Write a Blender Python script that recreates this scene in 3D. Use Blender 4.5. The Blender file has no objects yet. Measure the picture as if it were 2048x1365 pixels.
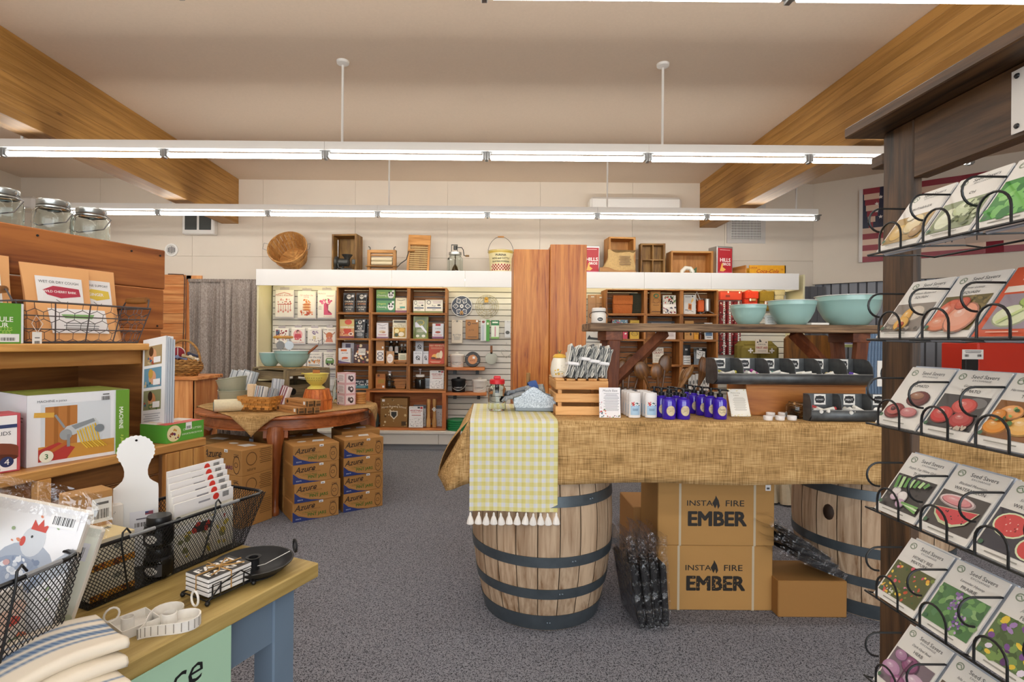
import bpy, bmesh, math, random
from mathutils import Matrix, Vector
R = math.radians; PI = math.pi
SC = bpy.context.scene
COL = SC.collection
# ------------------------------------------------------------------ camera
F = 1060.0; VPX = 978.0; CY = 682.5; CH = 1.35; ROLL = 0.0085
cam = bpy.data.cameras.new('camera'); camo = bpy.data.objects.new('camera', cam); COL.objects.link(camo)
camo.location = (0, 0, CH); camo.rotation_euler = (R(90), -ROLL, 0)
cam.sensor_width = 36.0; cam.lens = F / 2048 * 36; cam.shift_x = (1024 - VPX) / 2048
cam.clip_start = 0.05; SC.camera = camo
# ------------------------------------------------------------------ view, world, daylight
SC.view_settings.view_transform = 'Standard'; SC.view_settings.look = 'None'
SC.view_settings.gamma = 1.0; SC.view_settings.use_curve_mapping = False
SC.view_settings.exposure = 0.36
SC.cycles.max_bounces = 8; SC.cycles.caustics_reflective = False; SC.cycles.caustics_refractive = False; SC.cycles.adaptive_threshold = .02; SC.cycles.transparent_max_bounces = 10
wd = bpy.data.worlds.new('world'); SC.world = wd; wd.use_nodes = True
bg = wd.node_tree.nodes['Background']; bg.inputs[0].default_value = (.82, .91, 1, 1); bg.inputs[1].default_value = 1.6
TUBE_E = 17.0          # brightness of the bare fluorescent tubes
def area_light(name, loc, rot, sx, sy, power, col):
    l = bpy.data.lights.new(name, 'AREA'); l.shape = 'RECTANGLE'; l.size = sx; l.size_y = sy; l.energy = power; l.color = col
    o = bpy.data.objects.new(name, l); o.location = loc; o.rotation_euler = rot; COL.objects.link(o); return o
area_light('shopfront_daylight', (0.3, -4.2, 1.75), (R(90), 0, 0), 8.6, 2.4, 190, (.93, .97, 1))
# ------------------------------------------------------------------ helpers
def lin(c):
    return c / 12.92 if c <= .04045 else ((c + .055) / 1.055) ** 2.4
def hx(s):
    s = s.lstrip('#')
    if len(s) == 3: s = ''.join(a * 2 for a in s)
    return tuple(lin(int(s[i:i + 2], 16) / 255) for i in (0, 2, 4))
def W(px, py, Y):
    dx, dy = px - VPX, py - CY
    c, s = math.cos(ROLL), math.sin(ROLL)
    return Vector(((dx * c + dy * s) / F * Y, Y, CH - (-dx * s + dy * c) / F * Y))
def rc(x0, y0, x1, y1, Y):
    a = W((x0 + x1) / 2, y1, Y); return a.x, a.z, (x1 - x0) / F * Y, (y1 - y0) / F * Y
class MB:
    def __init__(s): s.v = []; s.f = []; s.M = Matrix()
    def at(s, *t, rz=0, rx=0, ry=0):
        s.M = Matrix.Translation(Vector(t) if t else Vector()) @ Matrix.Rotation(rz, 4, 'Z') @ Matrix.Rotation(ry, 4, 'Y') @ Matrix.Rotation(rx, 4, 'X'); return s
    def add(s, vs, fs):
        n = len(s.v); s.v += [tuple(s.M @ Vector(p)) for p in vs]; s.f += [tuple(i + n for i in f) for f in fs]; return s
    def box(s, x0, x1, y0, y1, z0, z1, ch=0):
        if ch: return s.cbox(x0, x1, y0, y1, z0, z1, ch)
        return s.add([(x0, y0, z0), (x1, y0, z0), (x1, y1, z0), (x0, y1, z0), (x0, y0, z1), (x1, y0, z1), (x1, y1, z1), (x0, y1, z1)],
                     [(3, 2, 1, 0), (4, 5, 6, 7), (0, 1, 5, 4), (1, 2, 6, 5), (2, 3, 7, 6), (3, 0, 4, 7)])
    def cbox(s, x0, x1, y0, y1, z0, z1, c):
        bm = bmesh.new(); bmesh.ops.create_cube(bm, size=1)
        for v in bm.verts: v.co = Vector(((x0 + x1) / 2 + v.co.x * (x1 - x0), (y0 + y1) / 2 + v.co.y * (y1 - y0), (z0 + z1) / 2 + v.co.z * (z1 - z0)))
        bmesh.ops.bevel(bm, geom=list(bm.edges), offset=c, segments=1, affect='EDGES', profile=.5)
        bm.verts.index_update()
        s.add([tuple(v.co) for v in bm.verts], [tuple(v.index for v in f.verts) for f in bm.faces]); bm.free(); return s
    def lathe(s, prof, seg=24, cap=True, a0=0, a1=2 * PI):
        full = abs(a1 - a0 - 2 * PI) < 1e-6; k = seg if full else seg + 1
        vs = [(r * math.cos(a0 + (a1 - a0) * i / seg), r * math.sin(a0 + (a1 - a0) * i / seg), z) for r, z in prof for i in range(k)]
        fs = []
        for j in range(len(prof) - 1):
            for i in range(seg):
                i2 = (i + 1) % k
                fs.append((j * k + i, j * k + i2, (j + 1) * k + i2, (j + 1) * k + i))
        if cap and full:
            if prof[0][0] > 1e-6: fs.append(tuple(range(k - 1, -1, -1)))
            if prof[-1][0] > 1e-6: fs.append(tuple((len(prof) - 1) * k + i for i in range(k)))
        return s.add(vs, fs)
    def cyl(s, r, z0, z1, seg=16): return s.lathe([(r, z0), (r, z1)], seg)
    def tube(s, pts, r, seg=6, closed=False, flat=None):
        P = [Vector(p) for p in pts]; n = len(P); vs = []; fs = []; up = None
        for i in range(n):
            a = P[i - 1] if (i > 0 or closed) else P[i]; b = P[(i + 1) % n] if (i < n - 1 or closed) else P[i]
            t = (b - a)
            if t.length < 1e-9: t = Vector((0, 0, 1))
            t.normalize()
            if up is None:
                up = t.orthogonal().normalized()
                if flat is not None: up = (Vector(flat) - t * t.dot(Vector(flat))).normalized()
            else:
                up = up - t * up.dot(t)
                up = up.normalized() if up.length > 1e-6 else t.orthogonal().normalized()
            w = t.cross(up); rr = r[i] if isinstance(r, (list, tuple)) else r
            for j in range(seg):
                an = 2 * PI * j / seg + PI / seg
                vs.append(tuple(P[i] + (up * math.cos(an) + w * math.sin(an)) * rr))
        m = n if closed else n - 1
        for i in range(m):
            i2 = (i + 1) % n
            for j in range(seg):
                j2 = (j + 1) % seg
                fs.append((i * seg + j, i * seg + j2, i2 * seg + j2, i2 * seg + j))
        if not closed: fs += [tuple(range(seg - 1, -1, -1)), tuple((n - 1) * seg + j for j in range(seg))]
        return s.add(vs, fs)
    def prism(s, poly, y0, y1):            # poly in local xz, extruded along y
        n = len(poly)
        vs = [(x, y0, z) for x, z in poly] + [(x, y1, z) for x, z in poly]
        fs = [tuple(range(n)), tuple(range(2 * n - 1, n - 1, -1))] + [(i, i + n, (i + 1) % n + n, (i + 1) % n) for i in range(n)]
        return s.add(vs, fs)
    def prismz(s, poly, z0, z1):
        n = len(poly)
        vs = [(x, y, z0) for x, y in poly] + [(x, y, z1) for x, y in poly]
        fs = [tuple(range(n - 1, -1, -1)), tuple(range(n, 2 * n))] + [(i, (i + 1) % n, (i + 1) % n + n, i + n) for i in range(n)]
        return s.add(vs, fs)
    def grid(s, fn, nu, nv, th=0):
        vs = [tuple(fn(i / nu, j / nv)) for j in range(nv + 1) for i in range(nu + 1)]; k = nu + 1
        fs = [(j * k + i, j * k + i + 1, (j + 1) * k + i + 1, (j + 1) * k + i) for j in range(nv) for i in range(nu)]
        return s.add(vs, fs)
    def blob(s, rx, ry, rz, seg=12, rings=8):
        return s.lathe2(rx, ry, rz, seg, rings)
    def lathe2(s, rx, ry, rz, seg, rings):
        vs = [(rx * math.sin(PI * j / rings) * math.cos(2 * PI * i / seg), ry * math.sin(PI * j / rings) * math.sin(2 * PI * i / seg), -rz * math.cos(PI * j / rings)) for j in range(rings + 1) for i in range(seg)]
        fs = [(j * seg + i, j * seg + (i + 1) % seg, (j + 1) * seg + (i + 1) % seg, (j + 1) * seg + i) for j in range(rings) for i in range(seg)]
        return s.add(vs, fs)
    def mesh(s, name, mat, smooth=True, ang=35):
        me = bpy.data.meshes.new(name); me.from_pydata(s.v, [], s.f)
        bm = bmesh.new(); bm.from_mesh(me); bmesh.ops.remove_doubles(bm, verts=bm.verts, dist=1e-6)
        bmesh.ops.recalc_face_normals(bm, faces=bm.faces); bm.to_mesh(me); bm.free()
        if smooth:
            me.polygons.foreach_set('use_smooth', [True] * len(me.polygons)); me.set_sharp_from_angle(angle=R(ang))
        me.materials.append(mat); return me
def link(name, me, parent=None, loc=None, rot=None):
    o = bpy.data.objects.new(name, me); COL.objects.link(o)
    if parent: o.parent = parent
    if loc is not None: o.location = loc
    if rot is not None: o.rotation_euler = rot
    return o
def part(name, mb, mat, parent=None, loc=None, rot=None, smooth=True, ang=35):
    me = mb if isinstance(mb, bpy.types.Mesh) else mb.mesh(name, mat, smooth, ang)
    return link(name, me, parent, loc, rot)
def solid(o, th, off=0):
    m = o.modifiers.new('thick', 'SOLIDIFY'); m.thickness = th; m.offset = off; return o
def tag(o, label, cat, group=None):
    o['label'] = label; o['category'] = cat
    if group: o['group'] = group
    return o
def thing(name, label, cat, loc=(0, 0, 0), rz=0, group=None):
    o = bpy.data.objects.new(name, None); COL.objects.link(o); o.empty_display_size = .05
    o.location = loc; o.rotation_euler = (0, 0, rz); return tag(o, label, cat, group)
def struct(o): o['kind'] = 'structure'; return o
def copy_tree(o, loc=None, rz=None, label=None, parent=None):
    c = o.copy(); COL.objects.link(c)
    if parent: c.parent = parent
    if loc is not None: c.location = loc
    if rz is not None: c.rotation_euler = (0, 0, rz)
    if label: c['label'] = label
    for ch in o.children: copy_tree(ch, parent=c)
    return c
# ------------------------------------------------------------------ materials
MATS = {}
def nodes(name):
    m = bpy.data.materials.new(name); m.use_nodes = True; nt = m.node_tree
    return m, nt, nt.nodes['Principled BSDF'], lambda t: nt.nodes.new('ShaderNode' + t), nt.links.new
def mat(name, col, rough=.55, metal=0, noise=0, nscale=30, bump=0, trans=0, alpha=1, emit=0, ior=1.45, coat=0, spec=.5):
    if name in MATS: return MATS[name]
    m, nt, b, N, L = nodes(name)
    c = hx(col) if isinstance(col, str) else col
    b.inputs['Base Color'].default_value = (*c, 1); b.inputs['Roughness'].default_value = rough; b.inputs['Metallic'].default_value = metal
    b.inputs['Transmission Weight'].default_value = trans; b.inputs['Alpha'].default_value = alpha; b.inputs['IOR'].default_value = ior
    b.inputs['Coat Weight'].default_value = coat; b.inputs['Specular IOR Level'].default_value = spec
    if emit: b.inputs['Emission Color'].default_value = (*c, 1); b.inputs['Emission Strength'].default_value = emit
    if noise or bump:
        tc = N('TexCoord'); n = N('TexNoise'); n.inputs['Scale'].default_value = nscale; n.inputs['Detail'].default_value = 4
        L(tc.outputs['Object'], n.inputs['Vector'])
        if noise:
            r = N('ValToRGB'); e = r.color_ramp.elements
            e[0].position = .3; e[1].position = .7
            e[0].color = (*[x * (1 - noise) for x in c], 1); e[1].color = (*[min(1, x * (1 + noise)) for x in c], 1)
            L(n.outputs['Fac'], r.inputs['Fac']); L(r.outputs['Color'], b.inputs['Base Color'])
        if bump:
            bp = N('Bump'); bp.inputs['Strength'].default_value = bump; bp.inputs['Distance'].default_value = .01
            L(n.outputs['Fac'], bp.inputs['Height']); L(bp.outputs['Normal'], b.inputs['Normal'])
    MATS[name] = m; return m
def wood(name, c1, c2, axis='x', sc=14, stretch=.09, rough=.5, dark=None, rnd=.25, knots=False, bump=.25):
    key = name + '_' + axis
    if key in MATS: return MATS[key]
    m, nt, b, N, L = nodes(key)
    tc = N('TexCoord'); oi = N('ObjectInfo'); mp = N('Mapping'); ad = N('VectorMath'); ad.operation = 'ADD'; mu = N('VectorMath'); mu.operation = 'SCALE'
    cmb = N('CombineXYZ')
    for k in 'XYZ': L(oi.outputs['Random'], cmb.inputs[k])
    L(cmb.outputs[0], mu.inputs[0]); mu.inputs['Scale'].default_value = 7.3
    L(tc.outputs['Object'], ad.inputs[0]); L(mu.outputs[0], ad.inputs[1]); L(ad.outputs[0], mp.inputs['Vector'])
    mp.inputs['Scale'].default_value = [stretch if a == axis else 1 for a in 'xyz']
    n1 = N('TexNoise'); n1.inputs['Scale'].default_value = sc; n1.inputs['Detail'].default_value = 8; n1.inputs['Roughness'].default_value = .62; n1.inputs['Distortion'].default_value = 1.1
    n2 = N('TexNoise'); n2.inputs['Scale'].default_value = sc * 6; n2.inputs['Detail'].default_value = 3
    L(mp.outputs[0], n1.inputs['Vector']); L(mp.outputs[0], n2.inputs['Vector'])
    mx = N('Math'); mx.operation = 'MULTIPLY_ADD'; mx.inputs[1].default_value = .35; L(n2.outputs['Fac'], mx.inputs[0]); L(n1.outputs['Fac'], mx.inputs[2])
    r = N('ValToRGB'); e = r.color_ramp.elements; e[0].position = .56; e[1].position = .8
    e[0].color = (*hx(c1), 1); e[1].color = (*hx(c2), 1)
    if dark: k = e.new(.5); k.color = (*hx(dark), 1)
    L(mx.outputs[0], r.inputs['Fac'])
    hs = N('HueSaturation'); ma = N('MapRange'); ma.inputs['To Min'].default_value = 1 - rnd; ma.inputs['To Max'].default_value = 1 + rnd * .6
    L(oi.outputs['Random'], ma.inputs['Value']); L(ma.outputs[0], hs.inputs['Value']); L(r.outputs['Color'], hs.inputs['Color'])
    out = hs.outputs['Color']
    if knots:
        vo = N('TexVoronoi'); vo.inputs['Scale'].default_value = 4.5; mp2 = N('Mapping'); mp2.inputs['Scale'].default_value = [.35 if a == axis else 1 for a in 'xyz']
        L(ad.outputs[0], mp2.inputs['Vector']); L(mp2.outputs[0], vo.inputs['Vector'])
        rk = N('ValToRGB'); ek = rk.color_ramp.elements; ek[0].position = .035; ek[1].position = .085; ek[0].color = (.16, .08, .03, 1); ek[1].color = (1, 1, 1, 1)
        L(vo.outputs['Distance'], rk.inputs['Fac'])
        mm = N('Mix'); mm.data_type = 'RGBA'; mm.blend_type = 'MULTIPLY'; mm.inputs[0].default_value = .8
        L(out, mm.inputs[6]); L(rk.outputs['Color'], mm.inputs[7]); out = mm.outputs[2]
    L(out, b.inputs['Base Color']); b.inputs['Roughness'].default_value = rough
    bp = N('Bump'); bp.inputs['Strength'].default_value = bump; bp.inputs['Distance'].default_value = .004
    L(mx.outputs[0], bp.inputs['Height']); L(bp.outputs['Normal'], b.inputs['Normal'])
    MATS[key] = m; return m
def glass(name='clear_glass', col='#f4faf8', rough=0.02):
    if name in MATS: return MATS[name]
    m, nt, b, N, L = nodes(name)
    b.inputs['Base Color'].default_value = (*hx(col), 1); b.inputs['Roughness'].default_value = rough
    b.inputs['Transmission Weight'].default_value = 1; b.inputs['IOR'].default_value = 1.3
    MATS[name] = m; return m
def plastic_wrap(name='clear_plastic_wrap', a=.16):
    if name in MATS: return MATS[name]
    m, nt, b, N, L = nodes(name)
    tc = N('TexCoord'); n = N('TexNoise'); n.inputs['Scale'].default_value = 16; n.inputs['Detail'].default_value = 3; n.inputs['Distortion'].default_value = 1.5
    L(tc.outputs['Object'], n.inputs['Vector'])
    bp = N('Bump'); bp.inputs['Strength'].default_value = 1; bp.inputs['Distance'].default_value = .03; L(n.outputs['Fac'], bp.inputs['Height'])
    gl = N('BsdfGlossy'); gl.inputs['Roughness'].default_value = .12; gl.inputs['Color'].default_value = (.95, .96, 1, 1); L(bp.outputs['Normal'], gl.inputs['Normal'])
    tr = N('BsdfTransparent'); tr.inputs['Color'].default_value = (.97, .97, .97, 1); fr = N('LayerWeight'); fr.inputs['Blend'].default_value = .25; L(bp.outputs['Normal'], fr.inputs['Normal'])
    mr = N('MapRange'); mr.inputs['To Min'].default_value = .07; mr.inputs['To Max'].default_value = a * 3.2; L(fr.outputs['Fresnel'], mr.inputs['Value'])
    ms = N('MixShader'); L(mr.outputs[0], ms.inputs[0]); L(tr.outputs[0], ms.inputs[1]); L(gl.outputs[0], ms.inputs[2]); L(ms.outputs[0], nt.nodes['Material Output'].inputs[0])
    MATS[name] = m; return m
def printmat(name='print', rough=.45, coat=0):
    if name in MATS: return MATS[name]
    m, nt, b, N, L = nodes(name); a = N('Attribute'); a.attribute_name = 'Col'
    L(a.outputs['Color'], b.inputs['Base Color']); b.inputs['Roughness'].default_value = rough; b.inputs['Coat Weight'].default_value = coat
    MATS[name] = m; return m
# ------------------------------------------------------------------ lettering and flat print
TXT = {}
def text2d(s, shear=0, bold=0):
    k = (s, shear, bold)
    if k in TXT: return TXT[k]
    cu = bpy.data.curves.new('t', 'FONT'); cu.body = s; cu.resolution_u = 2; cu.shear = shear; cu.offset = bold; cu.fill_mode = 'FRONT'
    o = bpy.data.objects.new('t', cu); me = o.to_mesh()
    vs = [(v.co.x, v.co.y) for v in me.vertices]; me.calc_loop_triangles(); fs = [tuple(t.vertices) for t in me.loop_triangles]
    o.to_mesh_clear(); bpy.data.objects.remove(o); bpy.data.curves.remove(cu)
    if vs:
        x0 = min(v[0] for v in vs); x1 = max(v[0] for v in vs); y0 = min(v[1] for v in vs); y1 = max(v[1] for v in vs)
    else: x0 = x1 = y0 = y1 = 0
    TXT[k] = (vs, fs, x0, x1, y0, y1); return TXT[k]
def decal(parent, w, h, shapes, O=(0, 0, 0), U=(1, 0, 0), V=(0, 0, 1), name='print', warp=None, lift=.0004, gloss=False, par_label=None):
    U = Vector(U).normalized(); V = Vector(V).normalized(); N = U.cross(V); O = Vector(O)
    vs = []; fs = []; cs = []; rnd = random.Random(7)
    def put(pts, faces, col, z):
        n = len(vs); c = hx(col)
        for x, y in pts:
            if warp: vs.append(tuple(warp(x * w, y * h, lift + z)))
            else: vs.append(tuple(O + U * (x * w) + V * (y * h) + N * (lift + z)))
            cs.append(c)
        fs.extend(tuple(i + n for i in f) for f in faces)
    z = 0; dz = .00012
    def rect(x0, y0, x1, y1, col, z):
        k = 8 if warp else 1
        put([(x0 + (x1 - x0) * i / k, y) for y in (y0, y1) for i in range(k + 1)], [(i, i + 1, k + 2 + i, k + 1 + i) for i in range(k)], col, z)
    def fan(c, ring, col, z):
        n = len(ring); k = 5 if warp else 1; pts = [c]
        for j in range(1, k + 1): pts += [(c[0] + (x - c[0]) * j / k, c[1] + (y - c[1]) * j / k) for x, y in ring]
        f = [(0, i + 1, (i + 1) % n + 1) for i in range(n)]
        for j in range(k - 1): f += [(1 + j * n + i, 1 + (j + 1) * n + i, 1 + (j + 1) * n + (i + 1) % n, 1 + j * n + (i + 1) % n) for i in range(n)]
        put(pts, f, col, z)
    for sh in shapes:
        t = sh[0]; z += dz
        if t == 'r': rect(*sh[1:5], sh[5], z)
        elif t == 'e':
            cx, cy, rx, ry, col = sh[1:6]; n = sh[6] if len(sh) > 6 else 18
            fan((cx, cy), [(cx + rx * math.cos(2 * PI * i / n), cy + ry * math.sin(2 * PI * i / n)) for i in range(n)], col, z)
        elif t == 'ring':
            cx, cy, rx, ry, th, col = sh[1:7]; n = 22
            put([(cx + rx * q * math.cos(2 * PI * i / n), cy + ry * q * math.sin(2 * PI * i / n)) for q in (1, 1 - th) for i in range(n)], [(i, (i + 1) % n, n + (i + 1) % n, n + i) for i in range(n)], col, z)
        elif t == 'p':
            q = sh[1]
            if warp:
                q = [(a[0] + (b[0] - a[0]) * k / 4, a[1] + (b[1] - a[1]) * k / 4) for a, b in zip(q, q[1:] + q[:1]) for k in range(4)]
                fan((sum(a[0] for a in q) / len(q), sum(a[1] for a in q) / len(q)), q, sh[2], z)
            else: put(q, [tuple(range(len(q)))], sh[2], z)
        elif t == 'l':
            pts, wd_, col = sh[1:4]; P = [Vector((p[0] * w, p[1] * h)) for p in pts]
            o1 = []; o2 = []
            for i, p in enumerate(P):
                d = P[min(i + 1, len(P) - 1)] - P[max(i - 1, 0)]; d = d.normalized() if d.length > 0 else Vector((1, 0)); q = Vector((-d.y, d.x)) * wd_ * h / 2
                o1.append(((p + q).x / w, (p + q).y / h)); o2.append(((p - q).x / w, (p - q).y / h))
            n = len(P); put(o1 + o2, [(i, i + 1, n + i + 1, n + i) for i in range(n - 1)], col, z)
        elif t == 't':
            s, cx, cy, ht, col = sh[1:6]; kw = sh[6] if len(sh) > 6 else {}
            tv, tf, x0, x1, y0, y1 = text2d(s, kw.get('shear', 0), 0)
            if not tv: continue
            k = ht * h / max(.55, min(y1 - y0, .75)); tw = (x1 - x0) * k * kw.get('wide', 1); mx = kw.get('mw', .94) * w; sx = k * kw.get('wide', 1)
            if tw > mx: sx *= mx / tw; k *= max(mx / tw, .75) if kw.get('cond') else mx / tw
            ro = kw.get('rot', 0); al = kw.get('al', .5); ym = (y0 + y1) / 2; ar = kw.get('arc', 0)
            pts = []
            for x, y in tv:
                a = (x - (x0 + (x1 - x0) * al)) * sx; b = (y - ym) * k
                b += ar * (1 - (2 * a / ((x1 - x0) * sx)) ** 2) * h if ar else 0
                pts.append((cx + (a * math.cos(ro) - b * math.sin(ro)) / w, cy + (a * math.sin(ro) + b * math.cos(ro)) / h))
            put(pts, tf, col, z); bo = kw.get('bold', 0) * k
            if bo:
                for i_, (ox, oy) in enumerate(((1, 0), (-1, 0), (.7, .7), (-.7, -.7), (.7, -.7), (-.7, .7))): put([(x + ox * bo / w, y + oy * bo / h) for x, y in pts], tf, col, z + (i_ + 1) * 3e-6)
        elif t == 'bc':
            x0, y0, x1, y1 = sh[1:5]; col = sh[5] if len(sh) > 5 else '#222'; x = x0; n = 14; q = (x1 - x0) / n
            for i in range(n):
                rect(x0 + q * i, y0, x0 + q * (i + rnd.choice((.35, .55, .75))), y1, col, z)
        elif t == 'sc':
            sd, n, x0, y0, x1, y1, a, b, cols = sh[1:10]; rr = random.Random(sd)
            for i in range(n):
                cx, cy, r_ = rr.uniform(x0, x1), rr.uniform(y0, y1), rr.uniform(a, b); c = rr.choice(cols); an = rr.uniform(0, PI); el = rr.uniform(.45, 1); m = 7
                ar_ = w / h
                put([(cx + (r_ * math.cos(q) * math.cos(an) - r_ * el * math.sin(q) * math.sin(an)), cy + (r_ * math.cos(q) * math.sin(an) + r_ * el * math.sin(q) * math.cos(an)) * ar_) for q in [2 * PI * j / m for j in range(m)]], [tuple(range(m))], c, z + i * 2e-6)
        elif t == 'tl':
            x0, y0, x1, y1, n, col = sh[1:7]; hh = (y1 - y0) / n
            for i in range(n):
                e = rnd.uniform(0, .18) * (x1 - x0); rect(x0 + e, y0 + hh * i + hh * .3, x1 - e, y0 + hh * i + hh * .68, col, z)
    me = bpy.data.meshes.new(name); me.from_pydata(vs, [], fs)
    ca = me.color_attributes.new('Col', 'FLOAT_COLOR', 'POINT')
    ca.data.foreach_set('color', [q for c in cs for q in (*c, 1)])
    me.materials.append(printmat('gloss_print', .2) if gloss else printmat())
    return link(name, me, parent)
def cyl_warp(r, z0=0, a=-PI / 2):
    def f(u, v, l):
        an = a + u / r; return ((r + l) * math.cos(an), (r + l) * math.sin(an), z0 + v)
    return f
BOXC = {}
def boxmesh(w, d, h, m, ch=.0015, name='body'):
    k = (round(w, 4), round(d, 4), round(h, 4), m.name, ch)
    if k not in BOXC: BOXC[k] = MB().box(-w / 2, w / 2, -d / 2, d / 2, 0, h, ch).mesh(name, m)
    return BOXC[k]
def carton(name, label, cat, x, y, z, w, d, h, m, front=None, right=None, left=None, top=None, rz=0, group=None, lean=0, ch=.0015, gloss=False):
    """box-shaped package; (x,y) is the middle of its FRONT bottom edge"""
    dx, dy = -math.sin(rz) * d / 2, math.cos(rz) * d / 2
    t = thing(name, label, cat, (x + dx, y + dy, z), rz, group)
    if lean: t.rotation_euler = (lean, 0, rz); t.location.z += abs(math.sin(lean)) * d / 2
    link('body', boxmesh(w, d, h, m, ch), t)
    if front: decal(t, w, h, front, (-w / 2, -d / 2, 0), gloss=gloss)
    if right: decal(t, d, h, right, (w / 2, -d / 2, 0), U=(0, 1, 0), name='side_print')
    if left: decal(t, d, h, left, (-w / 2, d / 2, 0), U=(0, -1, 0), name='side_print')
    if top: decal(t, w, d, top, (-w / 2, -d / 2, h), V=(0, 1, 0), name='top_print')
    return t
# ================================================================== THE SETTING
CZ = 3.46; WY = 7.0; RX = 4.27
def carpet_mat():
    m, nt, b, N, L = nodes('carpet'); tc = N('TexCoord')
    v = N('TexVoronoi'); v.inputs['Scale'].default_value = 210; L(tc.outputs['Object'], v.inputs['Vector'])
    n = N('TexNoise'); n.inputs['Scale'].default_value = 95; n.inputs['Detail'].default_value = 2; L(tc.outputs['Object'], n.inputs['Vector'])
    mx = N('Math'); mx.operation = 'MULTIPLY_ADD'; mx.inputs[1].default_value = .9; L(n.outputs['Fac'], mx.inputs[0]); L(v.outputs['Distance'], mx.inputs[2])
    r = N('ValToRGB'); e = r.color_ramp.elements; e[0].position = .5; e[1].position = 1.0; e[0].color = (*hx('#1c1e22'), 1); e[1].color = (*hx('#9496a0'), 1)
    k = e.new(.72); k.color = (*hx('#3d4048'), 1)
    L(mx.outputs[0], r.inputs['Fac']); L(r.outputs['Color'], b.inputs['Base Color']); b.inputs['Roughness'].default_value = .95
    b.inputs['Specular IOR Level'].default_value = .1
    bp = N('Bump'); bp.inputs['Strength'].default_value = .5; bp.inputs['Distance'].default_value = .006; L(mx.outputs[0], bp.inputs['Height']); L(bp.outputs['Normal'], b.inputs['Normal'])
    return m
mWALL = mat('painted_wallboard', '#e0d5c6', .8, noise=.02, nscale=3, bump=.02)
mCEIL = mat('ceiling_paint', '#e0cdb8', .85, noise=.02, nscale=60, bump=.05)
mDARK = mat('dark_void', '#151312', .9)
mWHITE = mat('white_enamel', '#eceae6', .4)
mCORR = mat('grey_corrugated_metal', '#6f7177', .4, metal=.35)
PINE = lambda a: wood('knotty_pine', '#c9783c', '#eaa869', a, 9, .08, .45, knots=True, rnd=.12)
GLU = lambda a: wood('glulam_fir', '#9a6e30', '#bb8b48', a, 10, .05, .5, knots=True, rnd=.1)
struct(part('floor', MB().box(-6.3, 7.2, -4.7, 7.6, -.1, 0), carpet_mat()))
struct(part('ceiling', MB().box(-6.3, 7.2, -4.7, 7.2, CZ, CZ + .1), mCEIL))
# back wall with a doorway behind the curtain
DX0, DX1, DZ = -3.93, -3.0, 2.13
wb = struct(part('wall_back', MB().box(-6.3, DX0, WY + .012, WY + .15, 0, CZ).box(DX1, RX + .1, WY + .012, WY + .15, 0, CZ).box(DX0, DX1, WY + .012, WY + .15, DZ, CZ), mWALL))
xs = [-6.3, -5.15, DX0, DX1, -1.78, -.56, .66, 1.88, 3.1, RX]
for a, b in zip(xs, xs[1:]):
    for z0, z1 in ((0, 2.44), (2.44, CZ)):
        if a == DX0 and z0 == 0: z0 = DZ
        part('wall_panel', MB().box(a + .0015, b - .0015, WY, WY + .012, z0 + .0015, z1 - .0015), mWALL, wb, smooth=False)
struct(part('wall_storeroom', MB().box(DX0 - .3, DX1 + .3, 7.55, 7.6, 0, 2.3), mDARK))  # near-black sheet: the dark beyond the doorway is put into its colour
struct(part('wall_left', MB().box(-6.3, -6.2, -4.7, 7.1, 0, CZ), mWALL))
struct(part('wall_far_right', MB().box(7.1, 7.2, -4.7, 5.2, 0, CZ), mWALL))
# angled wall at the right, corrugated metal below
ang = math.atan2(-.641, .767)
wr = struct(part('wall_right', MB().box(0, 3.9, 0, .1, 2.14, CZ).box(0, 3.9, .07, .1, 0, 2.14), mWALL, loc=(RX, WY, 0), rot=(0, 0, ang), smooth=False))
def corr(L_, h, pitch=.19):
    pr = []; n = int(L_ / pitch)
    for i in range(n): x = i * pitch; pr += [(x, 0), (x + .08, 0), (x + .1, .025), (x + .17, .025)]
    pr.append((n * pitch, 0)); m = MB(); vs = [(x, y, z) for z in (0, h) for x, y in pr]; k = len(pr)
    return m.add(vs, [(i, i + 1, k + i + 1, k + i) for i in range(k - 1)])
cw = part('corrugated_panel', corr(3.8, 2.14), mCORR, wr, loc=(0.02, .03, 0), smooth=False)
cb = struct(part('wall_corrugated', corr(.62, 2.1), mCORR, loc=(3.82, 6.92, 0), smooth=False))
part('trim_strip', MB().box(0, 3.85, -.02, .03, 2.13, 2.17), mWALL, wr)
# front of the shop behind the camera: sill, header and window posts
wf = struct(part('wall_front', MB().box(-6.3, 7.2, -4.7, -4.5, 0, .5).box(-6.3, 7.2, -4.7, -4.5, 2.98, CZ).box(-6.3, -4.2, -4.7, -4.5, .5, 2.98).box(4.8, 7.2, -4.7, -4.5, .5, 2.98), mWALL))
for i in range(4):
    w_ = struct(part('window_%d' % (i + 1), MB().box(-4.2 + i * 2.25, -4.14 + i * 2.25, -4.64, -4.56, .5, 2.98), mWHITE))
    part('pane', MB().box(-4.14 + i * 2.25, -1.95 + i * 2.25, -4.605, -4.6, .5, 2.98), glass(), w_)
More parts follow.
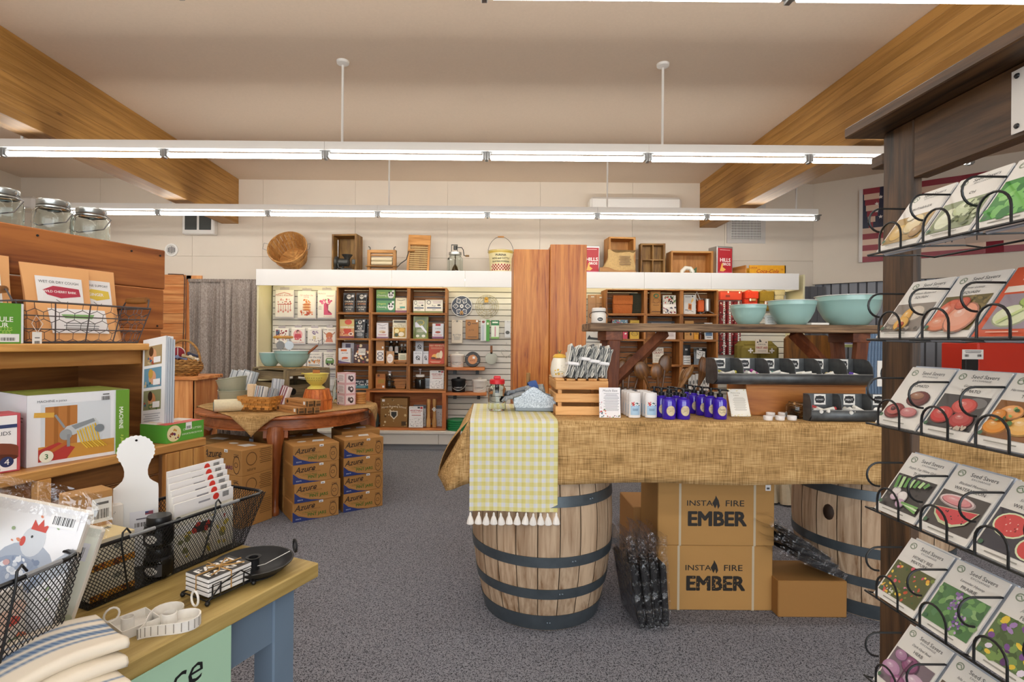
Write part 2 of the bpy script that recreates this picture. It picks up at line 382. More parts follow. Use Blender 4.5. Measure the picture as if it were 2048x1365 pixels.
# ceiling beams
def beam(name, x0):
    o = struct(part(name, MB().box(x0 + .006, x0 + .21, -4.49, WY - .003, 2.876, CZ - .002), GLU('y'), smooth=False))
    k = 8
    for i in range(k):
        z0 = 2.87 + (CZ - 2.87) * i / k; z1 = 2.87 + (CZ - 2.87) * (i + 1) / k - .0012
        part('laminate', MB().box(x0 - .003, x0 + .219, -4.5, WY - .002, z0, z1, .002), GLU('y'), o, smooth=False)
    return o
bl = beam('beam_left', -3.54); br = beam('beam_right', 2.77)
for yy in (2.1, 2.9):
    part('screw_eye', MB().tube([(2.762 + .0, yy + .02 * math.cos(a), 3.34 - .6 * (yy - 2.1) * .12 + .02 * math.sin(a)) for a in [2 * PI * i / 10 for i in range(10)]], .004, 5, True), mWHITE, br)
# raw door trim, door head
trim = struct(part('trim_1', MB().box(DX0 - .06, DX0, WY - .02, WY + .02, 0, DZ + .05).box(DX0 - .06, DX0 + .14, WY - .02, WY, DZ + .0, DZ + .05), PINE('z')))
struct(part('trim_2', MB().box(DX0, DX1, WY - .03, WY + .02, DZ - .02, DZ), mat('dark_rail', '#3b342e', .5)))
# knotty pine plank partition beside the doorway
pp = thing('plank_partition', 'knotty pine shiplap partition beside the grey curtain', 'partition', (-4.8, 6.93, 0))
plm = MB().box(-.82, .82, 0, .02, 0, .125, .003).mesh('plank', PINE('x'))
for i in range(17): link('plank', plm, pp, (0, 0, i * .128 + .01))
part('cable', MB().tube([(.6, -.006, 2.19), (.8, -.006, 2.185), (.815, -.006, 2.15), (.812, -.006, 1.6), (.8, -.006, 1.2)], .006, 5), mat('brown_cable', '#5a3a28', .6), pp)
# ------------------------------------------------------------------ fluorescent strip lights
def tubemat(name, col, e):
    m, nt, b, N, L = nodes(name); em = N('Emission'); em.inputs[0].default_value = (*col, 1); em.inputs[1].default_value = e
    L(em.outputs[0], nt.nodes['Material Output'].inputs[0]); return m
mTUBE = tubemat('lit_fluorescent_tube', (1, .965, .9), TUBE_E)
mALU = mat('galvanised_clip', '#9a9c9d', .35, metal=.8)
tube_me = MB().at(0, 0, 0, ry=PI / 2).cyl(.019, .035, 1.185, 12).mesh('tube', mTUBE)
hold = MB().box(-.03, .03, -.016, .016, -.018, .03, .004).box(-.045, .045, -.02, .02, .026, .04, .003).box(-.012, .012, -.022, .022, -.03, .03, .002).mesh('lampholder', mALU)
stem_me = MB().cyl(.0095, 0, CZ - 2.842 - .0, 10).lathe([(.012, CZ - 2.842 - .03), (.045, CZ - 2.842 - .018), (.048, CZ - 2.842)], 16).mesh('stem', mWHITE)
def strip(y, label, n0, n1, x_end=3.63):
    t = thing('fluorescent_strip', label, 'light fixture', (0, y, 2.78), 0, 'fluorescent ceiling strips')
    a, b = x_end - 1.22 * n1, x_end - 1.22 * n0
    k = n0
    while k < n1:
        kk = min(k + 2, n1); xa, xb = x_end - 1.22 * kk, x_end - 1.22 * k
        part('channel', MB().prism([(-.035, 0), (.035, 0), (.03, .062), (-.03, .062)], xa + .001, xb - .001), mWHITE, t, rot=(0, 0, -PI / 2)); k = kk
    for i in range(n0, n1): link('tube', tube_me, t, (x_end - 1.22 * (i + 1), 0, -.042))
    for i in range(n0, n1 + 1): link('lampholder', hold, t, (x_end - 1.22 * i, 0, -.035))
    for x in (-3.55, -1.125, 1.30, 3.4):
        if a < x < b: link('stem', stem_me, t, (x, 0, .062))
    return t
strip(4.015, 'fluorescent strip crossing the whole view, larger of the two fully seen', 0, 7)
strip(5.89, 'fluorescent strip hung closest to the back wall, smaller of the two fully seen', 0, 7)
strip(2.12, 'fluorescent strip at the very top edge of the picture', 0, 7)
for y, l_ in ((.2, 'fluorescent strip directly above the viewer'), (-1.75, 'fluorescent strip behind the viewer'), (-3.6, 'fluorescent strip closest to the shop windows')): strip(y, l_, 0, 7)
# ------------------------------------------------------------------ wall fittings
def ac(name, label, x0, x1, z0, z1):
    t = thing(name, label, 'air conditioner', ((x0 + x1) / 2, WY, z0)); w = x1 - x0; h = z1 - z0
    part('housing', MB().box(-w / 2, w / 2, -.22, 0, 0, h, .03), mWHITE, t)
    part('flap', MB().box(-w / 2 + .05, w / 2 - .05, -.225, -.12, -.004, .012, .003), mat('ivory_plastic', '#ddd8cc', .4), t)
a = W(1180, 428, 6.8); b = W(1363, 400, 6.8); ac('air_conditioner', 'long white wall air conditioner above the red tin', a.x, b.x, a.z, b.z + .03)
a = W(22, 418, 6.8); b = W(70, 393, 6.8); ac('air_conditioner', 'white wall unit behind the glass clamp jars', a.x - .5, b.x, a.z, b.z)
x, z, w, h = rc(1453, 408, 1530, 487, WY)
t = thing('air_vent', 'square white return air grille high on the back wall', 'vent', (x, WY, z))
part('frame', MB().box(-w / 2, w / 2, -.012, 0, 0, .055).box(-w / 2, w / 2, -.012, 0, h - .055, h).box(-w / 2, -w / 2 + .055, -.012, 0, .055, h - .055).box(w / 2 - .055, w / 2, -.012, 0, .055, h - .055), mat('vent_enamel', '#cfcbc6', .5), t)
part('backing', MB().box(-w / 2 + .05, w / 2 - .05, -.003, -.001, .05, h - .05), mat('vent_dark', '#57585a', .7), t)
fin = MB().box(-.0035, .0035, -.01, -.004, 0, h - .11).mesh('fin', mWHITE)
for i in range(24): link('fin', fin, t, (-w / 2 + .06 + (w - .12) * i / 23, 0, .055))
fin = MB().box(0, w - .11, -.011, -.005, -.003, .003).mesh('bar', mWHITE)
for i in range(12): link('bar', fin, t, (-w / 2 + .055, 0, .07 + (h - .14) * i / 11))
x, z, w, h = rc(368, 443, 432, 470, 6.95)
t = thing('emergency_light', 'white twin emergency light box with two dark lenses near the ceiling beam', 'emergency light', (x, WY, z))
part('housing', MB().box(-w / 2, w / 2, -.1, 0, 0, h + .1, .012), mWHITE, t)
for s in (-1, 1): part('lens', MB().box(-.078, .078, -.104, -.1, .055, h + .07, .003), mat('smoked_lens', '#4d5150', .15), t, (s * .093, 0, 0))
x, z, w, h = rc(331, 487, 357, 514, WY)
t = thing('speaker_vent', 'small round white grille on the back wall beside the ceiling beam', 'vent', (x, WY, z + h / 2))
part('ring', MB().at(rx=PI / 2).lathe([(.085, 0), (.083, .02), (.066, .022), (.064, .01)], 28), mWHITE, t)
part('face', MB().at(rx=PI / 2).cyl(.066, .002, .012, 24), mat('vent_enamel', '#cfcbc6'), t)
for i in range(5): part('slot', MB().box(-.004, .004, -.016, -.012, -.045 + abs(i - 2) * .008, .045 - abs(i - 2) * .008), mat('vent_dark', '#57585a'), t, (-.04 + i * .02, 0, 0))
# flag on the angled wall
t = thing('flag', 'red, white and navy banner with a ring of stars on the angled wall', 'flag', (RX + .767 * .5, WY - .641 * .5 , 2.374)); t.rotation_euler = (0, 0, ang)
fw, fh = 1.52, .915
def flg(u, v): return (u * fw, -.02 - .012 * math.sin(u * 9) - .008 * math.sin(u * 23 + 2), v * fh)
part('cloth', MB().grid(flg, 48, 4), mat('flag_cloth', '#7f2431', .9, noise=.15, nscale=200), t)
def fwp(u, v, l): p = flg(u / fw, v / fh); return (p[0], p[1] - l * 3 - .001, p[2])
sh = []
for i in range(13): sh.append(('r', .02, i / 13, 1, (i + 1) / 13, '#8e2836' if i % 2 == 0 else '#d9b9a3'))
sh += [('r', .02, .46, .46, 1, '#20213a'), ('r', 0, 0, .025, 1, '#d8d3cd')]
for i in range(13):
    an = 2 * PI * i / 13; cx, cy = .23 + .115 * math.cos(an), .73 + .2 * math.sin(an)
    sh.append(('p', [(cx + (.016 if j % 2 == 0 else .007) * math.sin(j * PI / 5), cy + (.027 if j % 2 == 0 else .012) * math.cos(j * PI / 5)) for j in range(10)], '#e6e0da'))
sh += [('t', 'III', .23, .73, .13, '#e6e0da'), ('r', .46, .14, .98, .3, '#b8a191'), ('t', 'TION', .62, .22, .1, '#1d1a1f')]
decal(t, fw, fh, sh, warp=fwp)
# grey curtain in the doorway
t = thing('curtain', 'heather grey linen curtain gathered across the doorway', 'curtain', ((DX0 + DX1) / 2, WY - .06, 0))
def mlin():
    m, nt, b, N, L = nodes('heather_linen'); tc = N('TexCoord'); mp = N('Mapping'); mp.inputs['Scale'].default_value = (1, 1, .35)
    n = N('TexNoise'); n.inputs['Scale'].default_value = 120; n.inputs['Detail'].default_value = 3; L(tc.outputs['Object'], mp.inputs[0]); L(mp.outputs[0], n.inputs['Vector'])
    r = N('ValToRGB'); e = r.color_ramp.elements; e[0].position = .35; e[1].position = .65; e[0].color = (*hx('#8b7f77'), 1); e[1].color = (*hx('#b9aea6'), 1)
    L(n.outputs['Fac'], r.inputs['Fac']); L(r.outputs['Color'], b.inputs['Base Color']); b.inputs['Roughness'].default_value = .9; return m
def curt(x0, x1, ph):
    def f(u, v):
        a = .035 * math.sin(u * 26 + ph + .8 * math.sin(u * 7)) + .012 * math.sin(u * 61 + ph)
        k = .35 + .65 * min(1, v * 4)
        return (x0 + (x1 - x0) * u + .02 * math.sin(u * 13 + v * 2), a * k, 2.11 - v * 2.07)
    return f
solid(part('left_drape', MB().grid(curt(-.47, .02, 0), 70, 14), mlin(), t), .003)
solid(part('right_drape', MB().grid(curt(.0, .5, 2), 70, 14), mlin(), t, (.0, -.03, 0)), .003)
part('heading', MB().grid(lambda u, v: (-.47 + .97 * u, -.02 + .012 * math.sin(u * 160), 2.13 - v * .04), 160, 1), mlin(), t)
part('rod', MB().at(0, 0, 2.115, ry=PI / 2).cyl(.009, -.48, .5, 8), mDARK, t)
# ================================================================== BACK WALL DISPLAY
mSLAT = mat('slatwall_laminate', '#dcd9d2', .45)
mCREAM = mat('cream_laminate', '#e6dfb8', .5)
mVAL = mat('valance_white', '#f1f0ee', .4)
CW = lambda a: wood('crate_board', '#8a5526', '#bd7f42', a, 12, .08, .55, dark='#5e3615', rnd=.22)
ORW = lambda a: wood('orange_pine', '#b0602a', '#d88a4c', a, 10, .08, .5, rnd=.15)
SY = 6.9
sw = struct(part('wall_slatwall', MB().box(-2.82, 3.86, SY + .012, SY + .05, .2, 2.2), mat('slat_groove', '#5b5853', .7)))
for (xa, xb) in ((-2.82, -.61), (-.605, 1.6), (1.605, 3.86)):
    sl = MB().box(xa, xb, SY, SY + .014, 0, .0685, .002).mesh('slat', mSLAT)
    for i in range(25): link('slat', sl, sw, (0, 0, .23 + i * .0765))
for xx in (-2.84, 3.86):
    struct(part('trim_end_panel', MB().box(xx - .02 if xx < 0 else xx, xx if xx < 0 else xx + .02, 6.52, SY + .05, .2, 2.2), mCREAM))
base = thing('display_base', 'long white base deck under the slatwall display', 'shelf base', (0.5, 6.5, 0))
part('deck', MB().box(-3.35, 3.35, 0, .42, .2, .23, .003), mSLAT, base)
for i in range(6): part('kick_panel', MB().box(-3.35 + i * 1.12, -3.35 + (i + 1) * 1.12 - .004, .02, .035, .07, .2, .002), mSLAT, base)
part('toe_board', MB().box(-3.35, 3.35, .06, .08, 0, .07), mat('grey_toe_board', '#8d9095', .5), base)
va = thing('valance', 'long white valance board over the slatwall shelves', 'valance', (0, 6.5, 2.01))
vx = [-2.865, -1.2, -.3, 1.9, 2.72, 3.8]
for a, b in zip(vx, vx[1:]): part('fascia_panel', MB().box(a, b - .003, 0, .02, 0, .2, .002), mVAL, va)
part('top_shelf', MB().box(-2.86, 3.79, .02, .45, .165, .18), mVAL, va)
part('end_panel', MB().box(-2.862, -2.845, .02, .45, 0, .18).box(3.775, 3.795, .02, .45, 0, .18), mVAL, va)
mWARM = tubemat('lit_warm_tube', (1, .86, .5), 9)
for i in range(5): part('lamp_tube', MB().at(-2.7 + i * 1.3, .1, .1, ry=PI / 2).cyl(.013, 0, 1.15, 10), mWARM, va)
# ---- wooden crates stood on their sides
def crate(name, label, x0, x1, z0, z1, y=6.58, d=.29, nsl=4, mt=CW, t=.02, proto={}):
    w, h = x1 - x0, z1 - z0
    r = thing(name, label, 'crate', ((x0 + x1) / 2, y, z0), 0, None)
    part('bottom_board', MB().box(-w / 2, w / 2, 0, d, 0, t * .6, .002), mt('x'), r); part('top_board', MB().box(-w / 2, w / 2, 0, d, h - t * .6, h, .002), mt('x'), r)
    for s in (-1, 1): part('side_board', MB().box(s * w / 2, s * (w / 2 - t), 0, d, t * .6, h - t * .6, .002), mt('z'), r)
    k = (h - 2 * t) / nsl
    for i in range(nsl): part('back_slat', MB().box(-w / 2 + t, w / 2 - t, d - .012, d, t + k * i + .006, t + k * (i + 1) - .006, .002), mt('x'), r)
    return r
def xat(px, Y): return (px - VPX) / F * Y
LX = [xat(p, 6.58) for p in (672, 741, 817, 893)]
RXX = [xat(p, 6.58) for p in (1211, 1291, 1363, 1436)]
LZ = [W(780, p, 6.58).z for p in (781, 730.5, 679.5, 627.5, 575)]
RZ = [W(1320, p, 6.58).z for p in (783, 732, 681, 630, 579.5)]
lnames = [['pink cartons stand before it and a dark test kit box inside', 'a brown box, a pump jar and little baskets', 'an airlock jar and a white vegetable booklet'],
          ['a white carton and a cheese book', 'jars, a kraft bag and a tray basket', 'three pale boxes and a red cookbook'],
          ['a red carton and black pouches', 'a white carton and a yellow-framed book', 'a shiny green pouch and a red-topped carton'],
          ['two black bird-print pouches', 'two green panda boxes', 'two cream cattle-print boxes']]
for r_ in range(4):
    for c in range(3): crate('wooden_crate', 'brown wooden crate holding ' + lnames[r_][c] if r_ or c else 'brown wooden crate holding a dark blue test kit box', LX[c] + .001, LX[c + 1] - .001, LZ[r_] + .001, LZ[r_ + 1] - .001)
rnames = [['shadow only, lowest, behind the balm sticks', 'shadow only, lowest, below the bushcraft book', 'white sachets, lowest, nearest the red packs'],
          ['shadow only, behind the sloping brace', 'a bushcraft book', 'two black pouches'],
          ['a colourful box and a yellow tin behind the plank', 'white packets behind the plank', 'a kraft box, a bottle and a blue book'],
          ['an orange pouch and an olive bag', 'a kraft bag and a photo-covered book', 'an orange lantern and a silver stove']]
for r_ in range(4):
    for c in range(3): crate('wooden_crate', 'wooden crate holding ' + rnames[r_][c], RXX[c] + .001, RXX[c + 1] - .001, RZ[r_] + .001, RZ[r_ + 1] - .001)
lc = crate('wooden_crate', 'wide low orange pine crate on the base deck holding a patterned brown box', xat(733, 6.58), LX[3] - .001, .232, LZ[0] - .001, d=.29, nsl=1, mt=ORW, t=.045)
# ---- little packages: builders
def pouch(name, label, cat, x, y, z, w, d, h, m, front=None, rz=0, group=None, gloss=False):
    t = thing(name, label, cat, (x, y + d / 2, z), rz, group)
    def hd(v): return d / 2 * (1 - v) ** .6 + .002
    def surf(s): return lambda u, v: ((u - .5) * w * (1 - .06 * math.sin(PI * v)), s * hd(v) * (.25 + .75 * math.sin(PI * min(max(u, .02), .98)) ** .5), v * h)
    mb = MB().grid(surf(-1), 8, 8).grid(surf(1), 8, 8)
    part('bag', mb, m, t)
    if front:
        def wp(u, v, l): p = surf(-1)(u / w, v / h); return (p[0], p[1] - l - .003, p[2])
        decal(t, w, h, front, warp=wp, gloss=gloss)
    return t
def bk(kind, name, label, cat, x0, x1, pt, z, front, col, Yf=6.64, d=.07, rz=0, lean=0, group=None, rough=.5, **kw):
    x = xat((x0 + x1) / 2, Yf); w = (x1 - x0) / F * Yf; h = W((x0 + x1) / 2, pt, Yf).z - z
    m = mat('pack_' + col, col, rough)
    if kind == 'pouch': return pouch(name, label, cat, x, Yf, z, w, max(d, .05), h, m, front, rz, group, gloss=True)
    if kind == 'book':
        t = carton(name, label, cat, x, Yf, z, w, d, h, m, front, rz=rz, lean=lean or R(-6), group=group)
        part('pages', MB().box(-w / 2 + .002, w / 2 + .001, -d / 2 + .003, d / 2 - .003, .003, h + .0006), mat('book_pages', '#e9e4d6', .9), t); return t
    return carton(name, label, cat, x, Yf, z, w, d, h, m, front, rz=rz, lean=lean, group=group, **kw)
def lines(x0, y0, x1, y1, n, c='#555'): return ('tl', x0, y0, x1, y1, n, c)
z1, z2, z3, z4 = [q + .014 for q in (LZ[3], LZ[2], LZ[1], LZ[0])]
owl = [('r', 0, 0, 1, 1, '#2b2a2c'), ('e', .5, .8, .2, .12, '#e8e4da'), ('e', .42, .82, .05, .03, '#333'), ('e', .58, .82, .05, .03, '#333'), ('p', [(.4, .76), (.6, .76), (.5, .66)], '#e8e4da'),
       ('t', 'CHURCH', .5, .56, .08, '#e9e2cf', {'bold': .02}), ('t', 'of CHAI', .5, .44, .09, '#c98a5a', {'bold': .02}), ('t', 'CHURCH', .5, .27, .08, '#e9e2cf'), ('t', 'of THE', .5, .15, .07, '#e9e2cf'), ('r', .74, .78, .93, .9, '#eee')]
bk('pouch', 'tea_pouch', 'black bird-print pouch beside the crate edge, first of the pair', 'pouch', 685, 708, 586, z1, owl, '#232224')
bk('pouch', 'tea_pouch', 'black bird-print pouch, second of the pair in the top crate', 'pouch', 711, 733, 586, z1, owl, '#232224')
pan = lambda k: [('r', 0, 0, 1, 1, '#5f9a63' if k else '#7fae5c'), ('r', 0, 0, 1, .2, '#2f6b4e'), ('e', .78, .5, .17, .3, '#efefec'), ('e', .7, .72, .05, .1, '#222'), ('e', .88, .72, .05, .1, '#222'), ('e', .73, .5, .04, .08, '#222'), ('e', .84, .5, .04, .08, '#222'),
       ('t', 'Organic', .3, .72, .16, '#d9e26a', {'mw': .5}), ('t', 'Chewing', .3, .45, .2, '#f2f2e0', {'mw': .5}), ('r', .84, .78, .96, .95, '#eee')]
gh = (W(770, 580, 6.64).z - z1) / 2
bk('box', 'gum_box', 'green panda-print box, lower of two stacked', 'box', 752, 789, 601.5, z1, pan(1), '#4f8a5a')
bk('box', 'gum_box', 'green panda-print box, upper of two stacked', 'box', 752, 789, 580, z1 + (W(770, 601.5, 6.64).z - z1) + .0005, pan(0), '#6f9f5c')
cr = lambda a, b: [('r', 0, 0, 1, 1, '#efe7c8'), ('r', 0, 0, 1, .16, '#8f5a6c'), ('l', [(.15, .85), (.5, .8), (.85, .86)], .03, '#6b6b5a'), ('t', a, .5, .62, .09, '#7a6c4a'), ('r', .4, .3, .85, .42, b), lines(.15, .2, .6, .3, 2, '#a66')]
bk('box', 'kit_box', 'cream carton leaning beside the green panda boxes', 'box', 790, 813, 596, z1, cr('KIT', '#57a595'), '#efe7c8', rz=R(-4))
cow = [('r', 0, 0, 1, 1, '#efead8'), ('r', 0, 0, 1, .14, '#7f8a4c'), ('ring', .2, .8, .12, .16, .25, '#4a4a44'), ('t', 'For', .5, .55, .14, '#3c4550'), ('r', .1, .34, .9, .44, '#5a6478'), ('t', 'EASY', .5, .25, .08, '#3c4550'), lines(.42, .72, .92, .9, 2, '#b08a9a'), ('e', .78, .6, .1, .06, '#2b2b2b')]
bk('box', 'dairy_kit', 'cream kit box, narrower of two by the crate side', 'box', 826, 849, 601, z1, cow, '#efead8')
bk('box', 'dairy_kit', 'cream kit box with a black cow, wider of two', 'box', 850, 885, 600, z1, cow, '#efead8')
bk('box', 'kombucha_box', 'red and cream picture carton beside the black pouches', 'box', 679, 708, 639, z2, [('r', 0, 0, 1, 1, '#d99a6a'), ('r', 0, .5, 1, 1, '#d7c07c'), ('e', .6, .85, .25, .14, '#d8573e'), ('r', .28, .22, .8, .5, '#c9452f'), ('t', 'KOMBUCHA', .55, .58, .1, '#f4efe6', {'bold': .02}), ('e', .78, .22, .17, .09, '#f1e6d8'), ('e', .78, .22, .1, .05, '#7a3a22'), ('r', 0, 0, 1, .1, '#7a3550'), ('sc', 3, 10, .05, .1, .3, .35, .03, .07, ['#e9c9a0', '#c8694a'])], '#c9a06a')
bl_ = [('r', 0, 0, 1, 1, '#33363b'), ('e', .5, .82, .18, .1, '#e7e2da'), ('e', .5, .85, .09, .06, '#3a2a24'), ('t', 'KICK', .5, .62, .1, '#e8e6e2', {'bold': .03}), ('t', 'ASS', .5, .49, .1, '#e8e6e2', {'bold': .03}), ('t', 'ROASTED', .5, .36, .09, '#e8e6e2', {'bold': .02}), lines(.2, .1, .8, .3, 3, '#c9c9c9'), ('e', .18, .78, .06, .04, '#6fb0a8'), ('r', .75, .85, .92, .95, '#ddd')]
bk('pouch', 'coffee_pouch', 'charcoal pouch with white lettering in front of its twin', 'pouch', 708, 730, 638, z2, bl_, '#2f3236')
bk('pouch', 'coffee_pouch', 'charcoal pouch half hidden by the crate side', 'pouch', 729, 741, 639, z2, [('r', 0, 0, 1, 1, '#33363b'), ('sc', 5, 8, .1, .1, .9, .9, .08, .16, ['#d5d3ce', '#8c98a5'])], '#2f3236', Yf=6.68)
wht = lambda c1, c2, tx: [('r', 0, 0, 1, 1, '#e8e4e6'), ('r', 0, 0, 1, .1, '#8a6a86'), ('l', [(.1, .9), (.5, .8), (.9, .92)], .03, '#99919c'), ('t', tx, .5, .66, .09, '#5c5468'), ('e', .5, .42, .28, .09, c1), ('e', .62, .38, .14, .05, c2), lines(.12, .16, .88, .28, 2, '#b46')]
bk('box', 'kit_box', 'off-white carton with a faint lilac border in the second crate row', 'box', 753, 776, 646, z2, wht('#d9c7a8', '#b98a6a', 'CHEESE'), '#e6e2e4')
bk('book', 'creamery_book', 'cream-bordered book with food photos tilted beside the lilac carton', 'book', 785, 813, 640, z2, [('r', 0, 0, 1, 1, '#efe9cf'), ('r', .08, .84, .92, .95, '#55544a'), ('t', 'HOME', .5, .74, .06, '#6b5a2a'), ('t', 'CREAMERY', .5, .65, .1, '#8a7a30'), ('r', .08, .06, .92, .58, '#b8963c'), ('e', .3, .4, .16, .12, '#efe2a8'), ('e', .66, .46, .2, .1, '#e6b84a'), ('e', .62, .22, .2, .12, '#f3ead0'), ('e', .28, .18, .14, .1, '#3c4a2a')], '#e9e2c4', d=.02, rz=R(5))
bk('pouch', 'grain_pouch', 'shiny green printed pouch with a painted white glare', 'pouch', 826, 856, 633, z2, [('r', 0, 0, 1, 1, '#8f9a4a'), ('r', .07, .05, .93, .96, '#76865a'), ('t', 'COUNTRY', .5, .9, .07, '#33402a'), ('ring', .45, .72, .3, .12, .2, '#c9b64a'), ('p', [(.08, .72), (.2, .75), (.55, .5), (.95, .2), (.95, .3), (.6, .6), (.1, .5)], '#e9ebf2'), lines(.2, .28, .75, .42, 3, '#d9d9c0'), ('e', .3, .12, .12, .06, '#e9ead8'), ('e', .7, .12, .12, .06, '#e9ead8')], '#8c984c')  # pale diagonal polygon is glare painted into the print
bk('box', 'kit_box', 'white carton with a red top label tilted beside the green pouch', 'box', 864, 887, 648, z2, [('r', 0, 0, 1, 1, '#dfe3ea'), ('r', .28, .84, .72, .98, '#b0333a'), ('t', 'CHEESE', .5, .66, .08, '#566'), ('e', .5, .42, .24, .07, '#a34a35'), ('r', 0, 0, 1, .13, '#8a5a7a'), lines(.1, .16, .9, .28, 2, '#c33')], '#dfe3ea', rz=R(-8), lean=R(-3))
bk('box', 'kit_box', 'white carton with an orange band in front of a grey one', 'box', 677, 701, 697, z3, [('r', 0, 0, 1, 1, '#eeeaea'), ('r', .2, .8, .7, .93, '#d8703a'), ('t', 'BUTTER', .55, .68, .08, '#556'), ('e', .55, .36, .26, .07, '#d8643a'), ('e', .36, .3, .08, .05, '#e58a55'), ('p', [(0, 0), (1, 0), (1, .06), (.3, .14), (0, .22)], '#6c5a84'), lines(.1, .16, .9, .26, 2, '#99a')], '#eceaea', Yf=6.6)
bk('box', 'kit_box', 'grey-white carton with a purple label behind the orange-band carton', 'box', 684, 708, 686, z3, [('r', 0, 0, 1, 1, '#d5d3dc'), ('r', .3, .76, .72, .95, '#5b5570'), lines(.1, .2, .9, .6, 4, '#9a8a7a')], '#d5d3dc', Yf=6.72)
bk('book', 'cheese_book', 'dark cheese cookbook scattered with cheese wedges', 'book', 707, 739, 689, z3, [('r', 0, 0, 1, 1, '#4a2f33'), ('sc', 11, 22, .08, .05, .95, .95, .05, .12, ['#f0ddb8', '#e59a5a', '#d9b05a', '#f4eee0', '#8a3a44']), ('r', .28, .42, .74, .78, '#f3efe6'), ('t', 'home made', .5, .7, .05, '#444', {'mw': .4}), ('t', 'CHEESE', .51, .58, .09, '#333', {'mw': .4})], '#4a2f33', d=.022, rz=R(-4))
bk('box', 'kraft_box', 'tall kraft box with a white label in the jar crate', 'box', 752, 769, 682, z3, [('r', 0, 0, 1, 1, '#b77f45'), ('r', .08, .12, .92, .58, '#eeeae6'), ('ring', .5, .42, .34, .08, .3, '#556'), ('ring', .5, .25, .34, .08, .3, '#556'), ('r', .7, .66, .9, .75, '#eee')], '#b77f45')
# jar family
mLID = mat('black_lid', '#1c1c1e', .35); mTIN = mat('tin_lid', '#b9bbb8', .3, metal=.9)
def jar(name, label, x, y, z, r, h, lidm, lidh=.02, content=None, group=None, print_=None, sq=False):
    t = thing(name, label, 'jar', (x, y, z), 0, group); s = 8 if sq else 20
    p = [(r * .86, 0), (r, .012), (r, h * .72), (r * .95, h * .8), (r * .74, h * .9), (r * .74, h)]
    part('glass', MB().lathe(p + [(q - .003, zz + (.004 if i == len(p) - 1 else .002)) for i, (q, zz) in reversed(list(enumerate(p)))][1:], s, cap=False).lathe([(0, .001), (r * .86, .0)], s, cap=False), glass(), t)
    if lidm: part('lid', MB().lathe([(r * .8, h - .006), (r * .82, h - .004), (r * .82, h + lidh), (r * .78, h + lidh + .003), (0, h + lidh + .003)], 22), lidm, t)
    if content: part('contents', MB().lathe([(0, .004), (r * .84, .006), (r * .95, .016), (r * .95, h * content[0]), (0, h * content[0])], 16), content[1], t)
    if print_: decal(t, r * 1.5, h * .5, print_, warp=cyl_warp(r, h * .15, -PI / 2 - .75), name='label')
    return t
def bjar(label, x0, x1, pt, z, lidm, Y=6.7, **k):
    w = (x1 - x0) / F * Y; h = W(x0, pt, Y).z - z; return jar('glass_jar', label, xat((x0 + x1) / 2, Y), Y, z, w / 2, h - .02, lidm, **k)
mPALE = mat('pale_crystals', '#e6d9c8', .9); mSPICE = mat('brown_spice', '#8a5a32', .9)
lab = [('r', 0, 0, 1, 1, '#efece4'), lines(.15, .25, .85, .75, 3, '#9a5a4a')]
bjar('small labelled jar at the back of the jar crate, first of two', 777, 788, 682, z3 + .11, mTIN, 6.8, content=(.6, mPALE), print_=lab)
bjar('small labelled jar at the back of the jar crate, second of two', 789, 799, 682, z3 + .11, mTIN, 6.8, content=(.6, mPALE), print_=lab)
part('riser_board', MB().box(xat(774, 6.8), xat(815, 6.8), 6.74, 6.865, z3 + .1, z3 + .109), CW('x'), tag(thing('jar_riser', 'thin wooden riser behind the labelled bag', 'riser', (0, 0, 0)), 'thin wooden riser under the small labelled jars', 'riser'))
for i in range(2): bjar('tiny vial on the riser, %s' % ('nearest the jars' if i == 0 else 'nearest the crate side'), 801 + i * 7, 806.5 + i * 7, 689, z3 + .11, mWHITE, 6.8, content=(.5, mPALE))
bk('pouch', 'salt_bag', 'clear bag with a round pale label in the jar crate', 'bag', 772, 788, 703, z3, [('r', 0, 0, 1, 1, '#b98a5c'), ('e', .5, .42, .42, .36, '#f0e9e2'), ('t', 'SALT', .5, .48, .12, '#b4655a'), lines(.3, .2, .7, .36, 2, '#c99')], '#b78b60', Yf=6.62)
def basket_tray(label, x, y, z, w, d, h, n=3):
    t = thing('basket_tray', label, 'basket', (x, y, z))
    for i in range(n): part('weave_band', MB().box(-w / 2 - i * .004, w / 2 + i * .004, -d / 2 - i * .004, -d / 2 - i * .004 + .006, h * i / n, h * (i + 1) / n - .002).box(-w / 2 - i * .004, w / 2 + i * .004, d / 2 + i * .004 - .006, d / 2 + i * .004, h * i / n, h * (i + 1) / n - .002).box(-w / 2 - i * .004, -w / 2 - i * .004 + .006, -d / 2, d / 2, h * i / n, h * (i + 1) / n - .002).box(w / 2 + i * .004 - .006, w / 2 + i * .004, -d / 2, d / 2, h * i / n, h * (i + 1) / n - .002), CW('x'), t)
    part('base_board', MB().box(-w / 2, w / 2, -d / 2, d / 2, 0, .005), CW('x'), t); return t
bt = basket_tray('small brown basket tray holding a pale card', xat(802.5, 6.66), 6.66, z3, .14, .1, .05)
bk('box', 'card', 'pale printed card standing in the small basket tray', 'card', 797, 814, 707, z3 + .02, [('r', 0, 0, 1, 1, '#e8e2c6'), lines(.12, .3, .88, .8, 3, '#8a9a7a'), ('r', 0, 0, 1, .15, '#f3f3ee')], '#e8e2c6', Yf=6.66, d=.008)
eye = [('r', 0, 0, 1, 1, '#dfe2e8'), ('ring', .5, .48, .24, .17, .3, '#2c3038'), ('l', [(.3, .55), (.5, .48), (.72, .3)], .06, '#2c3038'), ('t', 'AIRLOCK', .5, .84, .09, '#6a7280')]
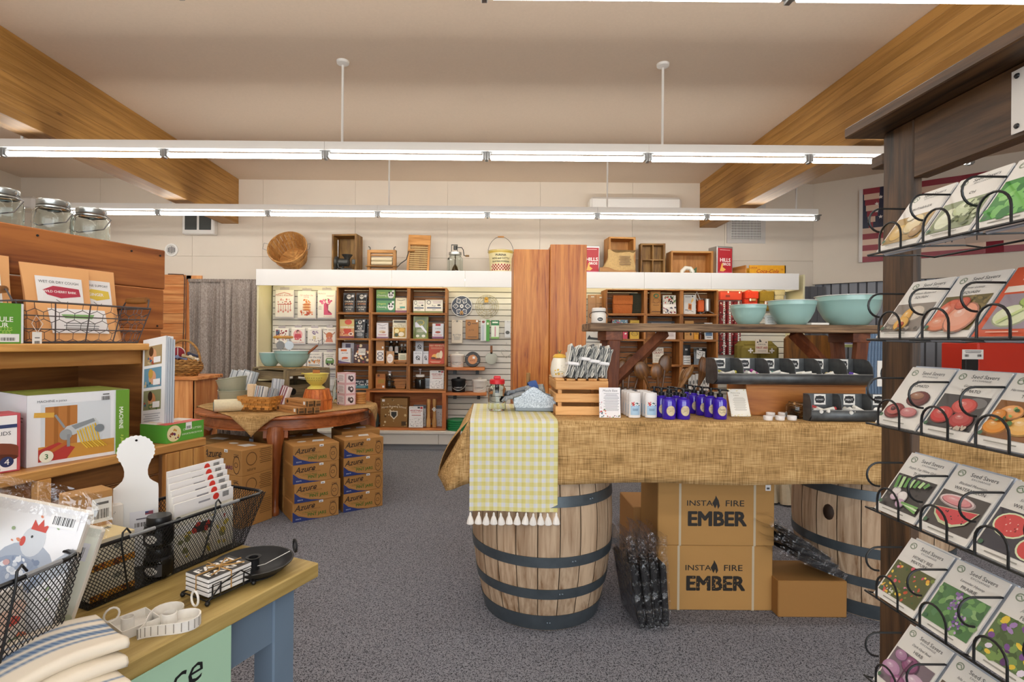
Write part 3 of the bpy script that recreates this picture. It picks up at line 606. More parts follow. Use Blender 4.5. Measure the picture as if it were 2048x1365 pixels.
bk('box', 'airlock_box', 'pale box with a ring emblem, on top at the back', 'box', 831, 847, 681, z3 + .135, eye, '#d7dae0', Yf=6.76, d=.06)
bk('box', 'airlock_box', 'pale box with a ring emblem at the back, under the upper one', 'box', 830, 848, 702, z3, eye, '#d7dae0', Yf=6.755, d=.08)
bk('box', 'airlock_box', 'pale ring-emblem box standing nearest the crate front', 'box', 827, 845, 703, z3, eye, '#d7dae0', Yf=6.63, d=.07)
bk('box', 'airlock_box', 'pale ring-emblem box beside the red cookbook', 'box', 846, 857, 703, z3, eye, '#c9ced6', Yf=6.66, d=.07)
bk('book', 'fermenting_book', 'red cookbook with white title and food photo', 'book', 857, 889, 688, z3, [('r', 0, 0, 1, 1, '#c3482a'), ('t', 'FIERY FERMENTS', .5, .9, .11, '#f2dfae', {'mw': .92, 'cond': 1}), lines(.1, .72, .9, .82, 2, '#e9b08a'), ('e', .4, .36, .2, .12, '#f0b45a'), ('e', .62, .42, .16, .14, '#e2d0a8'), ('e', .78, .46, .1, .2, '#f1e2c4'), ('e', .3, .28, .16, .06, '#5a2a18'), ('e', .6, .24, .2, .05, '#7a2f1a'), lines(.1, .05, .8, .14, 2, '#f0d0b0')], '#bb4228', d=.024, rz=R(-5))
bk('box', 'test_kit_box', 'dark blue water test kit box beside the pink cartons', 'box', 700, 739, 759.5, z4, [('r', 0, 0, 1, 1, '#28323f'), ('r', 0, 0, 1, .35, '#2f6f80'), ('t', 'COMPLETE', .42, .75, .22, '#e8eef2', {'bold': .02, 'mw': .6}), ('t', 'water Test Kit', .5, .45, .26, '#e8eef2', {'bold': .02}), lines(.05, .08, .85, .3, 2, '#9fd0da'), ('r', .86, .62, .96, .95, '#cfd8dd')], '#27313d', d=.06)
bk('box', 'kraft_box', 'orange-brown kraft box beside the pump jar', 'box', 752, 771, 748, z4, [('r', 0, 0, 1, 1, '#c07a3f'), ('r', 0, .72, 1, 1, '#ad6c36'), ('e', .3, .88, .14, .08, '#5a3a22'), ('r', .25, .36, .9, .62, '#a8863a'), ('r', .7, .06, .92, .2, '#eee'), lines(.1, .1, .6, .3, 3, '#8a5228')], '#c07a3f')
j = bjar('tall glass jar with a pump top and dark label', 774, 786.5, 748, z4, mTIN, 6.66, print_=[('e', .5, .5, .3, .4, '#2d2f31'), ('t', 'MASON', .5, .5, .2, '#ddd', {'mw': .45})])
part('pump', MB().cyl(.008, .12, .2, 8).at(0, 0, .2).lathe([(.02, 0), (.02, .02), (.0, .025)], 12), mat('clear_grey_plastic', '#b9b2b8', .3), j)
for i in range(3): basket_tray('small woven wood basket, %s of the nested three' % ('lowest', 'middle', 'topmost')[i], xat(802.5, 6.67), 6.67, z4 + i * .035, .125 + i * .012, .09 + i * .006, .055, 2)
j = bjar('round glass fermenting jar with an airlock stem', 830, 852, 750, z4, mWHITE, 6.66, content=(.75, mat('grey_beans', '#8f9296', .8)))
part('airlock', MB().at(0, 0, .15).cyl(.007, 0, .1, 8).at(0, 0, .24).lathe([(.02, 0), (.02, .012), (0, .014)], 12), mat('clear_grey_plastic', '#b9b2b8'), j)
veg = [('r', 0, 0, 1, 1, '#efeeee'), ('r', .6, .9, .78, .98, '#333'), ('r', .8, .88, .97, .98, '#b0323a'), ('t', 'OUTDOOR', .3, .93, .05, '#444', {'mw': .5}), ('t', 'VEGETABLE', .5, .8, .08, '#b0323a', {'bold': .02}), ('t', 'FERMENTER', .5, .7, .06, '#d0625a'), lines(.15, .54, .9, .62, 1, '#b66'), ('sc', 9, 70, .06, .05, .94, .46, .01, .03, ['#4d5056', '#8a8d92'])]
bk('box', 'fermenter_box', 'white vegetable fermenter box leaning beside the airlock jar', 'box', 860, 888, 742, z4, veg, '#efeeee', d=.03, lean=R(-5))
bk('box', 'card', 'pale blue card between the airlock jar and the white box', 'card', 851, 864, 757, z4, [('r', 0, 0, 1, 1, '#c9d5de'), lines(.1, .2, .9, .8, 4, '#8a9aa8')], '#c9d5de', Yf=6.74, d=.01)
z5 = .232 + .03
bk('box', 'kraft_box', 'brown box half hidden behind the round table edge', 'box', 722, 744, 802, z5, [('r', 0, 0, 1, 1, '#a87a3e'), ('sc', 4, 12, .05, .05, .95, .95, .04, .1, ['#5a4424', '#d9c79a'])], '#a87a3e')
t = thing('swing_bottle', 'dark glass bottle beside the patterned brown box', 'bottle', (xat(754, 6.66), 6.66, z5))
part('glass', MB().lathe([(0, 0), (.034, .002), (.036, .015), (.036, .12), (.03, .15), (.015, .18), (.014, .235), (.017, .24), (.017, .25), (0, .25)], 18), mat('smoky_glass', '#3a4440', .06, coat=.5), t)
bk('box', 'sprouting_kit', 'large brown box printed with white line drawings and a shield emblem', 'box', 762, 816, 797, z5, [('r', 0, 0, 1, 1, '#8f6a38'), ('r', 0, .74, 1, .76, '#6f4f26'), ('sc', 21, 26, .04, .04, .96, .95, .02, .05, ['#e2d3ac', '#5f4423', '#cdb988']), ('t', 'Home Brewing School', .5, .66, .07, '#f0e6cc', {'arc': .05}), ('p', [(.36, .56), (.64, .56), (.64, .4), (.5, .26), (.36, .4)], '#e9dfc8'), ('p', [(.4, .53), (.6, .53), (.6, .41), (.5, .31), (.4, .41)], '#3a3a38'), ('r', .06, .88, .16, .96, '#eee'), ('r', .78, .05, .95, .2, '#4a3822')], '#8f6a38', d=.2, Yf=6.63)
bk('box', 'fermenter_box', 'white vegetable fermenter box in front, in the low crate', 'box', 819, 847, 814, z5, veg, '#efeeee', d=.03, lean=R(-4), Yf=6.6)
bk('box', 'fermenter_box', 'grey-white fermenter box behind the front one', 'box', 828, 853, 811, z5, [('r', 0, 0, 1, 1, '#cfd0d2'), ('r', 0, .85, 1, 1, '#555b66'), ('sc', 6, 30, .5, .1, .95, .7, .02, .04, ['#666'])], '#cfd0d2', Yf=6.7, d=.05)
bk('box', 'fermenter_box', 'grey-white fermenter box behind the wooden tampers', 'box', 868, 886, 812, z5, [('r', 0, 0, 1, 1, '#cfd0d2'), ('r', 0, .85, 1, 1, '#555b66'), ('sc', 8, 30, .5, .1, .95, .7, .02, .04, ['#666'])], '#cfd0d2', Yf=6.72, d=.05)
for k_, (px, l_) in enumerate(((858.5, 'turned wooden cabbage tamper nearest the white box'), (870, 'turned wooden cabbage tamper with a hang tag'))):
    t = thing('wooden_tamper', l_, 'tamper', (xat(px, 6.64), 6.64, z5), 0, 'wooden tampers in the low crate')
    part('shaft', MB().lathe([(.026, 0), (.028, .004), (.028, .09), (.02, .12), (.019, .27), (.024, .3), (.026, .34), (.018, .355), (0, .357)], 14), wood('tamper_maple', '#b98a50', '#d2a468', 'z', 16), t)
    if k_: decal(t, .06, .06, [('p', [(.5, 0), (1, .5), (.5, 1), (0, .5)], '#e8e4dc'), ('ring', .5, .5, .25, .25, .3, '#444')], (-.03, -.032, .2), name='hang_tag')
# ---- green discs on the deck
for i in range(5):
    t = thing('green_lid', 'green plastic disc, %s of the stack on the base deck' % ('lowest', 'second', 'middle', 'fourth', 'top')[i], 'lid', (xat(917, 6.66), 6.68, .2305 + i * .0265), 0, 'green discs on the base deck')
    part('disc', MB().lathe([(0, 0), (.132, 0), (.138, .004), (.138, .02), (.132, .026), (.11, .026), (.105, .019), (0, .019)], 32), mat('green_plastic', '#1d7a45', .35), t)
# ---- wall shelves with compost pails
def wshelf(label, px0, px1, py):
    z = W(930, py, 6.7).z; t = thing('wall_shelf', label, 'shelf', (xat((px0 + px1) / 2, 6.68), 6.62, z)); w = (px1 - px0) / F * 6.68
    part('board', MB().box(-w / 2, w / 2, 0, .27, -.035, 0, .003), ORW('x'), t)
    for s in (-.3, .3): part('bracket', MB().box(s * w - .02, s * w + .02, .2, .275, -.1, -.035), mLID, t)
    return z
zs1 = wshelf('pine wall shelf under the white compost pail, upper', 893, 970, 735)
zs2 = wshelf('pine wall shelf under the black compost pail, lower', 893, 974, 785)
def pail(label, px, z, m, tc):
    t = thing('compost_pail', label, 'pail', (xat(px, 6.7), 6.74, z), 0, 'compost pails')
    part('body', MB().lathe([(0, 0), (.078, 0), (.082, .004), (.09, .135), (.093, .14), (0, .14)], 28), m, t)
    l = part('lid', MB().lathe([(.095, .138), (.096, .155), (.088, .165), (.02, .172), (.0, .173)], 28), m, t)
    part('knob', MB().lathe([(.02, .172), (.024, .185), (.012, .19), (0, .19)], 12), m, l)
    part('handle', MB().tube([(.096 * math.cos(a) * 1.03, -.03 - .085 * math.sin(a), .13 - .1 * math.sin(a)) for a in [PI * i / 14 for i in range(15)]], .003, 6), mTIN, t)
    decal(t, .12, .03, [('t', 'COMPOST', .5, .5, .8, tc)], warp=cyl_warp(.087, .045, -PI / 2 - .69), name='lettering')
mBLKM = mat('black_enamel', '#1b1c1f', .35); mIVORY = mat('ivory_enamel', '#e9e5df', .35)
pail('white compost pail on the upper pine shelf', 914, zs1, mIVORY, '#333'); pail('black compost pail on the lower pine shelf', 917.5, zs2, mBLKM, '#ddd'); pail('white compost pail beside the black one', 959.5, zs2, mIVORY, '#333')
t = thing('bread_basket_kit', 'round dark box with a copper disc face on the pine shelf', 'box', (xat(945.5, 6.72), 6.76, zs1))
part('body', MB().at(0, 0, .097, rx=PI / 2 - .12).lathe([(0, .04), (.094, .04), (.097, .036), (.097, -.036), (.094, -.04), (0, -.04)], 28), mat('dark_slate_card', '#3a3e42', .5), t)
decal(t, .19, .19, [('e', .5, .5, .32, .32, '#c4834e'), ('sc', 17, 26, .1, .1, .9, .9, .012, .03, ['#c9c4b4', '#6f7468', '#b56a4a']), ('e', .5, .5, .28, .28, '#c98a58'), ('r', .5, .55, .66, .7, '#eee'), ('t', 'BAKE', .5, .43, .1, '#7a3a20')], (-.095, -.0535, .004), V=(0, .121, 1))
# ---- things hung on the slatwall
def hook(t, z, d=.06): part('hook', MB().tube([(0, 0, z), (0, -d, z), (0, -d - .004, z + .012)], .0025, 5), mTIN, t)
x, z, w, h = rc(902, 591, 944, 634, 6.84)
t = thing('stepping_trivet', 'round navy and white patterned disc with a beehive hung on the slatwall', 'wall disc', (x, SY, z + h / 2))
part('disc', MB().at(rx=PI / 2).lathe([(0, .035), (.136, .035), (.139, .03), (.139, .02), (.135, .016), (0, .016)], 36), mat('navy_ceramic', '#3a4356', .3), t); hook(t, .12)
sh = [('e', .5, .5, .48, .48, '#3b465c', 32), ('ring', .5, .5, .5, .5, .07, '#e4e6ea')]
for i in range(6):
    an = 2 * PI * i / 6; c, s_ = math.cos(an), math.sin(an); q = lambda r_, a_: (.5 + r_ * math.cos(an + a_), .5 + r_ * math.sin(an + a_))
    sh += [('p', [q(.14, 0), q(.3, .45), q(.44, 0), q(.3, -.45)], '#e8eaee'), ('p', [q(.18, 0), q(.29, .36), q(.4, 0), q(.29, -.36)], '#4a566e'), ('sc', 30 + i, 9, .5 + .29 * c - .07, .5 + .29 * s_ - .07, .5 + .29 * c + .07, .5 + .29 * s_ + .07, .008, .012, ['#e8eaee'])]
sh += [('e', .5, .5, .09, .09, '#e8eaee'), ('e', .5, .5, .03, .03, '#3b465c'), ('e', .5, .2, .075, .09, '#b78a4a'), ('r', .425, .1, .575, .2, '#b78a4a'), ('e', .5, .13, .03, .04, '#5a3a1a')]
decal(t, .278, .278, sh, (-.139, -.0352, -.139))
x, z, w, h = rc(950, 590, 998, 636, 6.84)
t = thing('wire_wreath', 'round openwork wire rack with a small tag hung on the slatwall', 'wire rack', (x, SY, z + h / 2)); hook(t, .13)
mWIRE = mat('brass_wire', '#a89a6a', .35, metal=.8)
for r_ in (.15, .125, .1, .07): part('wire_ring', MB().tube([(r_ * math.cos(a), -.02, r_ * math.sin(a)) for a in [2 * PI * i / 28 for i in range(28)]], .0028, 5, True), mWIRE, t)
for i in range(10): part('wire_spoke', MB().tube([(.03 * math.cos(i * .63), -.02, .03 * math.sin(i * .63)), (.1 * math.cos(i * .63 + .25), -.035, .1 * math.sin(i * .63 + .25)), (.15 * math.cos(i * .63), -.02, .15 * math.sin(i * .63))], .002, 5), mWIRE, t)
part('tag', MB().box(-.035, .015, -.045, -.043, .05, .11).at(-.01, -.04, .1).blob(.02, .012, .02), mat('gold_card', '#b98f3a', .4, metal=.3), t)
def hpack(name, label, px0, px1, py0, py1, col, front, d=.02, group=None, rough=.4):
    x, z, w, h = rc(px0, py0, px1, py1, 6.84); t = thing(name, label, 'hanging pack', (x, SY, z), 0, group)
    part('card', MB().box(-w / 2, w / 2, -.05 - d, -.05, 0, h, .004), mat('pack_' + col, col, rough), t); hook(t, h - .02, .075)
    decal(t, w, h, front, (-w / 2, -.05 - d, 0)); return t
hpack('linen_bag', 'cream linen bag pack hung below the patterned disc', 903, 925, 641, 687, '#ddd4c2', [('t', 'BUTTER', .5, .36, .07, '#4a4f5c'), ('t', 'MUSLIN', .5, .27, .06, '#4a4f5c'), lines(.2, .14, .8, .24, 2, '#888'), ('r', .42, .92, .58, 1, '#555'), ('l', [(.1, .9), (.3, .97), (.7, .97), (.9, .9)], .02, '#b9ae98')], .03)
hpack('kraft_pack', 'brown kraft pack with a dark arch logo hung on the slatwall', 931, 957, 640, 679, '#a9743a', [('ring', .27, .8, .12, .1, .4, '#3a2c1c'), lines(.45, .76, .9, .84, 1, '#4a3320'), ('t', 'JUTE', .45, .46, .07, '#4a3320', {'wide': 1.4}), lines(.15, .08, .9, .16, 1, '#4a3320'), ('r', .8, .88, .95, .98, '#eee')], .035)
hpack('whisk_pack', 'white and green tool pack hung beside the kraft pack', 961, 979, 640, 683, '#d9dfe0', [('r', .62, 0, 1, 1, '#4f9a3f'), ('e', .8, .82, .1, .06, '#e8f0d8'), ('r', .12, .05, .4, .75, '#b9c4cc'), ('e', .3, .9, .16, .06, '#8a3a34')])
hpack('brush_pack', 'white pack with a green header hung nearest the wooden panel', 982, 998, 641, 678, '#e3ece0', [('r', 0, .72, 1, 1, '#2f7a4a'), ('r', .15, .84, .85, .92, '#e9f2e4'), ('r', .44, .12, .58, .66, '#c98aa0'), ('r', 0, 0, 1, .1, '#8fbf6a')])
hpack('cutter_pack', 'pale card pack half hidden by the wooden panel edge', 1009, 1021, 641, 676, '#d5d8dc', [('e', .5, .3, .35, .1, '#555')])
x, z, w, h = rc(971, 692, 994, 731, 6.8)
t = thing('measuring_cups', 'set of round steel measuring cups with a leather strap on a hook', 'measuring cups', (x, SY, z)); hook(t, h, .05)
for i, (r_, y_) in enumerate(((.078, -.05), (.066, -.075), (.056, -.09))):
    part('cup', MB().at(0, y_, .085 - i * .006, rx=PI / 2).lathe([(r_, .02), (r_ * .96, .018), (r_ * .9, -.012), (0, -.014)], 24), mat('polished_steel', '#8f8b7c', .32, metal=.9), t)
part('strap', MB().box(-.014, .014, -.07, -.064, .13, h, .002), mat('tan_leather', '#8a5a38', .6), t)
x, z, w, h = rc(1004, 694, 1022, 722, 6.8)
t = thing('cookie_cutter', 'heart-shaped wire cutter hung next to the wooden panel', 'cookie cutter', (x, SY, z)); hook(t, h + .04, .05)
part('outline', MB().tube([(.07 * math.sin(a) ** 3, -.05, .1 + .07 * (.81 * math.cos(a) - .31 * math.cos(2 * a) - .12 * math.cos(3 * a))) for a in [2 * PI * i / 24 for i in range(24)]], .003, 5, True), mTIN, t)
# ---- flour sack towels
def towel(label, px0, px1, py0, py1, art):
    x, z, w, h = rc(px0, py0, px1, py1, 6.84); t = thing('tea_towel', label, 'tea towel', (x, SY, z), 0, 'printed tea towels on the slatwall')
    part('cloth', MB().box(-w / 2, w / 2, -.05, -.02, 0, h, .008), mat('white_cotton', '#f1ede6', .9), t)
    part('sheet_edges', MB().box(-w / 2 + .004, w / 2 + .006, -.044, -.024, -.008, h - .01), mat('white_cotton_edge', '#cfcbd2', .9), t)
    part('hanger', MB().box(-w * .25, w * .25, -.04, -.03, h - .005, h + .035, .003), mat('clear_grey_plastic', '#b9b2b8'), t); hook(t, h + .03, .06)
    decal(t, w, h, art, (-w / 2, -.05, 0))
P = '#cf6a6a'
towel('tea towel with red lettering and hanging kitchen utensils', 549, 586, 580, 635, [('l', [(.15, .84), (.5, .9), (.85, .84)], .02, '#c0504a'), ('t', "Mom's Kitchen", .5, .81, .08, '#b8463f', {'shear': .3}), ('sc', 41, 16, .14, .5, .86, .68, .03, .06, ['#c86a62', '#8a4a50', '#d98a7a']), ('r', .14, .46, .86, .49, '#c06a60')] + [('r', .18 + i * .13, .22 + (i % 2) * .05, .21 + i * .13, .46, '#d08a82') for i in range(6)] + [('e', .195 + i * .13, .21 + (i % 2) * .05, .05, .04, '#d88f86') for i in range(6)])
towel('tea towel with an orange stack of pancakes', 594, 630, 582, 637, [('t', "I'd rather be", .5, .84, .07, '#d99a9a', {'shear': .3}), ('t', 'eating', .5, .77, .06, '#d99a9a', {'shear': .3}), ('sc', 42, 14, .35, .5, .75, .68, .04, .08, ['#e79a5a', '#f0b47a', '#d9783a'])] + [('e', .52, .5 - i * .05, .24, .028, ('#c9723a', '#eab880')[i % 2]) for i in range(5)] + [('sc', 43, 22, .18, .12, .85, .26, .04, .08, ['#d8724a', '#e9a27a', '#b8503a'])])
towel('tea towel with a pink boot full of flowers', 634, 670, 581, 637, [('r', .02, .02, .98, .98, '#f2eee7'), ('t', 'FRENCH', .25, .88, .05, '#a08a8a', {'mw': .4}), ('t', 'MARKET', .72, .8, .06, '#b07a8a', {'mw': .4}), ('sc', 44, 16, .15, .52, .85, .7, .04, .09, ['#d9608a', '#e88aa8', '#c23a6a', '#7aa05a']), ('p', [(.36, .52), (.62, .52), (.6, .3), (.82, .17), (.8, .12), (.36, .12)], '#d9567f'), ('p', [(.48, .52), (.62, .52), (.6, .3), (.82, .17), (.6, .2)], '#a83a5a'), ('t', 'FLOWERS', .6, .06, .05, '#c9a0a8', {'mw': .6}), lines(.05, .3, .25, .45, 3, '#c0b0b4')])
towel('small tea towel with a navy and red flag print', 548, 576, 657, 688, [('r', .1, .55, .38, .9, '#3a5272'), ('sc', 45, 16, .12, .57, .36, .88, .012, .018, ['#e6e6ea']), ('sc', 46, 26, .12, .15, .85, .88, .04, .09, ['#8a2a36', '#a84a50', '#d9a080'])])
towel('small tea towel with a pink figure among flowers', 581, 609, 656, 688, [('e', .5, .58, .33, .3, '#eaa8ac'), ('e', .5, .76, .1, .11, '#5a3038'), ('e', .52, .72, .07, .07, '#eac0a8'), ('p', [(.3, .62), (.7, .62), (.78, .36), (.22, .36)], '#c9505c'), ('sc', 47, 14, .2, .22, .8, .36, .03, .06, ['#c9505c', '#e07a80']), ('t', 'Domestic Goddess', .5, .1, .08, '#b84a52', {'shear': .3})])
towel('small tea towel with a lavender flower bunch', 614, 642, 657, 688, [('sc', 48, 22, .28, .6, .75, .8, .03, .07, ['#8a7a9a', '#6a5f80', '#a898b0']), ('r', .4, .3, .6, .5, '#d9cfa0'), ('sc', 49, 10, .15, .15, .85, .4, .03, .06, ['#9a8f98', '#c9b6a0']), ('l', [(.2, .85), (.5, .92), (.8, .85)], .02, '#bbb')])
towel('small tea towel with an orange highland cow', 645, 671, 656, 688, [('t', 'Live', .18, .9, .1, '#555', {'mw': .3}), lines(.4, .82, .95, .9, 1, '#999'), ('l', [(.08, .72), (.2, .6), (.5, .64), (.8, .6), (.94, .74)], .05, '#a8603a'), ('e', .5, .5, .26, .22, '#c8724a'), ('e', .5, .34, .14, .1, '#e0a890'), ('p', [(.2, .1), (.8, .1), (.68, .4), (.32, .4)], '#d98a72'), ('e', .42, .36, .03, .03, '#5a2a20'), ('e', .58, .36, .03, .03, '#5a2a20')])
towel('tea towel with blue lettering above a row of camper vans', 613, 643, 705, 735, [('t', "LIFE IS SHORT", .5, .86, .08, '#555'), ('t', 'take the trip', .5, .66, .14, '#33404f', {'shear': .2}), ('sc', 50, 20, .15, .25, .85, .48, .04, .08, ['#d98a4a', '#7a8a9a', '#c9a06a']), ('r', .12, .12, .88, .16, '#3a4452')])
towel('tea towel with a green camper van', 646, 671, 705, 737, [('t', 'HOME SWEET', .5, .86, .07, '#555'), ('t', 'CAMPER', .5, .74, .08, '#444'), ('p', [(.18, .28), (.84, .28), (.86, .5), (.74, .64), (.28, .64), (.18, .5)], '#6f9a5a'), ('r', .3, .48, .72, .58, '#d9e4e0'), ('e', .32, .27, .08, .07, '#333'), ('e', .7, .27, .08, .07, '#333'), ('sc', 51, 8, .1, .15, .9, .25, .03, .06, ['#7a5a6a', '#a0b07a'])])
towel('tea towel mostly hidden behind the large blue bowl', 582, 611, 705, 737, [('sc', 52, 14, .2, .2, .8, .7, .05, .1, ['#9aa6b0', '#c0a090'])])
hpack('gadget_pack', 'pale gadget pack with a dark header below the camper towel', 652, 672, 745, 782, '#d5d8da', [('r', 0, .7, .35, 1, '#4a4f58'), ('r', .1, .3, .9, .62, '#eef0f0'), lines(.4, .72, .95, .95, 2, '#889')])
hpack('gadget_pack', 'pale gadget pack low on the slatwall behind the jars', 650, 672, 786, 822, '#c9cdd2', [lines(.1, .2, .9, .8, 4, '#8a92a0')])
# ================================================================== BACK WALL, RIGHT SIDE
rz1, rz2, rz3, rz4 = [q + .014 for q in (RZ[3], RZ[2], RZ[1], RZ[0])]
def soft(name, label, cat, px0, px1, pt, z, col, Yf=6.62, d=.12, bulge=.25, front=None, flap=None, rz=0, noise=.08):
    x = xat((px0 + px1) / 2, Yf + d / 2); w = (px1 - px0) / F * (Yf + d / 2); h = W(px0, pt, Yf).z - z
    t = thing(name, label, cat, (x, Yf + d / 2, z), rz); m = mat('cloth_' + col, col, .85, noise=noise, nscale=60, bump=.3)
    bm = MB()
    def sf(u, v):
        th = 2 * PI * u; cx = math.copysign(abs(math.cos(th)) ** .45, math.cos(th)); cy = math.copysign(abs(math.sin(th)) ** .45, math.sin(th)); k = 1 - .3 * (2 * abs(v - .5)) ** 4
        return (cx * w / 2 * (1 - .05 * (2 * v - 1) ** 2), cy * d / 2 * k, v * h)
    bm.grid(sf, 28, 8); n = 29
    bm.f.append(tuple(range(n - 1))); bm.f.append(tuple(8 * n + i for i in range(n - 1)))
    part('body', bm, m, t, ang=60)
    if flap: part('flap', MB().box(-w / 2 * .98, w / 2 * .98, -d / 2 - .006, -d / 2 + .004, h * flap, h * .97, .004).box(-w / 2 * .98, w / 2 * .98, -d / 2 - .006, d / 2 * .8, h * .97, h * 1.0, .004), m, t)
    if front: decal(t, w, h, front, (-w / 2, -d / 2 - .007, 0))
    return t
mK = '#b98a52'
soft('canvas_pouch', 'orange-brown canvas pouch leaning in the top crate', 'pouch', 1224, 1264, 591, rz1, '#b5652e', Yf=6.62, d=.06, flap=.5)
soft('shoulder_bag', 'dark olive bag behind the orange pouch', 'bag', 1258, 1284, 587, rz1, '#3f3f30', Yf=6.7, d=.12)
soft('coffee_bag', 'kraft paper bag with a green arch logo', 'bag', 1298, 1320, 583, rz1, '#c08a50', Yf=6.63, d=.09, noise=.03, front=[('ring', .5, .8, .24, .1, .4, '#2f6a3c'), ('ring', .5, .58, .3, .12, .12, '#8a5a30'), ('t', 'Daily Grind', .5, .5, .06, '#6a3f20', {'shear': .2}), lines(.2, .36, .8, .42, 1, '#7a5230'), ('r', .1, .08, .9, .12, '#6a4526')])
bk('book', 'photo_book', 'book with a collage of green, white and red photos', 'book', 1326, 1352, 591, rz1, [('r', 0, 0, 1, 1, '#e6e2da'), ('sc', 61, 24, .05, .52, .95, .97, .05, .11, ['#3f6a3a', '#2a2a2a', '#c23a36', '#7a9a5a', '#e9e4da']), ('r', 0, .36, 1, .5, '#f1eee8'), ('sc', 62, 20, .05, .03, .95, .34, .05, .1, ['#4a4656', '#8a3a44', '#c9b8a8', '#5a5a6a'])], '#ddd8ce', d=.03)
bk('box', 'lantern_box', 'white box with a picture of an orange lantern', 'box', 1367, 1391, 590, rz1, [('r', 0, 0, 1, 1, '#d9d9d6'), lines(.08, .84, .6, .94, 2, '#777'), ('e', .72, .92, .06, .04, '#345'), ('p', [(.36, .25), (.64, .2), (.66, .52), (.38, .56)], '#d97f2a'), ('p', [(.4, .3), (.6, .27), (.61, .48), (.42, .5)], '#8a4a1a'), ('p', [(.6, .55), (.8, .7), (.75, .85), (.6, .7)], '#efc878'), ('r', .1, .2, .35, .23, '#333'), ('l', [(.3, .15), (.5, .2), (.8, .12)], .02, '#333')], '#d9d9d6', d=.09)
t = thing('camp_lantern', 'orange camping lantern with a hanging loop', 'lantern', (xat(1400, 6.68), 6.68, rz1))
part('body', MB().at(0, 0, .03).box(-.038, .038, -.04, .04, 0, .15, .012), mat('orange_rubber', '#d9622a', .5), t)
part('foot', MB().cyl(.03, 0, .03, 16), mLID, t)
part('loop', MB().tube([(-.03, 0, .17), (-.055, 0, .22), (-.06, 0, .26), (-.045, 0, .285), (-.03, 0, .25), (-.0, 0, .18)], .006, 6), mat('cord_white', '#d8cfc8', .7), t)
t = thing('camp_stove', 'silver cylindrical camp stove on three splayed legs', 'stove', (xat(1413.5, 6.68), 6.68, rz1))
part('cylinder', MB().at(0, 0, .035).lathe([(.02, 0), (.043, .004), (.045, .02), (.045, .15), (.043, .16), (.04, .158)], 24), mat('brushed_steel', '#a9a8a4', .35, metal=.9), t)
for a in (-.5, PI + .5, PI / 2): part('leg', MB().tube([(.02 * math.cos(a), .02 * math.sin(a), .04), (.1 * math.cos(a), .06 * math.sin(a), .004)], .006, 6), mat('brushed_steel', '#a9a8a4'), t)
bk('box', 'game_box', 'colourful box showing above and below the trestle plank', 'box', 1224, 1255, 640, rz2, [('r', 0, 0, 1, 1, '#c9405a'), ('r', 0, .72, 1, 1, '#7a9ab0'), ('sc', 63, 26, .03, .72, .97, .98, .03, .07, ['#d96a4a', '#e9d9a0', '#4a7a5a', '#b03a5a', '#efe9e0']), ('sc', 64, 12, .05, .05, .95, .4, .04, .09, ['#e9e0d4', '#9a2a44'])], '#b8405a', d=.06)
bk('box', 'yellow_tin', 'yellow rectangular tin behind the trestle plank', 'tin', 1260, 1278, 641, rz2, [('r', 0, 0, 1, 1, '#d8b23a'), ('ring', .5, .28, .4, .12, .2, '#8a6a1a'), ('t', 'BALM', .5, .28, .08, '#6a4a12'), ('r', .2, .5, .8, .9, '#c9a02c')], '#d8b23a', d=.05)
bk('book', 'dark_book', 'wide dark grey book behind the trestle plank', 'book', 1294, 1352, 643, rz2 + .105, [('r', 0, 0, 1, 1, '#4a4d52'), lines(.05, .3, .95, .9, 3, '#8f949a')], '#45484d', Yf=6.76, d=.03)
part('riser', MB().box(-.2, .2, -.04, .04, 0, .1), CW('x'), tag(thing('crate_riser', 'x x x x', 'riser', (xat(1323, 6.8), 6.8, rz2)), 'wooden block under the wide dark book', 'riser'))
bk('box', 'packet', 'white and blue packet below the trestle plank', 'packet', 1312, 1326, 662, rz2, [('r', 0, 0, 1, 1, '#dfe5ea'), ('p', [(.3, .2), (.9, .1), (.8, .8), (.5, .9)], '#8aa0b0')], '#dfe5ea', d=.03, rz=R(15))
bk('box', 'packet', 'white packet with a pale pink print below the plank', 'packet', 1331, 1351, 662, rz2, [('r', 0, 0, 1, 1, '#e2dcd8'), lines(.2, .3, .85, .7, 3, '#b59a94')], '#e2dcd8', d=.03)
bk('box', 'kraft_box', 'kraft gift box with a dark dot behind the plank', 'box', 1369, 1387, 642, rz2, [('r', 0, 0, 1, 1, '#c59250'), ('e', .68, .28, .1, .08, '#2a2018'), lines(.1, .2, .45, .4, 2, '#9a6a34')], '#c59250')
bk('box', 'amber_box', 'small amber box beside a tiny brown bottle', 'box', 1388, 1397, 655, rz2, [('r', 0, 0, 1, 1, '#d99a2a'), lines(.15, .4, .85, .6, 2, '#7a4a12')], '#d99a2a', d=.04)
t = thing('dropper_bottle', 'tiny brown bottle below the trestle plank', 'bottle', (xat(1400.5, 6.67), 6.67, rz2))
part('glass', MB().lathe([(0, 0), (.02, 0), (.021, .06), (.009, .072), (.009, .085), (0, .085)], 14), mat('amber_glass', '#5a2c12', .08), t); part('cap', MB().cyl(.011, .085, .105, 12), mWHITE, t)
bk('book', 'blue_book', 'slim white and blue book beside the crate divider', 'book', 1410, 1426, 646, rz2, [('r', 0, 0, 1, 1, '#dcdedc'), ('r', .08, .2, .92, .62, '#5a7a9a'), ('r', .2, .1, .8, .14, '#555'), lines(.15, .3, .85, .55, 2, '#2a4a6a')], '#dcdedc', d=.02)
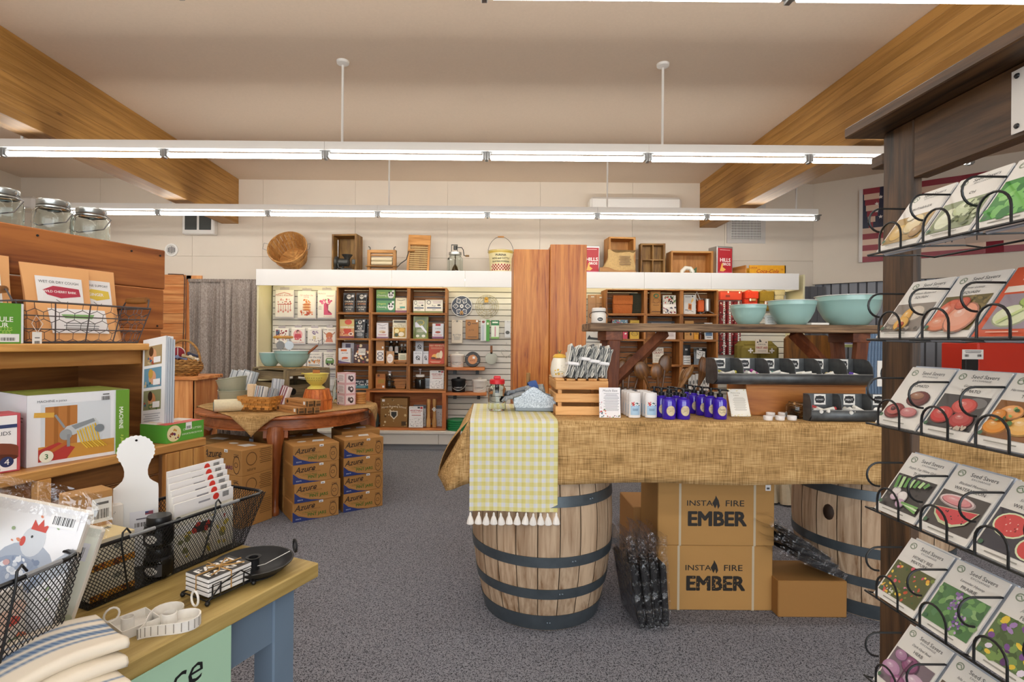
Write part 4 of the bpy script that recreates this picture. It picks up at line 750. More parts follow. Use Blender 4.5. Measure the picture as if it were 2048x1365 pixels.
bk('book', 'bushcraft_book', 'pale book titled in red capitals leaning in its crate', 'book', 1306, 1328, 696, rz3 + .018, [('r', 0, 0, 1, 1, '#e6e0d0'), ('t', 'BUSH', .5, .85, .15, '#7a4a34', {'bold': .02}), ('t', 'CRAFT', .5, .66, .15, '#9a4a3a', {'bold': .02}), ('t', '101', .5, .46, .15, '#7a4a34'), lines(.15, .06, .85, .3, 4, '#9a948a')], '#e3ddcc', d=.02)
t = thing('cord_bundle', 'small bundle of tan cord in front of the bushcraft book', 'cord', (xat(1318, 6.62), 6.62, rz3))
part('coil', MB().tube([(.075 * math.cos(a) * (1 + .1 * math.sin(3 * a)), .025 * math.sin(a), .012 + .006 * math.sin(5 * a)) for a in [i * .5 for i in range(38)]], .006, 6), mat('tan_cord', '#b98550', .8), t)
part('tail', MB().tube([(.06, 0, .01), (.1, -.01, .02), (.13, .01, .012), (.15, -.01, .03)], .005, 5), mat('tan_cord', '#b98550'), t)
bk('pouch', 'sleeve_pouch', 'tall black pouch with a white lower label', 'pouch', 1366, 1383, 690, rz3, [('r', 0, 0, 1, .45, '#dadad6'), ('t', 'SOAP', .5, .35, .1, '#555'), lines(.1, .05, .9, .26, 2, '#888'), ('r', .3, .72, .6, .8, '#ddd')], '#17181b')
bk('pouch', 'charcoal_pouch', 'glossy black pouch with a big white label', 'pouch', 1389, 1416, 697, rz3, [('p', [(.16, .38), (.84, .3), (.86, .8), (.2, .88)], '#dcdcd9'), ('sc', 66, 26, .22, .42, .8, .76, .02, .05, ['#555', '#999', '#333']), ('r', .4, .9, .62, .97, '#ddd')], '#141518', rough=.15)
for i in range(6): bk('box', 'sachet', 'white sachet in the lowest crate, %s counting from the crate divider' % ('first', 'second', 'third', 'fourth', 'fifth', 'sixth')[i], 'sachet', 1378 + i * 7, 1384 + i * 7, 752 - (i * 7) % 5, rz4, [('r', 0, 0, 1, 1, '#dcdcd8'), ('e', .5, .5, .25, .15, '#555')], '#dcdcd8', d=.02, group='white sachets in the lowest crate')
# hung left of the right crates
hpack('cutting_board_card', 'kraft backing card hung behind the milk jar', 1175, 1200, 590, 655, '#a87c50', [('r', .25, .92, .5, .95, '#ddd'), lines(.1, .7, .9, .72, 1, '#7a5a38')])
hpack('cutting_board_card', 'kraft backing card with a white price tag', 1191, 1213, 590, 655, '#b0855a', [('r', .3, .9, .7, .93, '#ddd'), ('r', .05, .72, .95, .74, '#8a6a44'), ('e', .45, .6, .18, .04, '#6a4a2a'), ('r', .62, .52, 1.0, .72, '#f2f2f4'), ('bc', .68, .58, .94, .64)], d=.035)
hpack('knife_pack', 'white card with a black blade shape under the plank', 1172, 1202, 662, 700, '#d8dad6', [('p', [(.05, .55), (.95, .5), (.8, .62), (.3, .66), (.2, .78)], '#2c2e30'), ('r', 0, .38, 1, .42, '#555')])
# right of the crates: bags and hanging strips
hpack('tool_roll', 'orange-red rolled tool pouch hung at the top', 1437, 1480, 583, 601, '#c7402a', [('r', 0, .85, 1, 1, '#a8321f'), ('r', .25, .3, .45, .55, '#7a2418'), ('r', .34, .78, .4, .95, '#eee'), ('r', .86, .74, .92, .92, '#eee')], .06)
def hbag(label, px0, px1, py0, py1, col, lab_):
    x, z, w, h = rc(px0, py0, px1, py1, 6.8); t = thing('hip_bag', label, 'bag', (x, SY, z), 0, 'small hip bags'); m = mat('cloth_' + col, col, .85, noise=.08, nscale=60, bump=.3)
    part('pocket', MB().box(-w / 2, w / 2, -.12, -.01, 0, h * .92, .02), m, t); part('flap', MB().box(-w / 2 - .004, w / 2 + .004, -.13, -.02, h * .45, h, .012), m, t)
    part('strap', MB().tube([(-w / 2, -.05, h * .5), (-w / 2 - .02, -.05, h * .9), (0, -.04, h + .02), (w / 2 + .02, -.05, h * .9), (w / 2, -.05, h * .5)], .006, 5), m, t)
    if lab_: decal(t, w, h, [('r', .25, .3, .8, .5, lab_), ('e', .36, .4, .07, .09, '#eee'), lines(.46, .34, .76, .46, 2, '#e9d0b0')], (-w / 2, -.132, 0))
hbag('red hip bag with a small label hung above the bowls', 1489, 1515, 583, 612, '#cf3a22', '#9a5a2a')
hbag('olive hip bag with a small label hung above the bowls', 1519, 1546, 583, 622, '#8f7426', '#9a4a2a')
hbag('cream canvas hip bag beside the yellow end panel', 1549, 1568, 580, 602, '#d9cda8', None)
for c in range(3):
    for r_ in range(4):
        w3 = ('beside the crates', 'in the middle column', 'in the outer column')[c]; h3 = ('topmost', 'second from top', 'third from top', 'lowest')[r_]
        hpack('survival_pack', 'red and white hanging pack %s, %s' % (w3, h3), 1438 + c * 14.5, 1451 + c * 14.5, 603 + r_ * 27, 629 + r_ * 27, '#7c1f26', [('r', .55 if c != 1 else .3, 0, .8 if c != 1 else .6, 1, '#e4e4e4'), ('sc', 70 + c * 4 + r_, 12, .05, .1, .95, .9, .06, .16, ['#2a2a2e', '#d9d5cf', '#8a8a8a', '#b04a44']), ('tl', .58 if c != 1 else .33, .1, .78 if c != 1 else .57, .9, 5, '#666')], .03, group='red survival packs on the slatwall')
zc = 1.36
t = thing('first_aid_bag', 'olive first aid bag with white crosses below the plank', 'bag', (xat(1520, 6.5), 6.52, .95))
part('body', MB().box(-.24, .24, 0, .2, 0, .43, .06), mat('cloth_#7d7030', '#7d7030', .85, noise=.08, nscale=60, bump=.3), t)
for s in (-1, 1): part('pocket', MB().box(-.11, .11, -.05, .02, .05, .38, .04), mat('cloth_#857838', '#857838', .85), t, (s * .12, 0, 0)); decal(t, .06, .06, [('r', .35, 0, .65, 1, '#eee'), ('r', 0, .35, 1, .65, '#eee')], (s * .13 - .03, -.052, .28))
tb = thing('pedestal', 'pale plinth under the olive first aid bag', 'plinth', (xat(1530, 6.6), 6.62, .232)); part('block', MB().box(-.35, .35, -.1, .2, 0, .717, .004), mSLAT, tb)
bk('book', 'first_aid_book', 'pale first aid handbook with red title', 'book', 1512, 1536, 679, .95 + .29, [('r', 0, 0, 1, 1, '#e6dfd0'), ('sc', 80, 6, .1, .72, .9, .94, .05, .08, ['#444']), ('t', 'SURVIVAL', .5, .6, .1, '#555'), ('t', 'FIRST AID', .5, .36, .2, '#a8322e', {'cond': 1, 'bold': .02}), lines(.1, .05, .9, .16, 1, '#999')], '#e3dccb', Yf=6.4, d=.02, lean=R(-1))
part('shelf_ledge', MB().box(-.09, .09, 0, .06, -.012, 0), mSLAT, tag(thing('book_ledge', 'x x x x', 'ledge', (xat(1524, 6.42), 6.4, .95 + .289)), 'small ledge under the first aid handbook', 'ledge'))
carton('open_carton', 'plain cardboard carton below the first aid handbook', 'box', xat(1547, 6.1), 6.1, .6, .51, .22, .565, mat('cardboard_tan', '#b98c56', .8), top=[('r', .02, .05, .98, .95, '#a67c4a')])
t = thing('plain_plinth', 'low plinth under the cardboard carton', 'plinth', (xat(1547, 6.1), 6.21, 0)); part('block', MB().box(-.3, .3, -.13, .13, 0, .6), mSLAT, t)
# wooden display board and blue towels beyond the table
t = thing('wooden_board', 'tall dark wooden board with rounded corners behind the trestle brace', 'board', (xat(1616, 5.6), 5.6, 0))
hh = W(1616, 671, 5.6).z; part('panel', MB().prism([(-.24, 0), (.24, 0), (.24, hh - .04), (.2, hh), (-.2, hh), (-.24, hh - .04)], 0, .03), wood('brown_veneer', '#5e3c17', '#8f5d24', 'z', 10, .1, .4), t)
for s in (-1, 1): part('foot', MB().box(-.03, .03, -.15, .18, 0, .06), mLID, t, (s * .18, 0, 0))
t = thing('towel_stand', 'dark stand holding blue-grey towels beside the seed rack post', 'stand', (xat(1745, 5.0), 5.0, 0))
part('post', MB().cyl(.02, 0, 1.5, 10).box(-.15, .15, -.02, .02, 1.46, 1.49).box(-.15, .15, -.15, .15, 0, .03), mLID, t)
for i in range(5):
    tt = thing('blue_towel', 'blue-grey towel hanging on the dark stand, %s from the bench' % ('first', 'second', 'third', 'fourth', 'fifth')[i], 'towel', (xat(1735 + i * 6.2, 4.97), 4.97, .62), 0, 'blue-grey towels on the stand')
    part('cloth', MB().grid(lambda u, v: ((u - .5) * .026 + .003 * math.sin(v * 8), -.02 + .04 * math.sin(PI * u), v * .84), 6, 8), mat('cloth_blue', '#7f98b5', .9, noise=.1, nscale=90), tt); solid(tt.children[0], .004)
t = thing('round_sign', 'small purple and white sign under the bench end', 'sign', (xat(1691, 5.3), 5.3, 0))
part('post', MB().cyl(.012, 0, 1.2, 8), mLID, t); zz = W(1691, 695, 5.3).z; part('plate', MB().box(-.06, .06, -.02, -.012, zz, zz + .09, .002), mWHITE, t); decal(t, .12, .09, [('r', 0, .4, 1, 1, '#5f5a8f'), lines(.1, .45, .9, .95, 3, '#e9e9f2'), ('r', 0, 0, 1, .3, '#9aa36a')], (-.06, -.0202, zz)); part('base', MB().cyl(.12, 0, .02, 20), mLID, t)
# red display seen behind the seed rack
t = thing('red_display', 'bright red display stand glimpsed behind the seed rack', 'display', (xat(2020, 4.2) + .2, 4.2, 0))
part('panel', MB().box(-.45, .6, 0, .35, .1, 1.37, .01), mat('red_gloss', '#c8321f', .35), t); part('base', MB().box(-.4, .55, .02, .33, 0, .1), mLID, t)
part('topper', MB().box(-.1, .6, -.01, .36, 1.37, 1.42, .004), mat('blue_gloss', '#3a8ab0', .4), t)
t = thing('price_sign', 'small white price placard on a black shelf clip behind the seed rack', 'sign', (xat(1945, 4.1), 4.1, 0)); zz = W(1945, 719, 4.1).z
part('stem', MB().box(-.05, .05, .0, .04, 0, zz, .004), mLID, t); part('plate', MB().box(-.08, .08, -.006, 0, zz, zz + .075), mWHITE, t); decal(t, .16, .075, [lines(.08, .62, .92, .92, 2, '#333'), ('bc', .1, .25, .3, .5), ('bc', .7, .25, .9, .5)], (-.08, -.0062, zz))
# ================================================================== TOP OF THE VALANCE
TZ = 2.01 + .181
BW = lambda a: wood('old_bushel_wood', '#a8733a', '#cf9c5c', a, 14, .1, .6, rnd=.2)
AW = lambda a: wood('antique_wood', '#7a5426', '#a97f42', a, 14, .1, .6, dark='#4f3517', rnd=.2)
OW = lambda a: wood('orange_box_wood', '#b27636', '#d59a55', a, 12, .1, .55, rnd=.15)
def tx(px, Y=6.72): return xat(px, Y)
t = thing('bushel_basket', 'round bushel basket tipped on its side facing out', 'basket', (tx(577), 6.74, TZ))
tilt = R(62); C0 = Matrix.Translation((0, .02, .255)) @ Matrix.Rotation(tilt, 4, 'X')
for i in range(26):
    a0, a1 = 2 * PI * i / 26 + .012, 2 * PI * (i + 1) / 26 - .012; m = MB(); m.M = C0
    m.lathe([(.175, -.13), (.235, .13), (.23, .13), (.17, -.13), (.175, -.13)], 2, False, a0, a1); part('stave', m, BW('z'), t)
m = MB(); m.M = C0; part('bottom', m.lathe([(0, -.13), (.176, -.13), (.176, -.12), (0, -.12)], 26), BW('x'), t)
for z_ in (.115, 0):
    m = MB(); m.M = C0; r_ = .24 if z_ else .21; part('hoop', m.lathe([(r_ - .003, z_ - .014), (r_ + .006, z_ - .014), (r_ + .008, z_ + .018), (r_ - .001, z_ + .018), (r_ - .003, z_ - .014)], 30, False), BW('x'), t)
for s in (-1, 1):
    m = MB(); m.M = C0; part('wire_handle', m.tube([(s * .235, -.05, .12), (s * .29, -.045, .15), (s * .29, .045, .15), (s * .235, .05, .12)], .003, 5), mALU, t)
for i in range(7): m = MB(); m.M = C0 @ Matrix.Rotation(i * .45, 4, 'Z'); part('bottom_slat', m.box(-.16, .16, -.014, .014, -.119, -.113 + i * .0006), BW('x'), t)
def tallbox(label, px0, px1, py, mt, dd=.2, rail=True, y=6.66, cross=None, rz=0):
    x = tx((px0 + px1) / 2, y); w = (px1 - px0) / F * y; h = W(px0, py, y).z - TZ
    t = thing('wooden_box', label, 'box', (x, y, TZ), rz); k = .022
    for s in (-1, 1): part('side', MB().box(s * w / 2, s * (w / 2 - k), 0, dd, 0, h, .002), mt('z'), t)
    part('top_end', MB().box(-w / 2 + k, w / 2 - k, 0, dd, h - k, h, .002), mt('x'), t); part('bottom_end', MB().box(-w / 2 + k, w / 2 - k, 0, dd, 0, k, .002), mt('x'), t)
    for i in range(2): part('back_plank', MB().box(-w / 2 + k + i * (w / 2 - k) + .001, -w / 2 + k + (i + 1) * (w / 2 - k) - .001, dd - .012, dd, k, h - k), mt('z'), t)
    if cross:
        part('divider', MB().box(-.006, .006, 0, dd - .012, k, h - k), mt('z'), t); part('divider', MB().box(-w / 2 + k, -.006, .0, dd - .012, h * .48, h * .48 + .012).box(.006, w / 2 - k, 0, dd - .012, h * .48, h * .48 + .012), mt('x'), t)
    return t
tb_ = tallbox('tall open wooden box standing on end behind the iron grinder', 661, 712, 468, AW, .22, y=6.66, rz=R(-6))
part('rod', MB().tube([(-.09, .03, .02), (-.09, .03, .42)], .005, 6), mALU, tb_)
t = thing('meat_grinder', 'cast iron meat grinder with a curved crank', 'grinder', (tx(688, 6.58), 6.585, TZ))
mIRON = mat('cast_iron', '#4a4a47', .45, metal=.7, noise=.15, nscale=40)
part('barrel', MB().at(-.02, 0, .12, ry=PI / 2).lathe([(0, -.09), (.06, -.085), (.065, -.06), (.05, -.05), (.048, .06), (.035, .075), (0, .08)], 20), mIRON, t)
part('hopper', MB().at(.03, 0, .15).lathe([(.03, 0), (.04, .03), (.065, .06), (.067, .066), (.06, .066), (.035, .03)], 20), mIRON, t)
part('ring', MB().at(-.1, 0, .12, ry=PI / 2).lathe([(.055, -.012), (.075, -.012), (.075, .012), (.055, .012)], 20), mIRON, t)
part('crank', MB().tube([(-.08, -.04, .12), (-.06, -.06, .05), (0, -.062, .03), (.07, -.055, .035), (.12, -.05, .015)], .011, 8), mIRON, t)
part('clamp', MB().tube([(-.02, 0, .09), (-.03, .01, .05), (-.06, .01, .025), (-.11, 0, .02), (-.13, 0, .06)], .014, 8).box(-.04, .05, -.02, .02, 0, .02), mIRON, t)
part('wing_nut', MB().at(.1, 0, .13).box(-.012, .03, -.006, .006, -.03, .03, .004), mIRON, t)
t = thing('clothes_wringer', 'wooden clothes wringer with a long wire crank', 'wringer', (tx(762, 6.64), 6.66, TZ))
for s in (-1, 1): part('post', MB().box(-.02, .02, -.03, .03, 0, .29, .004), BW('z'), t, (s * .16, 0, 0))
part('top_bar', MB().box(-.18, .18, -.028, .028, .25, .29, .004), BW('x'), t); part('spring_bar', MB().box(-.14, .14, -.02, .02, .215, .235, .003), BW('x'), t)
for z_, m_ in ((.175, mat('rubber_roller', '#d7c9a8', .6)), (.125, mat('rubber_roller', '#d7c9a8'))): part('roller', MB().at(0, 0, z_, ry=PI / 2).cyl(.025, -.13, .13, 16), m_, t)
part('tray', MB().box(-.19, .19, -.07, .05, .075, .088, .003), AW('x'), t); part('lower_bar', MB().box(-.14, .14, -.025, .025, .01, .055, .003), BW('x'), t)
for s in (-1, 1): part('clamp_screw', MB().tube([(s * .15, 0, .29), (s * .15, 0, .32), (s * .17, 0, .335)], .006, 6), mIRON, t)
c_ = part('crank', MB().tube([(.16, -.02, .09), (.21, -.03, .085), (.24, -.03, .12), (.31, -.03, .17), (.33, -.03, .24), (.34, -.03, .28)], .006, 6), mIRON, t)
part('grip', MB().at(.34, -.03, .285, ry=PI / 2).lathe([(0, -.01), (.012, -.008), (.016, .03), (.012, .075), (0, .08)], 12), BW('x'), c_)
x, z, w, h = rc(813, 467, 858, 545, 6.62); h = W(835, 467, 6.62).z - TZ
t = thing('washboard', 'wooden washboard with ribbed front leaning on the wall', 'washboard', (x, 6.6, TZ)); t.rotation_euler = (R(-10), R(1.5), 0)
for s in (-1, 1): part('leg', MB().box(-.014, .014, 0, .03, 0, h, .003), OW('z'), t, (s * (w / 2 - .014), 0, 0))
part('head_board', MB().box(-w / 2, w / 2, -.004, .032, h - .13, h, .004), OW('x'), t)
for i in range(11): part('rib', MB().at(0, .012, .06 + i * (h - .22) / 10, ry=PI / 2).cyl(.007, -w / 2 + .028, w / 2 - .028, 8), mat('pale_rib', '#c9ad7a', .5), t)
part('back_sheet', MB().box(-w / 2 + .02, w / 2 - .02, .018, .024, .03, h - .13), AW('z'), t)
t = jar('butter_churn', 'glass butter churn with an iron crank on its lid', tx(909, 6.65), 6.65, TZ, .098, .24, mTIN, .025, sq=True); t['category'] = 'churn'
part('crank_gear', MB().at(0, 0, .265).box(-.05, -.043, -.012, .012, 0, .1).box(-.05, .03, -.012, .012, .093, .1).box(.022, .03, -.012, .012, 0, .1).at(0, 0, .3).lathe([(0, 0), (.022, 0), (.022, .05), (0, .05)], 12), mIRON, t)
part('crank_arm', MB().tube([(.02, 0, .33), (.08, 0, .33), (.1, 0, .3), (.11, 0, .23), (.13, 0, .225)], .006, 6), mIRON, t); part('crank_grip', MB().at(.13, 0, .225, ry=PI / 2).cyl(.011, 0, .045, 10), AW('x'), t)
part('paddle', MB().cyl(.005, .03, .26, 8).prism([(-.045, .03), (.045, .03), (.03, .08), (0, .13), (-.03, .08)], -.004, .004), AW('z'), t)
t = thing('feed_pail', 'cream metal pail with red checkerboard band and wire bail', 'pail', (tx(1000, 6.66), 6.68, TZ))
mP = mat('cream_paint_tin', '#e4d7a4', .4, noise=.06, nscale=20)
part('body', MB().lathe([(0, 0), (.13, 0), (.155, .28), (.16, .282), (.16, .29), (.152, .29), (.127, .006), (0, .006)], 32), mP, t)
part('rim_band', MB().lathe([(.1545, .255), (.157, .285), (.162, .288), (.162, .292)], 32), mat('yellow_band', '#c9ab4a', .4), t)
def pw(u, v, l): r_ = .13 + .025 * v / .28; an = -PI / 2 - .95 + u / .145; return ((r_ + l) * math.cos(an), (r_ + l) * math.sin(an), v)
sh = [('r', 0, .12, 1, .42, '#f0e6c4')] + [('r', i / 14, .13 + j * .07, (i + 1) / 14, .2 + j * .07, '#a8242e') for i in range(14) for j in range(4) if (i + j) % 2 == 0]
sh += [('t', 'PURINA', .5, .8, .09, '#2b2a28', {'bold': .02, 'mw': .5}), ('t', 'HOG and CATTLE', .5, .66, .085, '#2b2a28', {'bold': .02, 'mw': .8}), ('t', 'DUSTING POWDER', .5, .52, .075, '#2b2a28', {'bold': .02, 'mw': .8})]
decal(t, .275, .28, sh, warp=pw)
b_ = part('bail', MB().tube([(.16 * math.cos(a), -.02 * math.sin(a), .27 + .2 * math.sin(a)) for a in [PI * i / 16 for i in range(17)]], .003, 6), mIRON, t)
part('grip', MB().at(0, -.02, .47, ry=PI / 2).cyl(.01, -.04, .04, 10), OW('x'), b_)
def tin(label, px0, px1, py, y, rz=0, half=False):
    x = tx((px0 + px1) / 2, y); w = (px1 - px0) / F * y; h = W(px0, py, y).z - TZ
    t = thing('coffee_tin', label, 'tin', (x, y, TZ), rz, 'red coffee tins'); d = .17
    part('body', MB().box(-w / 2, w / 2, 0, d, 0, h, .006), mat('bare_tin', '#a9a7a3', .35, metal=.8), t)
    dec = [('r', .06, 0, .94, .94, '#b5202c'), ('r', .06, .0, .94, .14, '#c2556a'), ('t', 'HILLS', .52, .54, .12, '#f3ece6', {'bold': .03, 'mw': .8}), ('t', 'BROS', .6, .4, .09, '#f3ece6', {'bold': .03, 'mw': .5}), ('p', [(.18, .16), (.3, .42), (.4, .42), (.36, .3), (.56, .22), (.4, .15)], '#e9b45a'), lines(.14, .86, .86, .9, 1, '#e9c0b8')]
    decal(t, w, h, dec, (-w / 2, 0, 0)); decal(t, d, h, [('r', .06, 0, .94, .94, '#a81c28'), ('t', 'HILLS', .5, .54, .1, '#eadfd8', {'mw': .8}), lines(.15, .2, .85, .4, 3, '#c9786a')], (w / 2, 0, 0), U=(0, 1, 0), name='side_print')
tin('red coffee tin half hidden by the wooden panel', 1166, 1198, 492, 6.66)
tin('red coffee tin between the low crate and the yellow crate', 1430, 1467, 493, 6.64, R(14))
tallbox('tall open orange-brown wooden box behind the cloth sack', 1216, 1270, 474, OW, .22, y=6.7, rz=R(5))
t = thing('cloth_sack', 'tan cloth sack with script lettering slumped against a tall box', 'sack', (tx(1236, 6.6), 6.655, TZ), 0)
def sk(u, v):
    th = 2 * PI * u; w_ = .2 - .03 * v + .015 * math.sin(7 * v + 2 * th); dd = .06 + .01 * math.sin(3 * th)
    return (math.copysign(abs(math.cos(th)) ** .6, math.cos(th)) * w_ + .06 * v, math.copysign(abs(math.sin(th)) ** .6, math.sin(th)) * dd * (1 - .4 * v) + .03 * v, .3 * v + .02 * math.sin(2 * th + 1) * v + .012 * math.cos(5 * th) * v)
bm = MB().grid(sk, 32, 10); bm.f.append(tuple(range(32))); bm.f.append(tuple(10 * 33 + i for i in range(32)))
part('bag', bm, mat('sack_cloth', '#c9a872', .9, noise=.1, nscale=50, bump=.4), t, ang=70)
part('folded_hem', MB().grid(lambda u, v: (-.24 + .46 * u, -.07 - .03 * v + .012 * math.sin(u * 19), .085 - .06 * v - .05 * u + .012 * math.sin(9 * u)), 20, 3), mat('sack_hem', '#b3865a', .9), t); solid(t.children[-1], .006)
decal(t, .2, .16, [lines(.1, .1, .9, .9, 6, '#7a5a38')], (-.02, -.062, .1), V=(0, .15, 1), name='lettering')
tallbox('shallow wooden tray with a cross divider standing on end', 1280, 1329, 487, AW, .1, y=6.7, cross=True)
lb = tallbox('low wide wooden box on its side holding a white ceramic figure', 1341, 1425, 502, OW, .2, y=6.68)
t = thing('ceramic_goose', 'white and green ceramic figure in the low crate', 'figurine', (tx(1376, 6.6), 6.6, TZ))
part('body', MB().tube([(-.09, 0, 0), (-.08, 0, .05), (-.04, 0, .09), (.02, 0, .085), (.05, 0, .04), (.08, 0, .02)], [.02, .026, .028, .026, .03, .01], 10), mat('white_glaze', '#e9e4d6', .25), t)
part('leaf', MB().prism([(.02, .03), (.06, .0), (.09, .02), (.095, .1), (.05, .07)], -.02, -.012), mat('green_glaze', '#4a5f3a', .3), t)
t = thing('soda_crate', 'yellow wooden soda crate with red script lettering', 'crate', (tx(1526, 6.6), 6.6, TZ))
mY = mat('yellow_paint', '#e2a322', .5, noise=.1, nscale=20); w, h = 89 / F * 6.6, W(1540, 531, 6.6).z - TZ
part('front', MB().box(-w / 2 + .1, w / 2, 0, .015, 0, h, .002), mY, t); part('back', MB().box(-w / 2, w / 2, .27, .285, 0, h, .002), mY, t)
for s in (-1, 1): part('end', MB().box(-.008, .008, .0, .28, 0, h, .002), OW('y'), t, (s * (w / 2 - .008) + (.05 if s < 0 else 0), .0 if s > 0 else .0, 0), rot=(0, 0, R(12) if s < 0 else 0))
decal(t, w - .1, h, [('t', 'Coca-Cola', .5, .45, .5, '#a3241e', {'shear': .35, 'bold': .01, 'mw': .6}), ('t', 'DRINK', .12, .75, .16, '#a3241e', {'mw': .2}), ('t', '32', .9, .6, .16, '#a3241e')], (-w / 2 + .1, 0, 0))
# ================================================================== ROUND TABLE AND CARTONS
def G(px, py, z):
    dx, dy = px - VPX, py - CY; c, s = math.cos(ROLL), math.sin(ROLL); yr = -dx * s + dy * c
    Y = (CH - z) * F / yr; return W(px, py, Y)
def weave(name):
    m, nt, b, N, L = nodes(name); tc = N('TexCoord')
    def nz(sc, k, d=2):
        mp = N('Mapping'); mp.inputs['Scale'].default_value = sc; n = N('TexNoise'); n.inputs['Scale'].default_value = k; n.inputs['Detail'].default_value = d; L(tc.outputs['Object'], mp.inputs[0]); L(mp.outputs[0], n.inputs['Vector']); return n.outputs['Fac']
    def mad(x, k, y):
        q = N('Math'); q.operation = 'MULTIPLY_ADD'; q.inputs[1].default_value = k; L(x, q.inputs[0])
        if isinstance(y, float): q.inputs[2].default_value = y
        else: L(y, q.inputs[2])
        return q.outputs[0]
    v = mad(nz((.03, .3, 1), 420), .55, mad(nz((1, .3, .03), 420), .55, mad(nz((.35, .35, 1), 16, 5), .35, -.225)))
    r = N('ValToRGB'); e = r.color_ramp.elements; e[0].position = .33; e[1].position = .67; e[0].color = (*hx('#7d6340'), 1); e[1].color = (*hx('#dcbb88'), 1); k = e.new(.5); k.color = (*hx('#b8925f'), 1)
    L(v, r.inputs['Fac']); L(r.outputs['Color'], b.inputs['Base Color']); b.inputs['Roughness'].default_value = .95; b.inputs['Specular IOR Level'].default_value = .1
    bp = N('Bump'); bp.inputs['Strength'].default_value = .5; bp.inputs['Distance'].default_value = .003; L(v, bp.inputs['Height']); L(bp.outputs['Normal'], b.inputs['Normal']); return m
mBUR = weave('burlap')
TW = lambda a: wood('table_cherry', '#8a4a22', '#b56a38', a, 9, .1, .35, rnd=.08)
TC = Vector((-1.78, 4.75, 0)); TR = .75
t = thing('round_table', 'round cherry wood table with curved cabriole legs', 'table', TC)
part('tabletop', MB().lathe([(0, .728), (TR - .03, .728), (TR - .012, .732), (TR, .742), (TR - .002, .752), (TR - .012, .76), (0, .76)], 72), TW('x'), t)
part('apron', MB().lathe([(TR - .06, .728), (TR - .055, .66), (TR - .045, .655), (TR - .045, .645), (TR - .08, .645), (TR - .08, .728)], 72, False), TW('x'), t)
for a in (-78, 12, 102, 192):
    c, s = math.cos(R(a)), math.sin(R(a)); P_ = []; rr = []
    for z_, ro, r_ in ((.66, .67, .062), (.6, .69, .066), (.53, .70, .055), (.42, .695, .043), (.28, .685, .034), (.14, .68, .027), (.07, .685, .026), (.035, .70, .036), (.012, .705, .036), (0, .705, .03)):
        P_.append((ro * c, ro * s, z_)); rr.append(r_)
    part('leg', MB().tube(P_, rr, 14), TW('z'), t, ang=50)
    part('knee_block', MB().at(.66 * c, .66 * s, .6, rz=R(a)).prism([(-.08, .05), (.02, .05), (.03, -.01), (-.02, -.04)], -.09, .09), TW('z'), t)
def cl(u, v):
    a, b = (u - .5) * 1.29, (v - .5) * 1.29; x, y = (a - b) * .7071, (a + b) * .7071; r_ = math.hypot(x, y); e = TR + .008
    z_ = .7635 + .0015 * math.sin(9 * x) * math.sin(8 * y)
    if r_ > e:
        k = (e + .012 * math.sin(min(1, (r_ - e) / .05) * PI / 2)) / r_; z_ -= (r_ - e) * .97; x, y = x * k, y * k
    return (x, y, z_)
tc_ = tag(part('table_cloth', MB().grid(cl, 64, 64), mBUR, None, TC), 'tan burlap square draped over the round table with one corner hanging', 'tablecloth'); solid(tc_, .003, 1)
TT = .767
def tableitem(p): return Vector((p.x, p.y, TT))
# woven basket with towels
def loopband(m, w, d, z0, z1, th=.004, flare=0):
    for s in (-1, 1):
        m.box(-w / 2, w / 2, s * d / 2 - th, s * d / 2 + th, z0, z1); m.box(s * w / 2 - th, s * w / 2 + th, -d / 2, d / 2, z0, z1)
    return m
def woven(name, label, loc, rz, w, d, h, c1, rows=6):
    t = thing(name, label, 'basket', loc, rz); mt = wood('splint_' + c1, c1, '#e0a050', 'x', 20, .2, .5, rnd=.25)
    for i in range(rows):
        k = 1 + .22 * i / rows; z0 = h * i / rows
        n = max(3, int(w * k / .032)); m = MB()
        for j in range(n):
            for s in (-1, 1): m.box(-w * k / 2 + w * k * j / n, -w * k / 2 + w * k * (j + .96) / n, s * d * k / 2 + (.004 if (i + j) % 2 else -.001) * s - .002, s * d * k / 2 + (.004 if (i + j) % 2 else -.001) * s + .002, z0, z0 + h / rows * .93)
        n2 = max(3, int(d * k / .032))
        for j in range(n2):
            for s in (-1, 1): m.box(s * w * k / 2 + (.004 if (i + j) % 2 else -.001) * s - .002, s * w * k / 2 + (.004 if (i + j) % 2 else -.001) * s + .002, -d * k / 2 + d * k * j / n2, -d * k / 2 + d * k * (j + .96) / n2, z0, z0 + h / rows * .93)
        o = part('weave_row', m, mt, t); o['kind'] = 'stuff'
    part('rim', loopband(MB(), w * 1.22, d * 1.22, h - .004, h + .018, .006), mt, t); part('bottom', MB().box(-w / 2, w / 2, -d / 2, d / 2, 0, .004), mt, t)
    part('lining', loopband(MB(), w * 1.05, d * 1.05, .002, h, .001), mat('basket_shade', '#7a5020', .8), t); return t  # lining is a dark band that paints the shade inside the weave
BL = Vector((-1.845, 4.34, TT)); woven('woven_basket', 'tan woven splint basket of folded towels on the round table', BL, R(-12), .24, .2, .105, '#b87a30')
